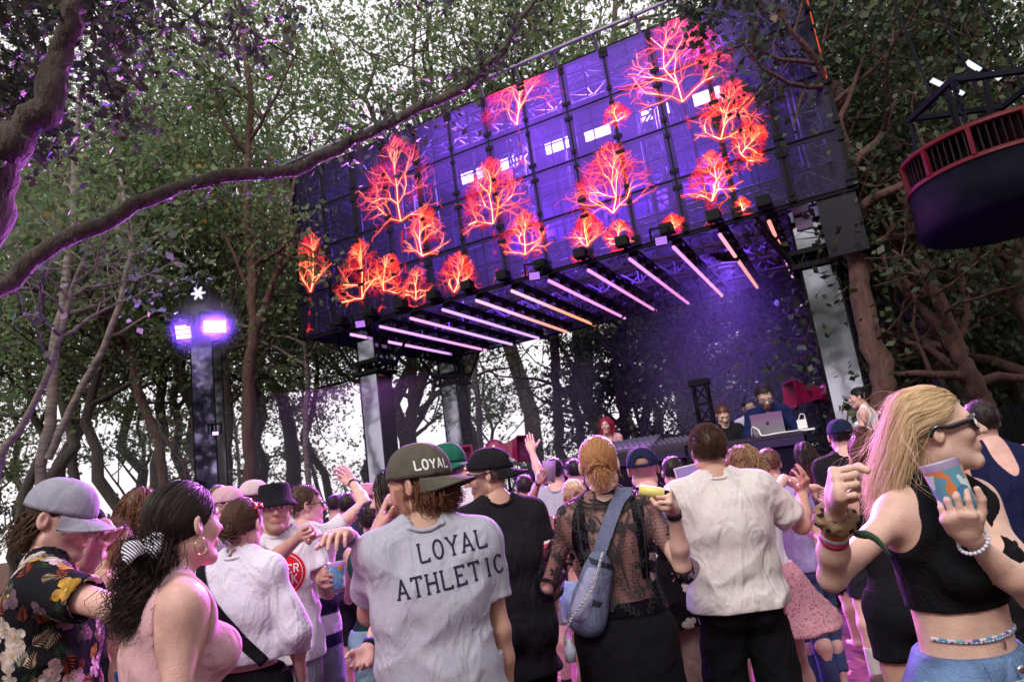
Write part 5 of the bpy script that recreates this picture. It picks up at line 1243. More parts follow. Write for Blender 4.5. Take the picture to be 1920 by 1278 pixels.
def skirt(P, m, name='skirt', z1=.45, waist=.07, flare=.08, ease=.012, amp=.008, h=.012, seed=4, colf=None):
    """z1: hem height above the ground"""
    s = P.s; T = [E(P.torso[0].c, P.torso[0].r + ease, P.RB), E(P.P + P.U * .10 * s, (P.torso[1].r + ease) * [1.0, 1.0, .8], P.RB, k=.05)]
    for sg in (-1, 1): T.append(E(P.P + P.R * sg * .075 * s - P.RB[:, 1] * .052 * s - P.U * .03 * s, np.array([.085, .08, .09]) * s + ease, P.RB, k=.04 * s))
    zt = P.P[2]; n = 6
    for k in range(n + 1):
        t = k / n; z = zt - (zt - z1 - P.root.location.z) * t; T.append(E(np.array([P.P[0], P.P[1], z]), np.array([(.170 + ease) * s + flare * t, (.135 + ease) * s + flare * t, (zt - z1) / n * 1.2]), P.RB, k=.06))
    def fo(X):
        D = X - P.P; a = np.arctan2(D @ P.R, D @ P.RB[:, 1]); t = np.clip((P.P[2] - X[:, 2]) / .5, 0, 1); return -amp * t * (np.sin(a * 9 + seed) + .6 * np.sin(a * 14 + 2)) - .002 * vnoise(X * 14, 3)
    pm = field(T, h, cuts=[(P.P + P.U * waist * s, P.U), (np.array([0, 0, z1 + P.root.location.z]), np.array([0, 0, -1.]))], fold=fo); return mk(name, pm, m, P.root, colf)
def shoes(P, m, sole='#d8d8d8', sock=None):
    s = P.s
    for sd in 'LR':
        an = P.leg[sd][2]; d = P.Fw; z = np.array([0, 0, 1.]); g = an * [1, 1, 0] + z * (P.root.location.z + .03)
        pm = field([C(g - d * .06 * s + z * .012, g + d * .12 * s + z * .006, .042, .036, k=.02), C(g - d * .05 * s + z * .02, an - z * .02, .046, .044, k=.03), Disc(an + z * .005, z, .07, .05), C(an, an + z * .03, .036, k=.004, op='s')], .008, cuts=[(g - z * .022, -z)]); o = mk('shoe', pm, m, P.root)
        pm = field([C(g - d * .065 * s - z * .005, g + d * .125 * s - z * .005, .046, .040, k=.02)], .008, cuts=[(g - z * .028, -z), (g - z * .008, z)]); mk('sole', pm, mat('sole_' + sole, sole, .7), P.root)
        if sock: mk('sock', field([C(an - z * .03, an + z * sock[1], .040 * s, .043 * s)], .008, cuts=[(an + z * (sock[1] - .01), z)]), mat('sock_' + sock[0], sock[0], .9), P.root)

# ---- hats, glasses, in head-local coordinates
def hl(P, pts): return P.H + (np.asarray(pts, float) * P.hsc) @ P.HM.T
def cap(P, m, back=False, brimm=None, rot=0, tilt=0, size=1.0, brim=True, gap=False, button=True, brimL=.075, hgt=1.0):
    """baseball cap; back=True turns the brim to the nape"""
    c = np.array([0, -.010, .030]); r = np.array([.084, .104, .092 * hgt]) * size; n, k = 48, 14; V = []; a0 = math.radians(180 if back else 0) + math.radians(rot)
    tl = math.radians(tilt)
    def tr(p):       # turn about the head's side axis, so that the cap sits higher or lower at the face
        p = np.asarray(p, float) - c; y = p[..., 1] * math.cos(tl) - p[..., 2] * math.sin(tl); z = p[..., 1] * math.sin(tl) + p[..., 2] * math.cos(tl); return np.stack([p[..., 0], y, z], -1) + c
    for i in range(k + 1):
        ph = (i / k) * math.pi / 2 * 1.04 - .05
        for j in range(n):
            a = j * 2 * math.pi / n; seam = 1 - .012 * math.exp(-((((a - a0) / (math.pi / 3)) % 1 - .5) / .06) ** 2 * 0 - (min(((a - a0) / (math.pi / 3)) % 1, 1 - ((a - a0) / (math.pi / 3)) % 1) / .05) ** 2)
            rr = math.cos(ph) ** (.8) * seam; V.append(c + r * [math.sin(a) * rr, math.cos(a) * rr, math.sin(ph)])
    top = len(V); V.append(c + r * [0, 0, 1.0])
    Fc = []
    for i in range(k):
        for j in range(n):
            if gap and i < 5:
                da = abs((j * 2 * math.pi / n - a0 - math.pi + math.pi) % (2 * math.pi) - math.pi)
                if da < .52 * math.sqrt(max(0, 1 - (i / 5) ** 2)) and i > 0: continue
            Fc.append((i * n + j, i * n + (j + 1) % n, (i + 1) * n + (j + 1) % n, (i + 1) * n + j))
    Fc += [(k * n + j, k * n + (j + 1) % n, top) for j in range(n)]
    o = piece('cap', hl(P, tr(V)), Fc, m, P.root, True); md = o.modifiers.new('solid', 'SOLIDIFY'); md.thickness = .003
    if button: V2, F2 = lathe(hl(P, tr([c + [0, 0, r[2] * 1.0]]))[0], P.HM[:, 2], [(-.002, .008), (.003, .007), (.006, .001)], 10); piece('cap_button', V2, F2, m, P.root, True)
    if brim:
        V = []; nu, nv = 25, 8
        for lay in (0, 1):
            for i in range(nv):
                t = i / (nv - 1)
                for j in range(nu):
                    u = (j / (nu - 1) - .5) * 2; a = a0 + u * 1.12; ex = t * brimL * max(0., 1 - abs(u) ** 2.6) ** .6
                    rr = 1.0; p = c + np.array([math.sin(a) * r[0], math.cos(a) * r[1], -.05 * r[2]])
                    p = p + np.array([math.sin(a0), math.cos(a0), 0]) * ex * size; p[2] += -.004 - .032 * (u * u) * t - .014 * t - lay * .003; V.append(p)
        Fc = []
        for lay in (0, 1):
            for i in range(nv - 1):
                for j in range(nu - 1):
                    q = lay * nu * nv + i * nu + j; f = (q, q + 1, q + nu + 1, q + nu); Fc.append(f if lay else f[::-1])
        for j in range(nu - 1): q = (nv - 1) * nu + j; Fc.append((q, q + 1, q + 1 + nu * nv, q + nu * nv))
        piece('cap_brim', hl(P, tr(V)), Fc, brimm or m, P.root, True)
    # sweat band, thick
    V = []; 
    for lz in (-.06, .12):
        for e in (1.015, ):
            for j in range(n): a = j * 2 * math.pi / n; V.append(c + r * [math.sin(a) * e, math.cos(a) * e, lz])
    piece('cap_band', hl(P, tr(V)), [(j, (j + 1) % n, n + (j + 1) % n, n + j) for j in range(n) if not (gap and abs((j * 2 * math.pi / n - a0) % (2 * math.pi) - math.pi) > 99)], m, P.root, True)
    P.captr = tr; P.capc = c; P.capr = r; P.capa = a0
def bucket(P, m):
    c = np.array([0, -.008, .03]); pr = [(-.035, 1.38), (-.025, 1.33), (.002, 1.08), (.006, 1.02), (.075, .90), (.086, .84), (.088, .5), (.088, .01)]; n = 40; V = []
    for z, k in pr:
        for j in range(n): a = j * 2 * math.pi / n; V.append(c + [math.sin(a) * .084 * k, math.cos(a) * .104 * k, z + .01])
    Fc = [(i * n + j, i * n + (j + 1) % n, (i + 1) * n + (j + 1) % n, (i + 1) * n + j) for i in range(len(pr) - 1) for j in range(n)]
    o = piece('bucket_hat', hl(P, V), Fc, m, P.root, True); md = o.modifiers.new('solid', 'SOLIDIFY'); md.thickness = .004
def glasses(P, fm='black', lens=(.004, .004, .005), up=0.0, thick=.004, hgt=.017, back=False, lensw=.025, onhead=0, wrap=0, lm=None):
    fmat = mat('glasses_' + fm, {'black': (.01, .01, .012), 'red': (.5, .02, .02), 'clear': (.6, .5, .5), 'white': (.7, .7, .7)}.get(fm, (.01, .01, .01)), .2, coat=.5)
    lmat = lm or mat('lens_dark', lens, .05, coat=1); z0 = .001 + up; y0 = .100; R3 = np.eye(3)
    if onhead: z0, y0 = .075, .072
    tl = math.radians(onhead)
    def tr(p): return hl(P, p)
    g = MB()
    for s_ in (-1, 1):
        cx = s_ * .033; n = 18; ring = []
        for i in range(n):
            a = i * 2 * math.pi / n; x = math.copysign(abs(math.cos(a)) ** .7, math.cos(a)) * lensw; z = math.copysign(abs(math.sin(a)) ** .8, math.sin(a)) * hgt
            yy = y0 - 6.5 * max(0, abs(cx + x) - .01) ** 2 - wrap * abs(cx + x) * .1; ring.append([cx + x, yy, z0 + z + .06 * (abs(cx + x) - .03)])
        ring = np.array(ring); V, Fc = tube(tr(np.vstack([ring, ring[:1]])), thick * .7, 6, False); g.raw(V, Fc)
        rl = ring.copy(); rl[:, 1] -= .001; piece('lens', tr(np.vstack([rl, [[cx, rl[:, 1].max() + .001, z0]]])), [(i, (i + 1) % n, n) for i in range(n)], lmat, P.root, True)
        ex = cx + s_ * lensw; ye = y0 - 6.5 * (abs(ex) - .01) ** 2
        V, Fc = tube(tr(spline([(ex, ye, z0 + .008), (s_ * .073, ye - .02, z0 + .008), (s_ * .083, .02, z0 + .004), (s_ * .086, -.015, .012 + (up if not onhead else .07)), (s_ * .083, -.035, -.010 + (up if not onhead else .075))], 14)), [thick * .8] * 14, 6); g.raw(V, Fc)
    V, Fc = tube(tr([(-.010, y0 - .0, z0 + .004), (0, y0 + .002, z0 + .007), (.010, y0, z0 + .004)]), thick * .6, 6); g.raw(V, Fc); g.build('glasses', fmat, P.root, True)

# ---- hair as strands over a scalp core
def strands(P, roots, n_steps, step, flow, width, color, name='hair', curl=0, cf=0, coll=1.06, seed=0, droop=0., jit=.25, taper=.35, fade=.3, cc=(0, -.012, .035), cr=(.078, .098, .090)):
    """all in head-local coordinates. flow(p, k) -> directions. roots (n,3)"""
    rng = np.random.default_rng(seed + 50); n = len(roots); p = roots.copy(); cc = np.array(cc); cr = np.array(cr) * coll
    lo = rng.uniform(.0, 1, (n, 1)); rad = 1 + .05 * lo; pts = [p.copy()]; d = flow(p, 0); jit_v = rng.normal(size=(n, 3)) * jit
    for k in range(n_steps):
        f = flow(p, k) + jit_v * (.4 + .6 * k / n_steps); f /= np.linalg.norm(f, axis=1)[:, None] + 1e-9; d = d * .45 + f * .55; d /= np.linalg.norm(d, axis=1)[:, None] + 1e-9
        p = p + d * step; q = (p - cc) / (cr * rad); L = np.linalg.norm(q, axis=1); ins = L < 1; q[ins] /= L[ins][:, None]; p = np.where(ins[:, None], cc + q * cr * rad, p); pts.append(p.copy())
    Pt = np.stack(pts, 1)      # n, m, 3
    m = Pt.shape[1]
    if curl:
        t = np.linspace(0, 1, m)[None]; ph = rng.uniform(0, 6.28, (n, 1)); fr = cf * (1 + .3 * rng.normal(size=(n, 1))); am = curl * np.minimum(1, t * 3)
        T = np.gradient(Pt, axis=1); T /= np.linalg.norm(T, axis=2)[..., None] + 1e-9; A = np.cross(T, [0.2, .9, .3]); A /= np.linalg.norm(A, axis=2)[..., None] + 1e-9; B = np.cross(T, A)
        Pt = Pt + A * (am * np.cos(ph + fr * t * 6.28))[..., None] + B * (am * np.sin(ph + fr * t * 6.28))[..., None]
    Wd = hl(P, Pt.reshape(-1, 3)).reshape(n, m, 3)
    T = np.gradient(Wd, axis=1); T /= np.linalg.norm(T, axis=2)[..., None] + 1e-9; A = np.cross(T, rng.normal(size=(n, 1, 3))); A /= np.linalg.norm(A, axis=2)[..., None] + 1e-9; B = np.cross(T, A)
    w = width * (1 - (1 - taper) * np.linspace(0, 1, m) ** 1.5)[None, :, None] * rng.uniform(.6, 1.3, (n, 1, 1))
    V = np.stack([Wd + A * w, Wd + (-.5 * A + .87 * B) * w, Wd + (-.5 * A - .87 * B) * w], 2).reshape(-1, 3)      # n,m,3 verts
    i = np.arange(n)[:, None, None] * m * 3 + np.arange(m - 1)[None, :, None] * 3; j = np.arange(3)[None, None]
    Fc = np.stack([i + j, i + (j + 1) % 3, i + 3 + (j + 1) % 3, i + 3 + j], -1).reshape(-1, 4)
    base = np.array(HAIRC[color]); c = base * rng.uniform(.78, 1.2, (n, 1)) * rng.uniform(.94, 1.06, (n, 3)); c = np.repeat(c[:, None], m * 3, 1); A4 = np.ones((n * m * 3, 4)); A4[:, :3] = c.reshape(-1, 3)
    return piece(name, V, Fc, hairmat(color), P.root, True, A4)
def scalp(n, seed=0, zmin=-.05, face=.045, nape=-.075, cc=(0, -.012, .035), cr=(.077, .097, .089), side=-.02):
    rng = np.random.default_rng(seed + 77); out = []
    cc = np.array(cc); cr = np.array(cr); q = rng.normal(size=(n * 6, 3)); q /= np.linalg.norm(q, axis=1)[:, None]; p = cc + q * cr
    y, z = p[:, 1], p[:, 2]
    lim = np.interp(y, [-.11, -.03, .0, .03, .06, .085], [nape, nape * .8, side, side + .02, .055, .075]); ok = z > lim
    return p[ok][:n]
def haircore(P, color, zcut=None, r=(.0785, .099, .0905), c=(0, -.014, .036), name='hair_core', extra=(), h=.006, seed=0, amp=.003, nape=-.07, face=.058):
    pr = xf([E(c, r), *extra], (P.HM, P.H), P.hsc); hs = P.hsc; HM, H = P.HM, P.H
    pr.append(xf([E((0, .105, -.035), (.074, .062, .098), k=.012, op='s')], (HM, H), hs)[0])
    def fo(X): q = (X - H) @ HM; return -amp * vnoise(np.stack([q[:, 0] * 90, q[:, 1] * 30, q[:, 2] * 30], 1), seed)
    pm = field(pr, h, fold=fo, cuts=[(H + HM @ (np.array([0, 0, nape]) * hs), unit(-HM[:, 2] + .55 * HM[:, 1]))]); n = len(pm[0]); base = np.array(HAIRC[color]); rng = np.random.default_rng(seed)
    A = np.ones((n, 4)); q = (pm[0] - H) @ HM; A[:, :3] = base * (.62 + .25 * vnoise(q * [90, 35, 35], 4))[:, None]
    return piece(name, pm[0], [f for f in pm[1:] if len(f)], hairmat(color), P.root, True, A)

def fl_short(p, k): d = p - np.array([0, -.012, .035]); d /= np.linalg.norm(d, axis=1)[:, None]; return d * .5 + np.array([0, .0, .0]) + np.array([0, -.25, -.35])
def hair_short(P, color, n=700, L=.018, up=0, seed=0, capy=False, core=True, width=.0016, side=-.02, nape=-.06, curl=0):
    if core: haircore(P, color, seed=seed, r=(.077, .097, .088), nape=nape + .01)
    def fl(p, k): d = p - np.array([0, -.012, .035]); d /= np.linalg.norm(d, axis=1)[:, None]; return d * (.35 + up) + (np.array([0, -.15, -.45]) if not up else np.array([0, .25, .2]))
    R_ = scalp(n, seed, side=side, nape=nape)
    if capy: R_ = R_[R_[:, 2] < .022]
    strands(P, R_, 5, L / 5, fl, width * P.hsc, color, seed=seed, coll=1.0, jit=.35, curl=curl, cf=2)
def hair_bun(P, color, bun=(0, -.115, .02), br=.032, n=420, seed=0, width=.0021, loose=26, swirl=5):
    haircore(P, color, seed=seed, extra=[E(bun, (br, br * .9, br), k=.015)]); b = np.array(bun)
    def fl(p, k): d = b - p; L = np.linalg.norm(d, axis=1)[:, None]; sw = np.cross(d, [0, 1, 0.2]); return d / (L + 1e-6) + sw * swirl * (L < br * 2.2)
    strands(P, scalp(n, seed), 15, .014, fl, width * P.hsc, color, seed=seed, jit=.08, coll=1.01)
    rng = np.random.default_rng(seed); m = 150; q = rng.normal(size=(m, 3)); q /= np.linalg.norm(q, axis=1)[:, None]; rt = b + q * br * 1.0; ax = unit(rng.normal(size=3) * .4 + np.array([0, 1, 0]))
    def fs(p, k): d = p - b; d /= np.linalg.norm(d, axis=1)[:, None] + 1e-9; return np.cross(d, ax) + .25 * np.cross(d, np.roll(ax, 1))
    strands(P, rt, 12, .009, fs, width * 1.3 * P.hsc, color, name='bun', seed=seed + 1, jit=.3, coll=1.0, cc=bun, cr=(br, br, br))
    if loose:
        R_ = scalp(loose * 3, seed + 5); R_ = R_[(R_[:, 2] < .02)][:loose]
        strands(P, R_, 9, .010, lambda p, k: np.tile(np.array([0, -.2, -1.]), (len(p), 1)), .0011 * P.hsc, color, name='loose_strands', seed=seed + 3, jit=.6, curl=.006, cf=1.2)
def hair_long(P, color, n=520, L=.36, seed=0, width=.0026, back=.25, part=0, curl=.0, cf=2, flyaway=30, front=True, core=True, wind=(0, 0, 0), coll=1.07, steps=18, body=True):
    if core: haircore(P, color, seed=seed)
    wd_ = P.HM.T @ np.array(wind); dn = P.HM.T @ np.array([0, 0, -1.])
    def fl(p, k):
        o = np.tile(dn + wd_, (len(p), 1)); o[:, 1] -= back * (p[:, 2] > -.03); s_ = np.sign(p[:, 0] - part + 1e-4); o[:, 0] += s_ * .55 * (p[:, 2] > .045)
        if body: ins = p[:, 2] < -.12; o[:, 1] -= .25 * (ins & (np.abs(p[:, 0]) < .08)); 
        return o
    R_ = scalp(n, seed, side=-.01 if front else -.04)
    strands(P, R_, steps, L / steps * 1.0, fl, width * P.hsc, color, seed=seed, jit=.13, curl=curl, cf=cf, coll=coll, taper=.3)
    if flyaway: strands(P, scalp(flyaway, seed + 9), steps, L / steps, fl, .0008 * P.hsc, color, name='loose_strands', seed=seed + 4, jit=.7, curl=max(curl, .006), cf=cf, coll=coll * 1.06)

# ---- marks printed on cloth: strokes laid on the surface
class Surf:
    def __init__(s, o):
        me = o.data; off = Vector(o.matrix_world.translation); par = o.parent; off = np.array(par.location) if par is not None else np.zeros(3)
        V = np.empty(len(me.vertices) * 3); me.vertices.foreach_get('co', V); V = V.reshape(-1, 3) + off
        s.V = V; s.bvh = BVHTree.FromPolygons([tuple(v) for v in V], [tuple(p.vertices) for p in me.polygons]); s.o = o
        s.N = np.empty(len(me.vertices) * 3); me.vertices.foreach_get('normal', s.N); s.N = s.N.reshape(-1, 3)
    def snap(s, p, off=.002):
        l, n, i, d = s.bvh.find_nearest(Vector(p))
        if l is None: return np.array(p)
        l = np.array(l); n = np.array(n); return l + n * off
    def cast(s, p, d, off=.002):
        l, n, i, dd = s.bvh.ray_cast(Vector(p), Vector(d))
        if l is None: return None
        return np.array(l) - np.array(unit(d)) * off
GL = {  # letters as strokes on a 1 x 1.4 box; (polyline), serif at flagged ends
    'L': [[(.15, 1.4), (.15, 0)], [(.15, 0), (.9, 0), (.9, .22)]], 'Y': [[(.08, 1.4), (.5, .65)], [(.92, 1.4), (.5, .65)], [(.5, .65), (.5, 0)]],
    'A': [[(.08, 0), (.5, 1.4), (.92, 0)], [(.25, .45), (.75, .45)]], 'T': [[(.08, 1.18), (.08, 1.4), (.92, 1.4), (.92, 1.18)], [(.5, 1.4), (.5, 0)]],
    'H': [[(.12, 1.4), (.12, 0)], [(.88, 1.4), (.88, 0)], [(.12, .72), (.88, .72)]], 'E': [[(.85, 1.18), (.85, 1.4), (.15, 1.4), (.15, 0), (.88, 0), (.88, .22)], [(.15, .72), (.65, .72)]],
    'I': [[(.5, 1.4), (.5, 0)]], 'N': [[(.12, 0), (.12, 1.4), (.88, 0), (.88, 1.4)]], 'K': [[(.15, 1.4), (.15, 0)], [(.85, 1.4), (.15, .6)], [(.35, .8), (.88, 0)]],
    'R': [[(.15, 0), (.15, 1.4), (.6, 1.4), (.82, 1.25), (.82, .9), (.6, .72), (.15, .72)], [(.55, .72), (.88, 0)]], 'P': [[(.15, 0), (.15, 1.4), (.6, 1.4), (.85, 1.2), (.85, .9), (.6, .68), (.15, .68)]],
    'B': [[(.15, 0), (.15, 1.4), (.6, 1.4), (.8, 1.22), (.8, .9), (.6, .74), (.15, .74)], [(.6, .74), (.87, .55), (.87, .2), (.62, 0), (.15, 0)]], 'U': [[(.12, 1.4), (.12, .35), (.3, .04), (.5, 0), (.7, .04), (.88, .35), (.88, 1.4)]],
    'W': [[(.02, 1.4), (.25, 0), (.5, 1.1), (.75, 0), (.98, 1.4)]], 'n': [[(.15, 0), (.15, .95)], [(.15, .7), (.4, .95), (.7, .95), (.82, .7), (.82, 0)]], 't': [[(.4, 1.3), (.4, .2), (.55, 0), (.8, .05)], [(.15, .95), (.75, .95)]],
    'e': [[(.12, .5), (.88, .5), (.85, .8), (.6, .97), (.35, .95), (.12, .65), (.12, .3), (.35, .02), (.65, 0), (.86, .18)]], '9': [[(.8, .95), (.55, .7), (.25, .85), (.2, 1.15), (.45, 1.4), (.7, 1.35), (.82, 1.1), (.78, .5), (.5, 0)]]}
def arcp(a0, a1, cx=.5, cy=.7, rx=.40, ry=.7, n=18): return [(cx + rx * math.cos(t), cy + ry * math.sin(t)) for t in np.linspace(math.radians(a0), math.radians(a1), n)]
GL['O'] = [arcp(0, 360)]; GL['C'] = [arcp(40, 320, .54)]; GL['S'] = [arcp(30, 200, .5, 1.03, .34, .36, 9) + arcp(90, -60, .5, .36, .36, .36, 9)[1:] + [(.12, .25)]]
SERIF = {'L': [(.15, 1.4)], 'Y': [(.08, 1.4), (.92, 1.4), (.5, 0)], 'A': [(.08, 0), (.92, 0)], 'T': [(.5, 0)], 'H': [(.12, 1.4), (.12, 0), (.88, 1.4), (.88, 0)], 'I': [(.5, 1.4), (.5, 0)], 'E': [(.15, 1.4), (.15, 0)], 'B': [], 'C': []}
def stroke(pts, w, step):
    """ribbon of small quads along a 2-D polyline"""
    pts = np.asarray(pts, float); seg = np.linalg.norm(np.diff(pts, axis=0), axis=1); out = []; Fc = []
    for i in range(len(pts) - 1):
        m = max(1, int(seg[i] / step)); d = (pts[i + 1] - pts[i]) / max(seg[i], 1e-6); nn = np.array([-d[1], d[0]]); e = d * w * .5 * .9
        a, b = pts[i] - (e if i else e * 0), pts[i + 1] + (e if i < len(pts) - 2 else e * 0)
        for k in range(m + 1):
            q = a + (b - a) * k / m; out += [q - nn * w / 2, q + nn * w / 2]
            if k: n = len(out); Fc.append((n - 4, n - 2, n - 1, n - 3))
    return np.array(out), Fc
def text2d(txt, hgt, w=.13, serif=True, gap=.28, wide=1.0, step=.01):
    V = []; Fc = []; x = 0; sc_ = hgt / 1.4; n = 0
    for ch in txt:
        if ch == ' ': x += .6; continue
        for st in GL[ch]:
            v, f = stroke(np.array(st) * [wide, 1] * sc_, w * sc_, step); V.append(v + [x * sc_, 0]); Fc += [tuple(i + n for i in q) for q in f]; n += len(v)
        if serif:
            for (a, b) in SERIF.get(ch, []):
                v, f = stroke(np.array([((a - .17) * wide, b), ((a + .17) * wide, b)]) * sc_, w * .8 * sc_, step); V.append(v + [x * sc_, 0]); Fc += [tuple(i + n for i in q) for q in f]; n += len(v)
        x += (1 if ch != 'I' else .75) * wide + gap
        if ch == 'I': x -= .0
    V = np.concatenate(V); V[:, 0] -= (x - gap) * sc_ / 2; V[:, 1] -= hgt / 2; return V, Fc
def decal(sf, V2, Fc, c, ux, uy, m, name='print', off=.0025, mode='cast', parent=None):
    """lay a flat drawing on a surface: c centre, ux, uy axes"""
    ux = unit(ux); uy = unit(uy - ux * (uy @ ux)); nn = np.cross(ux, uy); Vo = []
    for a, b in V2:
        p = c + ux * a + uy * b; q = None
        if mode == 'cast': q = sf.cast(p + nn * .5, -nn, off)
        Vo.append(q if q is not None else sf.snap(p, off))
    return piece(name, Vo, Fc, m, parent or sf.o.parent)
def outline(fn, n=22):
    return [fn(i * 2 * math.pi / n) for i in range(n)]
def petal_flower(r, k, rng, w=.42):
    V = []; Fc = []; w = w * rng.uniform(.8, 1.15)
    for i in range(k):
        a = i * 2 * math.pi / k + rng.normal() * .1; L = r * rng.uniform(.6, 1.2); pr = [(0, 0), (.3, w * .6), (.62, w), (.88, w * .7), (1, 0), (.88, -w * .7), (.62, -w), (.3, -w * .6)]
        b = len(V); V += [(L * (u * math.cos(a) - v * math.sin(a)), L * (u * math.sin(a) + v * math.cos(a))) for u, v in pr]; V.append((L * .55 * math.cos(a), L * .55 * math.sin(a))); c = b + 8
        Fc += [(b + j, b + (j + 1) % 8, c) for j in range(8)]
    return np.array(V), Fc
def frond(L, rng, n=7, w=.16):
    V = []; Fc = []; bend = rng.normal() * .5
    for i in range(n):
        for s in (-1, 1):
            t = .1 + .85 * i / n; px = L * t; py = bend * L * t * t * .5; a = s * (.9 - .5 * t) + bend * t; l = L * (.5 - .28 * t); b = len(V)
            for u, v in ((0, -.1), (.5, -.5 * 1), (1, 0), (.5, .5)): V.append((px + l * (u * math.cos(a) - v * w * math.sin(a)), py + l * (u * math.sin(a) + v * w * math.cos(a))))
            Fc.append((b, b + 1, b + 2, b + 3))
    return np.array(V), Fc
def scatter_print(sf, n, kinds, seed, name='printed_flower', zr=None, size=(.03, .05), mind=.045, off0=.0015):
    """kinds: list of (shape, material, weight)"""
    rng = np.random.default_rng(seed); pts = []; tries = 0; V = sf.V; N = sf.N; groups = {}
    while len(pts) < n and tries < n * 30:
        tries += 1; i = rng.integers(0, len(V)); p = V[i]
        if pts and min(np.linalg.norm(np.array(pts) - p, axis=1)) < mind: continue
        pts.append(p); nn = N[i]; a = unit(np.cross(nn, rng.normal(size=3))); b = np.cross(nn, a); kd = kinds[rng.choice(len(kinds), p=np.array([k[2] for k in kinds]) / sum(k[2] for k in kinds))]
        r_ = rng.uniform(*size)
        v2, f2 = (petal_flower(r_, 5, rng) if kd[0] == 'flower' else frond(r_ * 1.9, rng) if kd[0] == 'frond' else petal_flower(r_, 3, rng, .28) if kd[0] == 'sprig' else petal_flower(r_ * .3, 6, rng))
        g = groups.setdefault(kd[1].name, [[], [], kd[1]]); b0 = len(g[0]); o = off0 + .0012 * rng.random()
        g[0] += [sf.snap(p + a * u + b * v, o) for u, v in v2]; g[1] += [tuple(b0 + j for j in q) for q in f2]
        if kd[0] == 'flower':
            v3, f3 = petal_flower(r_ * .13, 5, rng, .5); g = groups.setdefault('ctr', [[], [], mat('print_yellow', (.55, .33, .06), .8)]); b0 = len(g[0]); g[0] += [sf.snap(p + a * u + b * v, o + .0012) for u, v in v3]; g[1] += [tuple(b0 + j for j in q) for q in f3]
    for g in groups.values(): o = piece(name, g[0], g[1], g[2], sf.o.parent); o['kind'] = 'stuff'
def on_arm(P, sd, t, extra=0): a, e, w = P.arm[sd][:3]; return w + (e - w) * t
def band(P, sd, t, m, name='wristband', w=.012, r=.030, rag=0, parent=True):
    shp, el, wr = P.arm[sd][:3]; ax = unit(el - wr); c = wr + (el - wr) * t; rr = (r + .010 * t) * P.s * P.k1
    V, Fc = lathe(c, ax, [(-w / 2, rr), (-w / 2, rr + .003), (w / 2, rr + .003), (w / 2, rr), (-w / 2, rr)], 24); V = np.array(V)
    if rag: V += (np.random.default_rng(3).normal(size=V.shape)) * rag
    return piece(name, V, Fc, m, P.root, True)
def cup(label, P, sd, m1, m2, hgt=.12, r=.036, axis=None, off=.0, group='plastic cups held in the crowd'):
    wr, hd, pn, _ = P.hands[sd]; axis = unit(axis if axis is not None else (0, 0, 1)); c = wr + hd * .085 * P.s + pn * (.022 + r) * P.s + axis * off
    rt = thing('plastic_cup', label, 'cup', tuple(c - axis * hgt / 2), group)
    V, Fc = lathe(c, axis, [(-hgt / 2, .001), (-hgt / 2, r * .78), (hgt / 2, r), (hgt / 2 + .002, r + .002), (hgt / 2, r - .002), (-hgt / 2 + .004, r * .74)], 28); piece('cup_wall', V, Fc, m1, rt, True)
    V, Fc = lathe(c, axis, [(-hgt * .36, r * .80 + .0008), (hgt * .38, r * .972 + .0008)], 28)
    rng = np.random.default_rng(len(label)); A = np.ones((len(V), 4)); n = 28
    if m2 is not None:
        V = []; Fc = []
        for i in range(7):
            for j in range(28):
                t = i / 6; zz = -hgt * .36 + hgt * .74 * t; rr = r * (.80 + .172 * t) + .0012; a = j * 2 * math.pi / 28; ax_ = axis; x = unit(np.cross(ax_, (0.1, .2, 1)) if abs(ax_[2]) < .95 else np.cross(ax_, (1, .2, 0))); y = np.cross(x, ax_); V.append(c + ax_ * zz + (x * math.cos(a) + y * math.sin(a)) * rr)
        Fc = [(i * 28 + j, (i + 1) * 28 + j, (i + 1) * 28 + (j + 1) % 28, i * 28 + (j + 1) % 28) for i in range(6) for j in range(28)]
        piece('printed_sleeve', V, Fc, m2, rt, True)
    return rt
# ------------------------------------------------------------------ the people
def cloth(name, c, **k):
    kk = dict(rough=.92, spec=.08, var=.05, vscale=60, bump=.25, bscale=220, fold=.5); kk.update(k); return mat(name, c, **kk)
# pink woman with the scrunchie, front left
P = person('woman with dark curly hair in a striped scrunchie and a pink tank top, front left', (345, 985), 1.85, 52, hyaw=28, hpitch=4, fem=1, tone='pink', h=.008, hh=.004, build=1.12, brow='dark', armR=dict(ev=(.10, -.10, -1), wv=(.02, .25, -1)))
tank(P, cloth('pink_tank', (.56, .33, .37)), hem=-.06, strap=.02, amp=.003, h=.006, backtop=-.16, top=-.2, strapx=.10); bottoms(P, cloth('grey_denim', (.12, .13, .17)), length=.25, waist=.03)
haircore(P, 'dark', h=.005)
def fl_tie(p, k):
    t = np.array([0.0, -.105, -.045]); d = t - p; L = np.linalg.norm(d, axis=1)[:, None]; past = (p[:, 1] < -.098) & (p[:, 2] < -.02)
    dn = P.HM.T @ np.array([-.25, -.1, -1.]); return np.where(past[:, None] | (k > 12), dn[None] + 0 * p, d / (L + 1e-6))
strands(P, scalp(1700, 3), 14, .013, lambda p, k: fl_tie(p, min(k, 11)), .0013, 'dark', seed=3, jit=.05, coll=1.02)
tie = np.array([0, -.112, -.045]); rng_ = np.random.default_rng(4); q = tie + rng_.normal(size=(2000, 3)) * [.036, .024, .026]
dn = P.HM.T @ np.array([-.16, -.02, -1.])
strands(P, q, 15, .0130, lambda p, k: dn[None] + 0 * p + rng_.normal(size=p.shape) * .05, 0.0012, 'dark', name='ponytail', seed=5, jit=.24, curl=.014, cf=2.6, coll=1.0)
scr = cloth('striped_cloth', (.62, .60, .66))
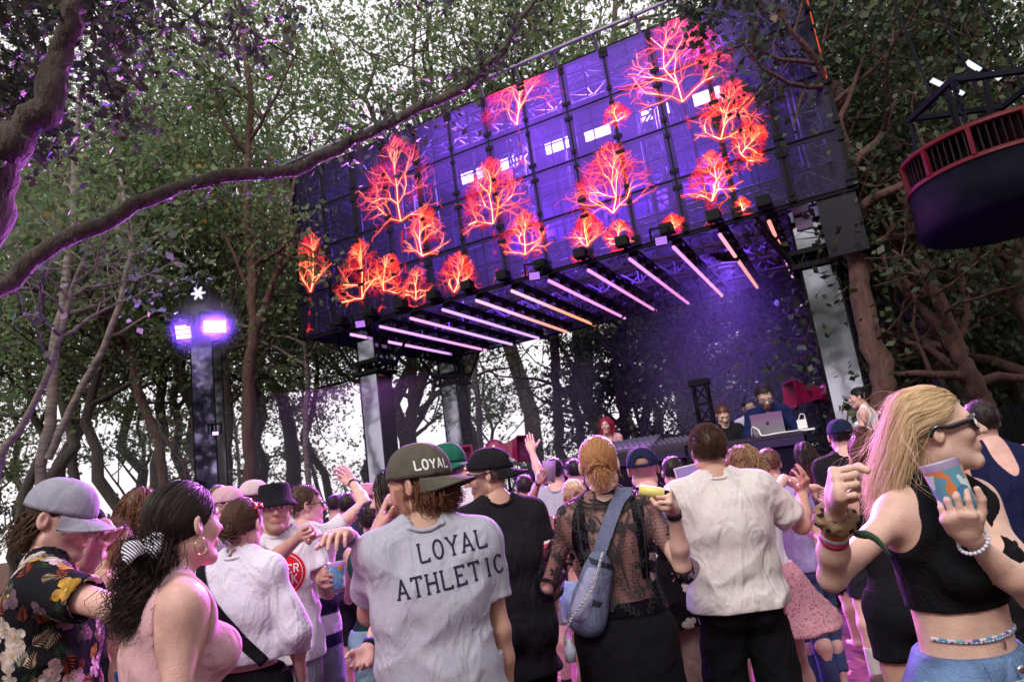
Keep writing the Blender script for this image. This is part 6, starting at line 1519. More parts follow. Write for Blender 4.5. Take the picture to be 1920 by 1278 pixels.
def stripes(m, ax='X', scale=60, c2=(.015, .015, .03), frac=.5):
    n = m.node_tree.nodes; l = m.node_tree.links; tc = n.new('ShaderNodeTexCoord'); w = n.new('ShaderNodeTexWave'); w.bands_direction = ax; w.inputs['Scale'].default_value = scale; w.inputs['Distortion'].default_value = .6; l.new(tc.outputs['Object'], w.inputs[0])
    r = n.new('ShaderNodeMath'); r.operation = 'GREATER_THAN'; r.inputs[1].default_value = frac; l.new(w.outputs['Fac'], r.inputs[0]); b = n['Principled BSDF']; mx = n.new('ShaderNodeMix'); mx.data_type = 'RGBA'; l.new(r.outputs[0], mx.inputs[0])
    mx.inputs[6].default_value = b.inputs['Base Color'].default_value; mx.inputs[7].default_value = c2 + (1,); l.new(mx.outputs[2], b.inputs['Base Color'])
stripes(scr, 'DIAGONAL', 55)
t0 = P.H + P.HM @ (tie * P.hsc)
def blob(prims, h=.005, amp=.006, f=60, seed=1):
    return field(prims, h, fold=lambda X: -amp * vnoise(X * f, seed))
mk('scrunchie', blob([C(t0 + P.HM[:, 0] * .03 + P.HM[:, 2] * .02, t0 - P.HM[:, 0] * .045 + P.HM[:, 2] * .008, .020, .020, k=.02), C(t0 - P.HM[:, 0] * .02, t0 - P.HM[:, 0] * .045 - P.HM[:, 2] * .02, .016, k=.02), C(t0 - P.HM[:, 1] * .02, t0 - P.HM[:, 1] * .02 + P.HM[:, 0] * .05, .018, k=.02)]), scr, P.root)
e1 = W(240, 1050, 1.62); e2 = W(232, 1085, 1.62); mk('scarf_tail', blob([C(t0 - P.HM[:, 1] * .03 - P.HM[:, 0] * .02, (t0 + e1) / 2 + (0, -.03, .015), .015, .019, k=.02), C((t0 + e1) / 2 + (0, -.03, .015), e1, .019, .012, k=.02)], amp=.006), scr, P.root)
Vr, Fr = lathe(P.H + P.HM @ (np.array([.082, -.012, -.060]) * P.hsc), P.HM @ np.array([1., .2, 0]), [(-.0012, .020), (.0012, .021), (.0012, .0225), (-.0012, .0225), (-.0012, .020)], 24); piece('hoop_earring', Vr, Fr, mat('gold', (.6, .42, .2), .25, metal=1), P.root, True)

# floral shirt man, far left
P = person('man in grey cap and dark Hawaiian flower shirt, front left corner, looking down right', (116, 972), 2.2, 58, hyaw=84, hpitch=-16, tone='pink', h=.009, hh=.004, build=1.1, beard=('brown', 0, .35), armR=dict(e=(215, 1140, True), w=(322, 1225, False), hand='relax'))
fs = cloth('floral_shirt_dark', (.012, .012, .016)); o = tshirt(P, fs, ease=.016, hem=-.12, sleeve=.62, amp=.006, h=.008, boxy=.014, sleevew=.020, neckz=-.0)
sf = Surf(o); K = [('flower', cloth('print_cream', (.46, .38, .35), var=.5, vscale=45), 3), ('flower', cloth('print_mauve', (.13, .08, .11), var=.5, vscale=30), 2.5), ('frond', cloth('print_rust', (.26, .06, .035), var=.3), 2), ('frond', cloth('print_green', (.035, .07, .035), var=.3), 2), ('frond', cloth('print_tan', (.36, .25, .17), var=.3), 2.6), ('flower', cloth('print_gold', (.36, .20, .04), var=.5, vscale=40), .8)]
scatter_print(sf, 480, K, 5, size=(.020, .044), mind=.026)
mk('collar', blob([C(P.N - P.R * .06 - P.RB[:, 1] * .035 + P.U * .012, P.N - P.RB[:, 1] * .068 + P.U * .022, .011, k=.012), C(P.N - P.RB[:, 1] * .068 + P.U * .022, P.N + P.R * .06 - P.RB[:, 1] * .035 + P.U * .012, .011, k=.012)], amp=.002), fs, P.root)
bottoms(P, cloth('black_trousers', (.01, .01, .012)), length=1)
R0_ = scalp(1400, 8, nape=-.07, side=.0); R0_ = R0_[(R0_[:, 2] < .012) & (R0_[:, 1] < .01)]
strands(P, R0_, 11, .009, lambda p, k: (P.HM.T @ np.array([-.5, 0, -1.]))[None] + np.array([[0, -.4, 0]]) + 0 * p, .0022, 'brown', seed=8, jit=.2, curl=.004, cf=1.5); haircore(P, 'brown', nape=-.07)
cap(P, cloth('grey_cap_cloth', (.27, .27, .33)), tilt=-4, size=1.03, brimL=.078)
# raised forearm that points past the curly man
P = person('person in dark cap behind the Hawaiian shirt, pointing right with a bent arm', (152, 1000), 2.85, 60, tone='pink', h=.012, hh=.006, armR=dict(e=(158, 1065, True), w=(190, 1003, True), tip=(225, 968, True), hand='point'))
tshirt(P, cloth('black_tee', (.012, .012, .014)), sleeve=.5); bottoms(P, cloth('black_trousers', 0), length=1, h=.014); hair_short(P, 'dark', capy=True); cap(P, cloth('black_cap', (.012, .012, .014)))
P = person('bare backed curly man with round glasses behind the Hawaiian shirt', (212, 1015), 3.4, 60, hyaw=75, hpitch=-8, tone='tan', h=.011, hh=.006, beard=('auburn', 0, .8))
hair_short(P, 'auburn', n=500, L=.035, curl=.005, seed=12); glasses(P, 'black', lm=mat('clear_lens', (.3, .3, .32), .05)); bottoms(P, cloth('blue_shorts', (.02, .10, .35)), length=.4)

# blouse woman
P = person('woman with brown bun, red sunglasses on her head, white crop blouse and black strap', (457, 985), 2.9, 8, hyaw=12, hpitch=-2, fem=1, tone='pink', h=.010, hh=.005, armR=dict(ev=(.32, .05, -1), wv=(-.15, .4, -1)), armL=dict(ev=(.3, .1, -1), wv=(-.1, .7, -.6)))
bl = cloth('white_eyelet_blouse', (.62, .60, .70), bump=.35, bscale=90); o = tshirt(P, bl, ease=.014, hem=.13, sleeve=1.0, amp=.008, h=.008, longs=.65, sleevew=.026, boxy=.004, seed=7)
skirt(P, cloth('black_skirt', (.008, .008, .010)), z1=.45, waist=.10, flare=.05); hair_bun(P, 'brown', bun=(.0, -.112, -.005), br=.030, seed=14); glasses(P, 'red', onhead=1, lensw=.028, hgt=.02, thick=.006)
hb = [P.H + P.HM @ (np.array([math.sin(a) * .086, .02 - .0 * math.cos(a) - .03, .03 + math.cos(a) * .094]) * P.hsc) for a in np.linspace(-1.55, 1.55, 24)]; V, Fc = tube(hb, .0045, 8); piece('red_band', V, Fc, mat('red_gloss', (.42, .012, .02), .25, coat=.5), P.root, True)
sf = Surf(o)
def strap(P, sf, pts, w, m, name='strap', off=.006, n=40, th=None):
    Q = spline(pts, n); S_ = np.array([sf.snap(p, off) for p in Q]); V = []; T = np.gradient(S_, axis=0)
    for i, p in enumerate(S_):
        l, nn, _, _ = sf.bvh.find_nearest(Vector(Q[i])); nn = np.array(nn); sd = unit(np.cross(unit(T[i]), nn)); V += [p - sd * w / 2, p + sd * w / 2, p + sd * w / 2 + nn * .003, p - sd * w / 2 + nn * .003]
    Fc = []
    for i in range(n - 1):
        for j in range(4): Fc.append((i * 4 + j, i * 4 + (j + 1) % 4, i * 4 + 4 + (j + 1) % 4, i * 4 + 4 + j))
    return V, Fc
F2 = P.RB[:, 1]; V, Fc = strap(P, sf, [P.N - P.R * .13 - P.U * .02, P.N - P.R * .10 - P.U * .10 - F2 * .14, P.P + P.R * .02 + P.U * .28 - F2 * .16, P.P + P.R * .14 + P.U * .12 - F2 * .10], .042, cloth('strap_black', (.01, .01, .012)), n=44)
piece('shoulder_strap', V, Fc, cloth('strap_black', 0), P.root)

# bucket hat man
P = person('man in black bucket hat and white tee with red round badge, facing the camera', (516, 953), 3.6, 168, hyaw=158, hpitch=2, tone='tan', h=.010, hh=.0045, stub='dark', beard=('dark', 0, .22), brow='dark', armR=dict(e=(505, 1055, True), w=(565, 1003, True), tip=(612, 985, True), hand='point'),
           armL=dict(ev=(.28, .15, -1), w=(600, 1085, True), tip=(616, 1062, True), hand='grip', palm=(1, -.4, 0)))
white = cloth('white_cotton', (.66, .64, .68)); o = tshirt(P, white, ease=.016, hem=-.10, amp=.007, boxy=.012, seed=8); sf = Surf(o); fr = P.RB[:, 1]; ux = np.cross(P.U, fr); c = P.P + P.U * .33 - ux * .0 + ux * .03
RED = cloth('print_red', (.50, .015, .03), var=.1); circ = []; n_ = 36; Fc = []
for rr in (0, .03, .06, .085, .108): circ += [(rr * math.cos(a), rr * math.sin(a)) for a in np.linspace(0, 2 * math.pi, n_, endpoint=False)]
for i in range(4): Fc += [(i * n_ + j, (i + 1) * n_ + j, (i + 1) * n_ + (j + 1) % n_, i * n_ + (j + 1) % n_) for j in range(n_)]
decal(sf, circ, Fc, c, ux, P.U, RED, 'red_badge'); ring = [((.092 + .003 * k) * math.cos(a), (.092 + .003 * k) * math.sin(a)) for k in (0, 1) for a in np.linspace(0, 2 * math.pi, n_, endpoint=False)]
WHT = cloth('print_white', (.72, .70, .72)); decal(sf, ring, [(j, n_ + j, n_ + (j + 1) % n_, (j + 1) % n_) for j in range(n_)], c, ux, P.U, WHT, 'badge_ring', off=.0045)
v, f = text2d('SUPER', .038, .22, False, .2); decal(sf, v, f, c + P.U * .022, ux, P.U, WHT, 'badge_text', off=.0048); v, f = text2d('BOCK', .044, .22, False, .2); decal(sf, v, f, c - P.U * .028, ux, P.U, WHT, 'badge_text', off=.0048)
bottoms(P, cloth('grey_jeans', (.14, .14, .17)), length=1.0); hair_short(P, 'dark', n=250, capy=True); bucket(P, cloth('black_bucket', (.010, .010, .012)))
TEAL = cloth('cup_print', (.05, .25, .30), rough=.4)
def cupmat():
    m = bpy.data.materials.new('cup_print_blocks'); m.use_nodes = True; n = m.node_tree.nodes; l = m.node_tree.links; b = n['Principled BSDF']; b.inputs['Roughness'].default_value = .35
    tc = n.new('ShaderNodeTexCoord'); vo = n.new('ShaderNodeTexVoronoi'); vo.inputs['Scale'].default_value = 42; l.new(tc.outputs['Object'], vo.inputs['Vector']); r = n.new('ShaderNodeValToRGB'); r.color_ramp.interpolation = 'CONSTANT'; e = r.color_ramp.elements
    e[0].color = (.10, .27, .36, 1); e[1].position = .42; e[1].color = (.55, .17, .05, 1); x = e.new(.62); x.color = (.05, .16, .30, 1); x = e.new(.78); x.color = (.55, .62, .62, 1)
    s = n.new('ShaderNodeSeparateColor'); l.new(vo.outputs['Color'], s.inputs[0]); l.new(s.outputs[0], r.inputs[0]); l.new(r.outputs[0], b.inputs['Base Color']); return m
CUPM = cupmat(); CLEAR = mat('clear_cup', (.62, .60, .66), .15, coat=.3, transl=.4)
cup('teal and orange printed cup in the hand of the bucket hat man', P, 'L', CLEAR, CUPM, .135, .043)

# BSC shirt man with raised arm
P = person('man with blue sunglasses and white rugby style tee, one arm raised, back to camera', (574, 948), 4.0, 22, hyaw=62, hpitch=0, tone='pink', h=.010, hh=.005, armR=dict(e=(688, 940, False), w=(662, 905, False), tip=(632, 880, False), hand='relax'), armL=dict(ev=(.2, .2, -1), wv=(0, .6, -.6)))
rug = cloth('rugby_tee', (.62, .60, .66), attr='Col')
def rugc(V):
    A = np.ones((len(V), 4)); q = (V - P.P) @ P.U; A[:, :3] = (.62, .60, .64); nb = ((q < .16) & (q > .07)) | (q < -.03); A[nb, :3] = (.015, .015, .035); return A
o = tshirt(P, rug, hem=-.10, sleeve=.5, amp=.006, boxy=.015, seed=9, colf=rugc); sf = Surf(o); bk = -P.RB[:, 1]; ux = np.cross(P.U, bk)
v, f = text2d('ABSC9', .052, .18, True, .3); v[:, 1] += .02 - 3.0 * v[:, 0] ** 2; decal(sf, v, f, P.N - P.U * .13, ux, P.U, RED, 'printed_text')
tri = [(-.07, -.06), (0, -.085), (.07, -.06), (.05, .03), (.0, .065), (-.05, .03), (0, 0)]; decal(sf, tri, [(i, (i + 1) % 6, 6) for i in range(6)], P.N - P.U * .27, ux, P.U, RED, 'printed_shape')
bottoms(P, cloth('grey_washed_jeans', (.20, .22, .25), var=.25, vscale=9), length=1.0, wide=.02, amp=.006); hair_short(P, 'brown', L=.03, seed=22); glasses(P, 'black', lm=mat('lens_blue', (.02, .12, .5), .08, coat=1)); band(P, 'R', .04, BLK)

# LOYAL ATHLETIC man
P = person('bearded man in olive cap worn backwards and grey tee lettered on the back, front centre', (784, 910), 2.2, -10, hyaw=-68, hpitch=-6, tone='warm', h=.008, hh=.0038, build=1.0, beard=('auburn', 0, .72), brow='brown', jaw=1.08, armL=dict(e=(692, 1150, False), w=(703, 1008, True), tip=(722, 930, False), hand='flat', palm=(.8, .5, 0)),
           armR=dict(ev=(.10, .02, -1), wv=(.0, .25, -1)))
tee = cloth('heather_grey_tee', (.36, .36, .43), bump=.35, bscale=260); stub_ = o = tshirt(P, tee, ease=.016, hem=-.16, sleeve=.66, amp=.0075, h=.0062, boxy=.016, seed=5, sleevew=.020)
sf = Surf(o); INK = cloth('print_navy', (.022, .022, .045), var=.15); bk = -P.RB[:, 1]; ux = np.cross(P.U, bk)
ux2 = unit(ux + .085 * P.U); v, f = text2d('LOYAL', .050, .17, True, .26, .95); decal(sf, v, f, P.N - P.U * .060 + ux * .070, ux2, P.U, INK, 'printed_text')
v, f = text2d('ATHLETIC', .050, .17, True, .24, .95); decal(sf, v, f, P.N - P.U * .146 + ux * .058, ux2, P.U, INK, 'printed_text')
bottoms(P, cloth('dark_shorts', (.02, .02, .03)), length=.5, h=.012)
haircore(P, 'brown', nape=-.075)
R0_ = scalp(2400, 5, side=-.03, nape=-.085); R0_ = R0_[(R0_[:, 2] < .016) & (R0_[:, 1] < .02)]
strands(P, R0_, 9, .0095, lambda p, k: np.tile([0, -.55, -1.], (len(p), 1)), .0024, 'auburn', seed=5, jit=.3, curl=.008, cf=1.4, coll=1.03)
rb = np.random.default_rng(2); q = np.stack([rb.uniform(-.055, .055, 900), rb.uniform(.0, .095, 900), rb.uniform(-.12, -.045, 900)], 1); q = q[np.abs(np.linalg.norm((q - [0, .035, -.065]) / [.058, .062, .058], axis=1) - 1) < .10]
strands(P, q, 4, .005, lambda p, k: np.tile([0, .25, -1.], (len(p), 1)), .0011, 'auburn', name='beard', seed=6, jit=.5, coll=.9)
OL = cloth('olive_cap_cloth', (.085, .080, .062)); cap(P, OL, back=True, tilt=7, size=1.07, brimL=.088, hgt=1.06)
def on_cap(P, a, z, txt, hgt, m, w=.24, serif=False):
    v, f = text2d(txt, hgt, w, serif, .2, step=.006); V = []
    for x, y in v:
        zz = z + y; rr = math.sqrt(max(.02, 1 - min(.98, (zz / P.capr[2]) ** 2))) ; rr = rr ** .8; aa = a - x / (P.capr[1] * rr); V.append(P.capc + P.capr * [math.sin(aa) * rr * 1.055, math.cos(aa) * rr * 1.055, 0] + [0, 0, zz])
    piece('cap_lettering', hl(P, P.captr(np.array(V))), f, m, P.root)
on_cap(P, math.radians(180 + 38), .032, 'LOYAL', .030, WHT, .26)

# woman beside him
P = person('dark haired woman half hidden behind the lettered tee, stretching one arm left', (742, 930), 2.75, -70, hyaw=-75, fem=1, tone='pink', h=.011, hh=.005, brow='dark', armL=dict(e=(712, 1045, True), w=(648, 1003, True), tip=(612, 990, True), hand='relax', palm=(0, 0, -1)), armR=dict(e=(722, 1130, True), w=(690, 1215, True), hand='relax'))
tank(P, cloth('black_top', (.010, .010, .012)), hem=-.02, amp=0); bottoms(P, cloth('black_trousers', 0), length=1, h=.014); hair_long(P, 'dark', n=300, L=.22, seed=31, flyaway=0)
for t, c in ((.05, (.05, .3, .35)), (.09, (.6, .1, .3)), (.13, (.5, .5, .5))): band(P, 'L', t, mat('band%d' % int(t * 100), c, .6), w=.008)
band(P, 'R', .05, BLK, w=.010); band(P, 'R', .10, mat('beads_blue', (.03, .04, .3), .3), 'bracelet', w=.008)
P = person('person in dark green top with pink cloth, behind the lettered tee', (700, 975), 3.9, 10, fem=1, tone='pink', h=.014, hh=.007, armL=dict(ev=(.3, .3, -1), wv=(0, .8, .2)))
tank(P, cloth('green_top', (.02, .06, .045)), amp=0, h=.01); bottoms(P, cloth('teal_shorts', (.25, .40, .48)), length=.5, h=.014); hair_bun(P, 'dark', n=150, seed=41, loose=0)

# black cap man
P = person('man in black cap worn backwards, dark sunglasses and black tee with red sleeve edge', (917, 890), 3.2, -22, hyaw=-82, hpitch=-2, tone='warm', h=.009, hh=.0042, beard=('dark', 0, .45), stub='dark', armL=dict(ev=(.1, .5, -.9), wv=(0, .8, .4)))
bt = cloth('black_sport_tee', (.012, .012, .015)); o = tshirt(P, bt, hem=-.20, sleeve=.6, amp=.006, h=.008, boxy=.02, seed=6, sleevew=.024); bottoms(P, cloth('black_trousers', 0), length=1, h=.014); hair_short(P, 'dark', n=500, L=.006, capy=True, core=False); cap(P, cloth('black_cap', 0), back=True, tilt=4, size=1.05, brimL=.07); on_cap(P, math.radians(180 + 12), .03, 'NY', .02, WHT, .2)
glasses(P, 'black', thick=.006, hgt=.018, lensw=.027)
a, e = P.arm['R'][:2]; c = a + (e - a) * .6; ax = unit(e - a)
for k, (o_, cc) in enumerate(((-.006, (.45, .02, .04)), (-.020, (.6, .58, .6)))): V, Fc = lathe(c + ax * o_, ax, [(-.006, .0705), (.006, .0715)], 30); piece('sleeve_edge', V, Fc, mat('edge%d' % k, cc, .8), P.root, True)

# green cap / white shirt, and sunglasses person behind
P = person('person in green cap worn backwards and white shirt behind the olive cap', (838, 878), 3.5, -10, hyaw=-40, tone='tan', h=.012, hh=.006, armR=dict(e=(905, 935, False), w=(890, 905, False), hand='fist'))
tshirt(P, white, ease=.02, sleeve=.7, amp=.008, seed=12); bottoms(P, cloth('blue_shorts', 0), length=.5, h=.014); hair_short(P, 'brown', n=200, capy=True); cap(P, cloth('green_cap', (.015, .10, .065)), back=True, size=1.03)
P = person('woman with round tortoiseshell sunglasses between two caps, facing left', (868, 905), 4.2, 200, hyaw=235, fem=1, tone='tan', h=.014, hh=.006); tshirt(P, white, seed=14, h=.012); bottoms(P, cloth('black_trousers', 0), length=1, h=.016); hair_bun(P, 'blonde', n=200, seed=42, loose=0); glasses(P, 'black', lensw=.028, hgt=.024)

# grey shorts man, small blond woman
P = person('man in grey tee and grey shorts with one arm straight up, near the stage', (1040, 886), 5.3, 5, tone='pink', h=.012, hh=.007, armL=dict(e=(1013, 893, False), w=(997, 845, False), tip=(990, 812, False), hand='open', palm=(0, 1, 0)), spread=.13)
tshirt(P, cloth('grey_tee', (.30, .31, .36)), amp=.006, seed=13, h=.010); bottoms(P, cloth('grey_shorts', (.25, .25, .28)), length=.5); shoes(P, cloth('white_shoe', (.6, .58, .58)), sock=('#101012', .07)); hair_short(P, 'black', n=300)
P = person('small blond woman in black tube top and denim shorts, arm raised with a clear cup', (1074, 930), 4.5, 12, hyaw=-20, fem=1, tone='tan', h=.010, hh=.005, armL=dict(e=(992, 948, True), w=(1011, 902, True), tip=(1022, 878, True), hand='open', palm=(.6, .7, 0)), armR=dict(ev=(.1, .2, -1), wv=(0, .4, -1)))
tank(P, cloth('black_tube', (.012, .012, .014)), hem=.10, top=-.5, backtop=-1.3, strapx=.14, amp=0); hair_bun(P, 'blonde', bun=(0, -.11, .03), br=.026, seed=44, n=300); bottoms(P, cloth('light_denim', (.22, .32, .45), var=.3, vscale=12), length=.22, waist=.10); shoes(P, cloth('white_shoe', 0), sock=('#101012', .06)); band(P, 'L', .04, mat('watch', (.02, .02, .02), .3), 'watch', w=.018)
cup('clear plastic cup with a printed mark in the raised hand left of the lace top', P, 'L', CLEAR, None, .13, .04, axis=(.1, 0, 1))

# lace woman
P = person('woman in sheer black lace top and long black skirt with a blond bun, fist raised', (1124, 872), 2.8, 2, hyaw=14, fem=1, tone='fair', h=.008, hh=.004, build=1.08, armR=dict(e=(1280, 1062, True), w=(1262, 952, True), tip=(1243, 895, True), hand='fist', palm=(-1, .3, 0)), armL=dict(ev=(.45, .1, -.9), wv=(-.2, 1, .2)))
sheer = pane_mat('sheer_black_net', (.72, .66, .68), .24); o = tshirt(P, sheer, name='lace_top', ease=.009, hem=.10, sleeve=1.0, amp=.002, h=.006, longs=.02, sleevew=.020, boxy=.0, seed=15, neckr=1.3)
sf = Surf(o); LACE = mat('black_lace', (.006, .006, .007), .8); rg = np.random.default_rng(33); Vx = []; Fx = []
def lace_piece(p, nn, a):
    b = np.cross(nn, a); kind = rg.random(); items = []
    if kind < .55:       # sprig with loops
        items.append(stroke([(-.05, 0), (0, .006), (.05, 0)], .0028, .012))
        for i in range(5):
            x = -.04 + i * .02
            for s_ in (-1, 1): items.append(stroke([(x, 0), (x + .006, s_ * .010), (x + .013, s_ * .015), (x + .015, s_ * .009), (x + .004, s_ * .002)], .0022, .012))
    else:
        v, f = petal_flower(.026, 6, rg, .30); items.append((v, f)); items.append(stroke([(.0, 0), (.03, .03), (.06, .035)], .0028, .012))
    for v, f in items:
        b0 = len(Vx); Vx.extend([sf.snap(p + a * x + b * y, .0016) for x, y in v]); Fx.extend([tuple(b0 + j for j in q) for q in f])
pts = []
for _ in range(9000):
    i = rg.integers(0, len(sf.V)); p = sf.V[i]
    if pts and min(np.linalg.norm(np.array(pts) - p, axis=1)) < .050: continue
    pts.append(p); nn = sf.N[i]; a = unit(np.cross(nn, rg.normal(size=3)) + unit(P.U - nn * (P.U @ nn)) * 1.2); a = unit(a - nn * (a @ nn)); lace_piece(p, nn, a)
    if len(pts) > 170: break
bk = -P.RB[:, 1]; ux = np.cross(P.U, bk)
for pl in ([(-.115, -.02), (-.12, -.15), (-.10, -.33)], [(.115, -.02), (.12, -.15), (.10, -.33)], [(-.05, -.06), (.0, -.17), (.03, -.33)], [(.08, -.06), (.0, -.20), (-.06, -.33)]):
    v, f = stroke(spline(pl, 12), .007, .012); b0 = len(Vx); Vx.extend([sf.cast(P.N + ux * x + P.U * y + bk * .5, -bk, .0018) if sf.cast(P.N + ux * x + P.U * y + bk * .5, -bk, .0018) is not None else sf.snap(P.N + ux * x + P.U * y, .002) for x, y in v]); Fx.extend([tuple(b0 + j for j in q) for q in f])
o2 = piece('lace_embroidery', Vx, Fx, LACE, P.root); o2['kind'] = 'stuff'
for k in range(3): Vr = []; rr = .062 + .011 * k; pts_ = [P.N + P.U * (-.004 - .013 * k) + P.R * math.sin(a) * rr * 1.25 + P.RB[:, 1] * math.cos(a) * rr for a in np.linspace(0, 2 * math.pi, 40)]; pts_ = [sf.snap(q, .003) for q in pts_]; V, Fc = tube(pts_, .0032, 5, False); piece('lace_collar', V, Fc, LACE, P.root, True)
tank(P, cloth('black_bralette', (.010, .010, .012)), name='bralette', ease=.003, hem=.22, top=-.6, backtop=-2.6, strap=.012, strapx=.10, amp=0, h=.007)
skirt(P, cloth('black_long_skirt', (.006, .006, .008)), z1=.12, waist=.15, flare=.10); hair_bun(P, 'strawberry', bun=(.012, -.112, -.012), br=.028, n=620, seed=51, loose=40, swirl=.6, width=.0018)
rbn = np.array([.012, -.125, -.02]); q = rbn + np.random.default_rng(3).normal(size=(160, 3)) * .012
strands(P, q, 8, .009, lambda p, k: (p - rbn) / (np.linalg.norm(p - rbn, axis=1)[:, None] + 1e-6) * .5 + np.array([0, -.25, -.75]), .0017, 'strawberry', name='bun_ends', seed=52, jit=.3, coll=1.0)
b = MB(); c = P.H + P.HM @ (np.array([.062, -.045, .07]) * P.hsc); b.box(c, P.HM[:, 0] * .007, P.HM[:, 1] * .012, P.HM[:, 2] * .004); b.box(c + P.HM[:, 2] * .012, P.HM[:, 0] * .006, P.HM[:, 1] * .011, P.HM[:, 2] * .004); b.build('hair_clip', mat('pink_clip', (.6, .35, .5), .3), P.root)
band(P, 'R', .10, mat('watch', (.02, .02, .02), .3), 'watch', w=.024)
nk = [P.N + P.U * .028 + P.R * math.sin(a) * .058 + P.RB[:, 1] * (math.cos(a) * .055 + .004) for a in np.linspace(0, 2 * math.pi, 40)]; V, Fc = tube(nk, .0016, 5, False); piece('necklace', V, Fc, mat('gold', 0), P.root, True)
wr, hd, pn, _ = P.hands['R']; c = wr + hd * .07 + pn * .03; ya = unit(np.array([.95, -.1, -.28])); rt = thing('yellow_bottle', 'small pale yellow bottle lying in the raised fist of the lace top woman', 'bottle', tuple(c))
V, Fc = lathe(c - ya * .03 + UP * .012, ya, [(-.04, .001), (-.04, .018), (.035, .020), (.045, .014)], 20); piece('bottle_body', V, Fc, mat('pale_yellow', (.65, .58, .16), .4), rt, True); V, Fc = lathe(c - ya * .03 + UP * .012, ya, [(.045, .014), (.062, .014), (.062, .001)], 16); piece('bottle_cap', V, Fc, BLK, rt, True)
# her sling bag
G1 = cloth('bag_grey', (.11, .13, .20), bump=.5, bscale=120); G2 = cloth('bag_lilac', (.24, .25, .36)); bc = W(1098, 1110, 2.64); rt = thing('sling_bag', 'grey blue sling bag with chains hanging down the back of the lace top', 'bag', tuple(bc))
top_ = W(1128, 1030, 2.66); bot = W(1088, 1178, 2.64); ax = unit(top_ - bot)
mk('bag_body', field([C(bot + ax * .05, top_ - ax * .04, .062, .040, k=.05), C(bot + ax * .03 + (.03, .0, 0), top_ - ax * .10 + (.02, 0, 0), .055, .045, k=.05)], .006, fold=lambda X: -.004 * vnoise(X * 22, 4)), G1, rt)
mk('front_pocket', field([C(bot + ax * .07 + (-.02, -.045, 0), bot + ax * .20 + (-.012, -.035, 0), .038, .030, k=.03)], .005, fold=lambda X: -.002 * vnoise(X * 30, 5)), G2, rt)
for k, t in enumerate((.10, .235)): V, Fc = lathe(bot + ax * t + (.008, -.005, 0), ax, [(-.010, .072 - .1 * t), (.010, .072 - .1 * t)], 28); piece('bag_strap', V, Fc, cloth('bag_dark', (.03, .035, .05)), rt, True)
V, Fc = strap(P, sf, [top_ - ax * .01, W(1140, 985, 2.64), W(1160, 935, 2.68), P.N + P.R * .085 - P.U * .008, P.N + P.R * .10 + P.RB[:, 1] * .1 - P.U * .09], .050, G1, n=40, off=.008); piece('shoulder_strap', V, Fc, G1, rt)
CH = mat('chain_steel', (.6, .6, .62), .25, metal=1)
def chain(pts, rt, n):
    Q = spline(pts, n); b = MB()
    for i in range(n - 1):
        d = unit(Q[i + 1] - Q[i]); x = unit(np.cross(d, (0, 1, .2))); y = np.cross(x, d); x, y = (x, y) if i % 2 else (y, x); c = (Q[i] + Q[i + 1]) / 2; L = np.linalg.norm(Q[i + 1] - Q[i]) * .72
        b.tube([c + d * math.cos(a) * L + x * math.sin(a) * .004 for a in np.linspace(0, 2 * math.pi, 9)], .0012, 4, False)
    o = b.build('chain', CH, rt, True); o['kind'] = 'stuff'
chain([top_ + (.0, -.05, 0), W(1118, 1075, 2.55), W(1092, 1130, 2.54), W(1060, 1165, 2.55), W(1050, 1130, 2.56)], rt, 60); chain([top_ + (.0, -.055, 0), W(1112, 1100, 2.54), W(1078, 1150, 2.53), W(1060, 1185, 2.54), W(1060, 1210, 2.55)], rt, 60)
c = W(1069, 1222, 2.55); V, Fc = lathe(c, (0.05, 0, 1), [(-.03, .001), (-.03, .018), (.012, .021), (.03, .010), (.045, .007), (.045, .001)], 18); piece('hanging_bottle', V, Fc, mat('grey_bottle', (.35, .4, .45), .3), rt, True)

# navy cap man in flower shirt
P = person('man in navy cap with open back strap and black shirt with white lilies', (1206, 880), 3.65, -4, hyaw=8, tone='pink', h=.010, hh=.005, stub='brown', armL=dict(ev=(.2, .3, -1), wv=(0, .9, .2)), armR=dict(ev=(.2, .3, -1), wv=(0, .9, .2)))
o = tshirt(P, cloth('lily_shirt_black', (.008, .008, .010)), ease=.018, hem=-.14, sleeve=.6, amp=.005, boxy=.016, seed=16); sf = Surf(o)
scatter_print(sf, 95, [('flower', cloth('lily_white', (.55, .50, .46), var=.2), 3), ('sprig', cloth('lily_pink', (.50, .36, .34), var=.2), 1), ('frond', cloth('lily_green', (.03, .14, .08), var=.2), 1.6)], 9, size=(.020, .038), mind=.05)
bottoms(P, cloth('beige_shorts', (.36, .28, .23)), length=.5, amp=.006, wide=.015); cap(P, cloth('navy_cap', (.010, .016, .04)), gap=True, size=1.03, tilt=6); 
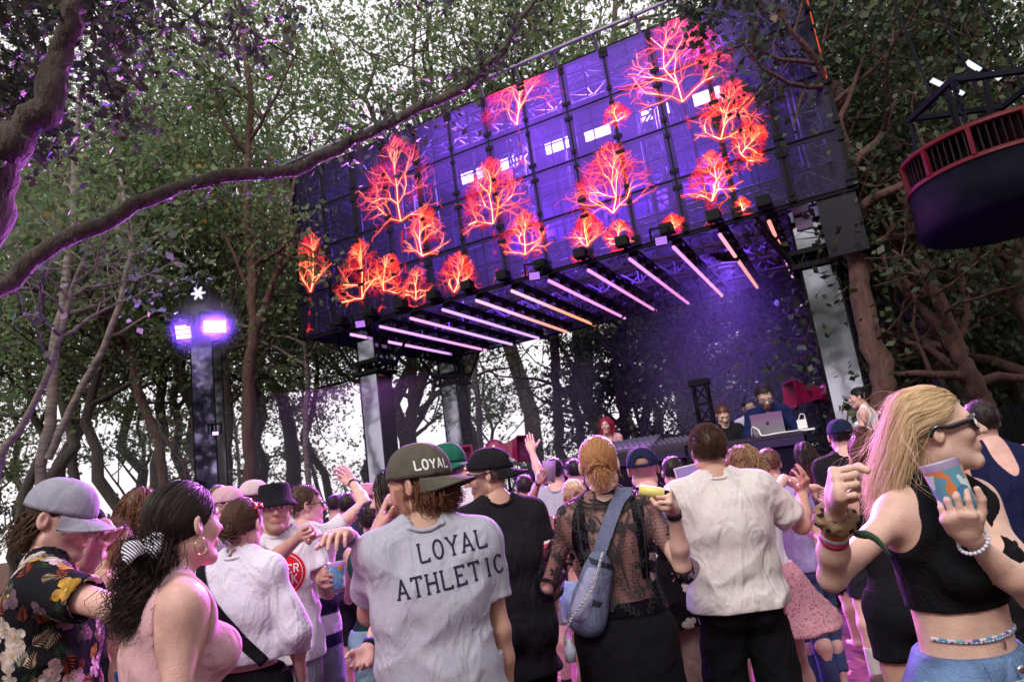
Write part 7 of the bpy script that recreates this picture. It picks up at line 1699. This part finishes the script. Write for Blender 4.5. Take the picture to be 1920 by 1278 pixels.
# white tee man
P = person('broad short haired man in off white tee and black shorts, arm out right', (1328, 846), 3.25, 0, hyaw=-4, tone='warm', h=.009, hh=.0045, build=1.25, stub='dark', legw=1.1, spread=.16, armR=dict(e=(1502, 985, False), w=(1504, 922, False), tip=(1512, 872, True), hand='claw', palm=(-.5, .8, 0)), armL=dict(ev=(.1, .6, -.8), wv=(.1, .9, .4)))
o = tshirt(P, cloth('offwhite_tee', (.56, .52, .50)), ease=.02, hem=-.03, sleeve=.72, amp=.009, h=.007, boxy=.02, seed=17, sleevew=.03); bottoms(P, cloth('black_shorts', (.007, .007, .009)), length=.5, amp=.006, wide=.03); hair_short(P, 'brown', n=3000, L=.017, up=.6, seed=60, nape=-.035, side=.0, width=.0010); band(P, 'R', .03, mat('band_violet', (.35, .2, .55), .5), w=.014)
P = person('curly blond woman in white top and pink dotted skirt beyond the off white tee', (1392, 872), 3.9, -15, hyaw=-20, fem=1, tone='pink', h=.012, hh=.006, armR=dict(e=(1470, 898, False), w=(1520, 915, False), hand='relax'))
tank(P, white, name='white_top', hem=.05, amp=0, h=.010); dots = cloth('pink_dotted', (.55, .30, .33))
def dotify(m, c, s_, thr):
    n = m.node_tree.nodes; l = m.node_tree.links; tc = n.new('ShaderNodeTexCoord'); v = n.new('ShaderNodeTexVoronoi'); v.inputs['Scale'].default_value = s_; l.new(tc.outputs['Object'], v.inputs['Vector']); r = n.new('ShaderNodeMath'); r.operation = 'LESS_THAN'; r.inputs[1].default_value = thr; l.new(v.outputs['Distance'], r.inputs[0])
    b = n['Principled BSDF']; mx = n.new('ShaderNodeMix'); mx.data_type = 'RGBA'; l.new(r.outputs[0], mx.inputs[0]); mx.inputs[6].default_value = b.inputs['Base Color'].default_value; mx.inputs[7].default_value = c + (1,); l.new(mx.outputs[2], b.inputs['Base Color'])
dotify(dots, (.35, .06, .10), 70, .3); skirt(P, dots, z1=.62, waist=.1, flare=.16); hair_long(P, 'darkblonde', n=420, L=.26, seed=61, curl=.014, cf=3.2, width=.003, flyaway=25)
P = person('brown haired person half hidden between the curly woman and the messy bun', (1441, 872), 4.5, 5, tone='pink', h=.014, hh=.007); tshirt(P, cloth('lilac_tee', (.30, .25, .45)), h=.012); bottoms(P, cloth('blue_jeans', (.05, .07, .16)), h=.016); hair_short(P, 'auburn', n=350)
P = person('person in navy dotted sleeveless top beside the pink skirt', (1478, 925), 4.7, 10, fem=1, tone='pink', h=.014, hh=.007); nd = cloth('navy_dotted', (.03, .03, .10)); dotify(nd, (.5, .5, .6), 60, .18); tank(P, nd, hem=-.02, amp=0, h=.012); bottoms(P, cloth('blue_jeans', 0), h=.016); hair_long(P, 'dark', n=260, L=.2, seed=62, flyaway=0)

# right group
P = person('person in navy cap and black tee with patterned socks, back to camera', (1577, 818), 4.7, 18, tone='pink', h=.012, hh=.006, spread=.12); tshirt(P, cloth('black_tee', 0), h=.010); bottoms(P, cloth('dark_shorts', 0), length=.45, h=.012); shoes(P, cloth('brown_shoe', (.10, .07, .06)), sock=('#b8b4b0', .17)); hair_short(P, 'dark', n=200, capy=True); cap(P, cloth('navy_cap', 0), rot=10)
P = person('woman with messy auburn bun, black tank top and black denim skirt', (1626, 858), 3.05, -4, hyaw=14, fem=1, tone='warm', h=.009, hh=.005, build=1.05, armL=dict(ev=(.15, .5, -1), wv=(0, .8, .3)), armR=dict(ev=(.2, .3, -1), wv=(0, .8, .3)))
tank(P, cloth('black_tank', (.010, .010, .012)), hem=-.0, strap=.026, strapx=.09, backtop=-.3); bottoms(P, cloth('black_denim', (.008, .008, .011), bump=.5), length=.24, waist=.09, wide=.012); hair_bun(P, 'auburn', bun=(0, -.075, .105), br=.034, n=520, seed=70, loose=40)
P = person('person in navy sleeveless top behind the blonde woman, right edge', (1838, 795), 3.4, 0, tone='pink', h=.012, hh=.007, build=1.1); tank(P, cloth('navy_tank', (.012, .014, .05)), hem=-.1, strap=.06); bottoms(P, cloth('black_trousers', 0), h=.016); hair_short(P, 'dark', n=300)

# blonde woman in front
P = person('blonde woman in black sunglasses and black lace edged crop top, fist raised, front right', (1752, 806), 1.72, 158, hyaw=108, hpitch=6, hroll=2, fem=1, tone='fair', h=.007, hh=.0035, build=1.02, lean=(.0, .02), hs=.95, brow='darkblonde', lips=0,
           armR=dict(e=(1560, 1082, True), w=(1568, 935, True), tip=(1572, 862, True), hand='fist', palm=(.9, -.3, 0)), armL=dict(e=(1938, 1120, True), w=(1815, 1005, True), tip=(1768, 912, True), hand='grip', palm=(.8, 1, -.1)))
blk = cloth('black_rib_top', (.008, .008, .010), bump=.5, bscale=150); o = tank(P, blk, name='crop_top', hem=.245, strap=.040, strapx=.098, top=-.28, backtop=-.3, amp=.0025, h=.005); sf = Surf(o)
jean = cloth('washed_denim', (.11, .18, .32), var=.45, vscale=14, bump=.5, bscale=180); oj = bottoms(P, jean, name='jeans', length=1, waist=.14, ease=.014, wide=.012, h=.008, amp=.005)
haircore(P, 'blonde', r=(.077, .097, .087))
def fl_bl(p, k):
    dn = P.HM.T @ np.array([-.34, .26, -1.]); o = np.tile(dn, (len(p), 1)); fr_ = (p[:, 1] > -.055) & (p[:, 2] > -.03); o[fr_] = [0, -1.2, -.30]; o[:, 0] += np.sign(p[:, 0] + 1e-4) * .18 * fr_; return o
R0_ = scalp(9000, 80, side=.0, nape=-.07); R0_ = R0_[~((np.abs(R0_[:, 0]) > .05) & (R0_[:, 2] < .028) & (R0_[:, 1] > -.035))][:4300]
strands(P, R0_, 15, .0175, fl_bl, .0009 * P.hsc, 'blonde', seed=80, jit=.085, curl=.005, cf=1.1, coll=1.015, taper=.3)
strands(P, R0_[:140], 15, .0185, fl_bl, .0006 * P.hsc, 'blonde', name='loose_strands', seed=81, jit=.6, curl=.012, cf=1.4, coll=1.07)
glasses(P, 'black', thick=.0085, hgt=.018, lensw=.030, wrap=.3)
for s_ in (-1,): Vr, Fr = lathe(P.H + P.HM @ (np.array([s_ * .084, -.006, -.052]) * P.hsc), P.HM @ np.array([1., .5, 0]), [(-.0015, .013), (.0015, .014), (.0015, .016), (-.0015, .016), (-.0015, .013)], 24); piece('hoop_earring', Vr, Fr, mat('silver', (.7, .7, .72), .2, metal=1), P.root, True)
# lace edge, beads, belly chain
fr = P.RB[:, 1]; ux = np.cross(P.U, fr); ed = []
for a in np.linspace(-1, 1, 34): ed.append(P.N - P.U * (.125 + .045 * (1 - a * a)) + ux * a * .085 + fr * .1)
Vx = []; Fx = []
for i, p in enumerate(ed):
    v, f = petal_flower(.008, 5, np.random.default_rng(i), .5); q0 = sf.bvh.ray_cast(Vector(p + fr * .3), Vector(-fr)); q0 = np.array(q0[0]) if q0[0] is not None else p
    b0 = len(Vx); Vx += [q0 + ux * x + P.U * y + fr * .002 for x, y in v]; Fx += [tuple(b0 + j for j in q) for q in f]
o2 = piece('lace_edge', Vx, Fx, LACE, P.root); o2['kind'] = 'stuff'
sb = Surf(P.body); rgb = [(.6, .6, .65), (.08, .25, .45), (.5, .5, .6), (.1, .35, .4), (.55, .35, .5), (.05, .08, .25)]; beads = {}
sm, sf2 = lathe((0, 0, 0), (0, 0, 1), [(-.0036, .0005), (-.002, .003), (0, .0037), (.002, .003), (.0036, .0005)], 8)
bm_ = [mkmesh('bead', sm, sf2, mat('bead%d' % i, c, .3), True) for i, c in enumerate(rgb)]
for row in range(2):
    for i in range(62):
        a = -1.5 + 3.0 * i / 61; p = P.P + P.U * (.168 + .012 * row + .006 * math.sin(a * 3 + row)) + (ux * math.sin(a) + fr * math.cos(a)) * .3; q = sb.cast(p, P.P + P.U * .168 - p, .003)
        if q is not None: add('bead', bm_[(i * 5 + row) % 6 if row == 0 else (i // 3) % 6], P.root, tuple(q - np.array(P.root.location)))
b = MB(); q = sb.cast(P.P + P.U * .152 + fr * .4, -fr, .002); b.box(q, ux * .004, fr * .003, P.U * .007); b.build('navel_jewel', mat('silver', 0), P.root)
# jeans details
sj = Surf(oj)
def jstrip(pts, w, m, nm, off=.0025):
    v, f = stroke(pts, w, .015); return decal(sj, v, f, P.P, ux, P.U, m, nm, off)
stitch = cloth('denim_pale', (.38, .48, .62), var=.3, vscale=20)
jstrip([(0, .12), (0, -.06)], .022, jean, 'fly', .004); jstrip([(.015, .10), (.018, -.02), (.0, -.06)], .0025, stitch, 'fly_stitch', .007)
for x in (-.07, .07): jstrip([(x, .128), (x * 1.03, .08)], .013, jean, 'belt_loop', .006)
for sg in (-1, 1): jstrip([(sg * .08, .085), (sg * .10, .03), (sg * .15, .01)], .003, stitch, 'pocket_seam', .004)
jstrip([(-.16, .085), (.16, .085)], .0028, stitch, 'waist_seam', .004)
V, Fc = lathe(sj.cast(P.P + P.U * .105 + fr * .4 , -fr, .003), fr, [(0, .009), (.004, .008), (.004, .001)], 16); piece('button', V, Fc, mat('silver', 0), P.root, True)
rt = thing('phone', 'white phone or card case sticking out of the front jeans pocket of the blonde', 'phone', tuple(P.P)); v, f = stroke([(-.128, -.005), (-.078, -.005)], .062, .008); V = [sj.cast(P.P + ux * x + P.U * (y + .035) + fr * .5, -fr, .007) for x, y in v]; V = [q if q is not None else P.P for q in V]; piece('phone_back', V, f, mat('white_plastic', 0), rt)
def scrunch(P, sd, t, m, r=.031, th=.010, name='scrunchie'):
    a, e, w = P.arm[sd][:3]; ax = unit(e - w); c = w + ax * .25 * t; x = unit(np.cross(ax, (0, 1, .3))); y = np.cross(x, ax); pr = [C(c + (x * math.cos(q) + y * math.sin(q)) * r, c + (x * math.cos(q + .7) + y * math.sin(q + .7)) * r, th, k=.012) for q in np.arange(0, 6.3, .63)]
    mk(name, field(pr, .004, fold=lambda X: -.006 * vnoise(X * 75, 8)), m, P.root)
leo = cloth('leopard_cloth', (.20, .13, .08)); dotify(leo, (.02, .015, .015), 55, .34); scrunch(P, 'R', .22, leo)
band(P, 'R', .36, mat('fabric_band_orange', (.6, .14, .04), .8), w=.012, rag=.0006); band(P, 'R', .42, mat('fabric_band_white', (.6, .6, .65), .8), w=.010, rag=.0006); band(P, 'R', .48, mat('fabric_band_red', (.45, .03, .08), .8), w=.012, rag=.0006)
a, e, w = P.arm['R'][:3]; c = w + (e - w) * .44; q = spline([c + (.035, -.01, 0), c + (.07, -.02, -.012), c + (.10, -.015, -.055)], 8); V, Fc = tube(q, [.006, .009, .010, .008, .007, .006, .004, .002], 6); piece('band_tail', V, Fc, mat('band_tail_dark', (.04, .10, .05), .8), P.root, True)
wr, hd = P.arm['L'][2], P.arm['L'][3]; ax = unit(P.arm['L'][1] - wr)
for i in range(22):
    a_ = i * 2 * math.pi / 22; x = unit(np.cross(ax, (0, 1, .3))); y = np.cross(x, ax); add('bead', mkmesh('bead', np.array(sm) * 1.25, sf2, mat('bead_pearl', (.62, .6, .72), .25), True) if i == 0 else bpy.data.objects[BN].data, P.root, tuple(wr + ax * .018 + (x * math.cos(a_) + y * math.sin(a_)) * .031 - np.array(P.root.location)))
    if i == 0: BN = [ob.name for ob in P.root.children if ob.name.startswith('bead')][-1]
cup('printed orange and blue cup held in front of the blonde woman chest', P, 'L', CLEAR, CUPM, .128, .039, axis=(-.16, .1, 1))

# ---- beyond the front rows
def extra(label, hp, Y, yaw, fem=0, tone='pink', top=(.05, .05, .06), hair='brown', hat=None, gl=None, arm=None, hy=None, seed=0, kind='short'):
    P = person(label, hp, Y, yaw, hyaw=hy, fem=fem, tone=tone, h=.016, hh=.008, **(arm or {})); m = cloth('top_%s' % label[:18].replace(' ', '_'), top)
    (tank if fem and seed % 2 else tshirt)(P, m, h=.013, **({'amp': 0} if fem and seed % 2 else {})); bottoms(P, cloth('dark_shorts', 0), length=.5, h=.018)
    if kind == 'short': hair_short(P, hair, n=220, seed=seed, capy=bool(hat), width=.0024)
    elif kind == 'bun': hair_bun(P, hair, n=160, seed=seed, loose=0, width=.003)
    else: hair_long(P, hair, n=220, L=.24, seed=seed, flyaway=0, width=.0036, curl=.01 if kind == 'curly' else 0, cf=3)
    if hat: cap(P, cloth('hat_' + label[:12].replace(' ', '_'), hat), back=seed % 3 == 0)
    if gl: glasses(P, 'black', lm=mat('lens_multi', gl, .08, coat=1))
    return P
extra('man in pink cap with mirrored sunglasses, lit red, beyond the raised arm', (692, 935), 5.2, 60, tone='warm', hat=(.45, .20, .28), gl=(.1, .3, .3), hy=75, seed=1, top=(.02, .02, .04))
extra('person in pale cap behind the bucket hat man', (478, 935), 4.6, 20, hat=(.5, .42, .40), seed=2, top=(.3, .2, .2))
extra('person in pinkish bucket cap beyond the red sunglasses', (428, 948), 4.4, 100, hat=(.5, .32, .36), seed=4, top=(.4, .4, .45), gl=(.3, .4, .45))
extra('curly ginger head behind the pink tank top woman', (268, 960), 3.6, 10, hair='auburn', kind='curly', fem=1, seed=5, top=(.05, .05, .06))
extra('person in black cap low in the crowd behind the curly man', (243, 1012), 4.2, 20, hat=(.012, .012, .016), seed=3, top=(.03, .03, .1))
extra('person in blue shirt low at the left behind the Hawaiian shirt', (196, 1075), 3.8, 70, seed=6, hair='dark', top=(.02, .12, .45))
extra('dark haired man beyond the raised arm, near the light tower', (655, 950), 5.6, 10, seed=7, hair='dark', top=(.03, .03, .05))
extra('woman in orange top far back beyond the rugby tee', (668, 960), 6.2, -60, fem=1, seed=9, hair='dark', kind='long', top=(.45, .12, .05))
extra('dark head far back left of the olive cap', (630, 948), 6.8, 5, seed=8, hair='dark', top=(.02, .02, .03))
extra('fair haired person far back at the foot of the light tower', (412, 935), 6.5, 0, seed=10, hair='darkblonde', top=(.25, .22, .3))
extra('person in white tee far back beyond the bucket hat', (545, 945), 6.0, 10, seed=11, hair='brown', top=(.5, .5, .55))
extra('dark haired person beyond the black cap man', (985, 915), 5.6, 0, seed=12, hair='dark', top=(.02, .02, .03))
extra('person with black hair between the raised cup and the lace top', (1078, 885), 6.0, 0, seed=13, hair='black', top=(.012, .012, .016))
extra('person in dark shirt beyond the navy cap man', (1262, 885), 4.8, 10, seed=14, hair='dark', top=(.04, .04, .07))
P = extra('person holding a phone up beyond the broad man', (1298, 905), 4.4, 0, seed=15, hair='black', top=(.02, .02, .03), arm=dict(armR=dict(e=(1315, 960, False), w=(1300, 905, False), tip=(1296, 885, False), hand='grip', palm=(-1, 0, 0))))
rt = thing('phone', 'phone filming the stage beside the broad man', 'phone', tuple(W(1290, 884, 4.1))); b = MB(); b.box(W(1290, 884, 4.0), (.075, 0, .008), (0, .004, 0), (-.004, 0, .036)); b.build('phone_body', mat('phone_white', (.6, .55, .62), .3), rt); b = MB(); b.box(W(1290, 884, 3.994), (.068, 0, .0072), (0, .001, 0), (-.0035, 0, .030)); b.build('phone_screen', emat('phone_screen', (.35, .22, .5), .9), rt)
extra('dark red lit person far right beyond the fist', (1508, 850), 6.4, 0, fem=1, seed=16, hair='dark', kind='long', top=(.05, .01, .02))
extra('person in black beyond the messy bun', (1555, 905), 5.6, -10, seed=17, hair='dark', top=(.01, .01, .012))
# on the stage
G = 'performers on the stage'
def stager(label, x, y, v, **k):
    u, z = ray_uv(x, y, v); p = S(u, v, z); yy = p[1]; return person(label, (x, y), yy, k.pop('yaw', 195), base=.45, group=G, h=.013, hh=.006, **k)
P = stager('bearded performer in dark navy jumper bent over the laptop', 1434, 744, -.75, yaw=192, hpitch=-26, hs=1.12, tone='fair', ht=1.86, lean=(0, .26), beard=('dark', 0, .8), build=1.12, armR=dict(ev=(.35, .35, -1), wv=(-.2, .9, -.3)), armL=dict(ev=(.4, .35, -1), wv=(-.2, .9, -.3)))
tshirt(P, cloth('navy_jumper', (.010, .014, .06)), longs=.9, sleeve=1, ease=.02, h=.011, amp=.006); bottoms(P, cloth('black_trousers', 0), h=.016); hair_short(P, 'dark', n=500, L=.035, curl=.006, seed=80); glasses(P, 'black', lm=mat('clear_lens', 0), thick=.003)
P = stager('young man in black tee looking down behind the black table', 1356, 778, -.7, yaw=185, hpitch=-30, tone='fair', ht=1.74, lean=(0, .10), armR=dict(ev=(.2, .4, -1), wv=(-.1, 1, 0)), armL=dict(ev=(.2, .4, -1), wv=(-.1, 1, 0)))
tshirt(P, cloth('black_tee', 0), h=.011, longs=0, sleeve=.7); bottoms(P, cloth('black_trousers', 0), h=.016); hair_short(P, 'auburn', n=400, L=.03, up=.4, seed=81)
P = stager('man in glasses half hidden behind the bent performer', 1404, 765, .2, yaw=170, tone='olive', ht=1.72, beard=('dark', 0, .6)); tshirt(P, cloth('pale_tee', (.35, .33, .4)), h=.013); bottoms(P, cloth('black_trousers', 0), h=.016); hair_short(P, 'black', n=300); glasses(P, 'black', lm=mat('clear_lens', 0))
P = stager('red haired woman in pink top standing at the left of the booth', 1137, 797, -.4, yaw=200, hyaw=205, fem=1, tone='pink', ht=1.70, armR=dict(ev=(.2, .3, -1), wv=(-.1, .9, -.2)), armL=dict(ev=(.2, .3, -1), wv=(-.1, .9, -.2)))
tank(P, cloth('pink_top', (.5, .25, .35)), hem=0, amp=0, h=.011); bottoms(P, cloth('black_trousers', 0), h=.016); hair_long(P, 'red', n=420, L=.26, seed=82, flyaway=0, width=.003)
P = person('woman in white tank top with tied hair standing beside the right pillar', (1610, 745), 8.0, -50, hyaw=-62, fem=1, tone='pink', base=.45, ht=1.72, h=.013, hh=.006, group=G, armR=dict(e=(1648, 775, False), w=(1625, 800, False)), armL=dict(ev=(.3, .2, -1), wv=(0, .6, -.5)))
tank(P, white, name='white_tank', hem=-.02, amp=.002, h=.010); bottoms(P, cloth('black_trousers', 0), h=.016); hair_bun(P, 'black', bun=(0, -.10, .06), br=.022, n=260, seed=83, loose=0)

# red placard at the right edge
p = W(1884, 858, 4.4); rt = thing('red_sign', 'small red upright food sign on a post at the right edge', 'sign', (p[0], p[1], 0)); sx = unit(np.array([.9, .25, 0.15])); n_ = unit(np.cross(sx, UP)); up_ = np.cross(n_, sx) * -1 if np.cross(n_, sx)[2] < 0 else np.cross(n_, sx)
b = MB(); b.box(p, sx * .045, n_ * .006, up_ * .10); b.build('board', mat('sign_red', (.40, .02, .02), .5), rt); b = MB(); b.tube([(p[0], p[1] + .02, 0), p + np.array([0, .02, 0])], .012, 8); b.build('post', STEEL, rt)
fn = n_ if n_[1] < 0 else -n_; v, f = text2d('eten', .05, .2, False, .2); piece('lettering', [p + fn * .008 + up_ * x + (-sx if np.cross(-sx, up_) @ fn > 0 else -sx) * y for x, y in v], f, WHT, rt)
print('people', NP_[0])
o = glow_smoke('smoke', 'violet lit smoke drifting above and beside the bent performer', S(7.2, 2.0, 2.9), 2.3, .065); o.scale = (1.0, .9, 1.15)
smoke('smoke', 'violet lit smoke inside the screen box', S(SW / 2, 2.3, (ZB + ZT) / 2), SD * (SW / 2 - .3), SN * 2.0, UP * 1.5, .03)
smoke('haze', 'thin pale smoke drifting behind the crowd at left', (-3.2, 13.5, 1.7), (4.5, 0, 0), (0, 3.5, 0), (0, 0, 1.6), .02)
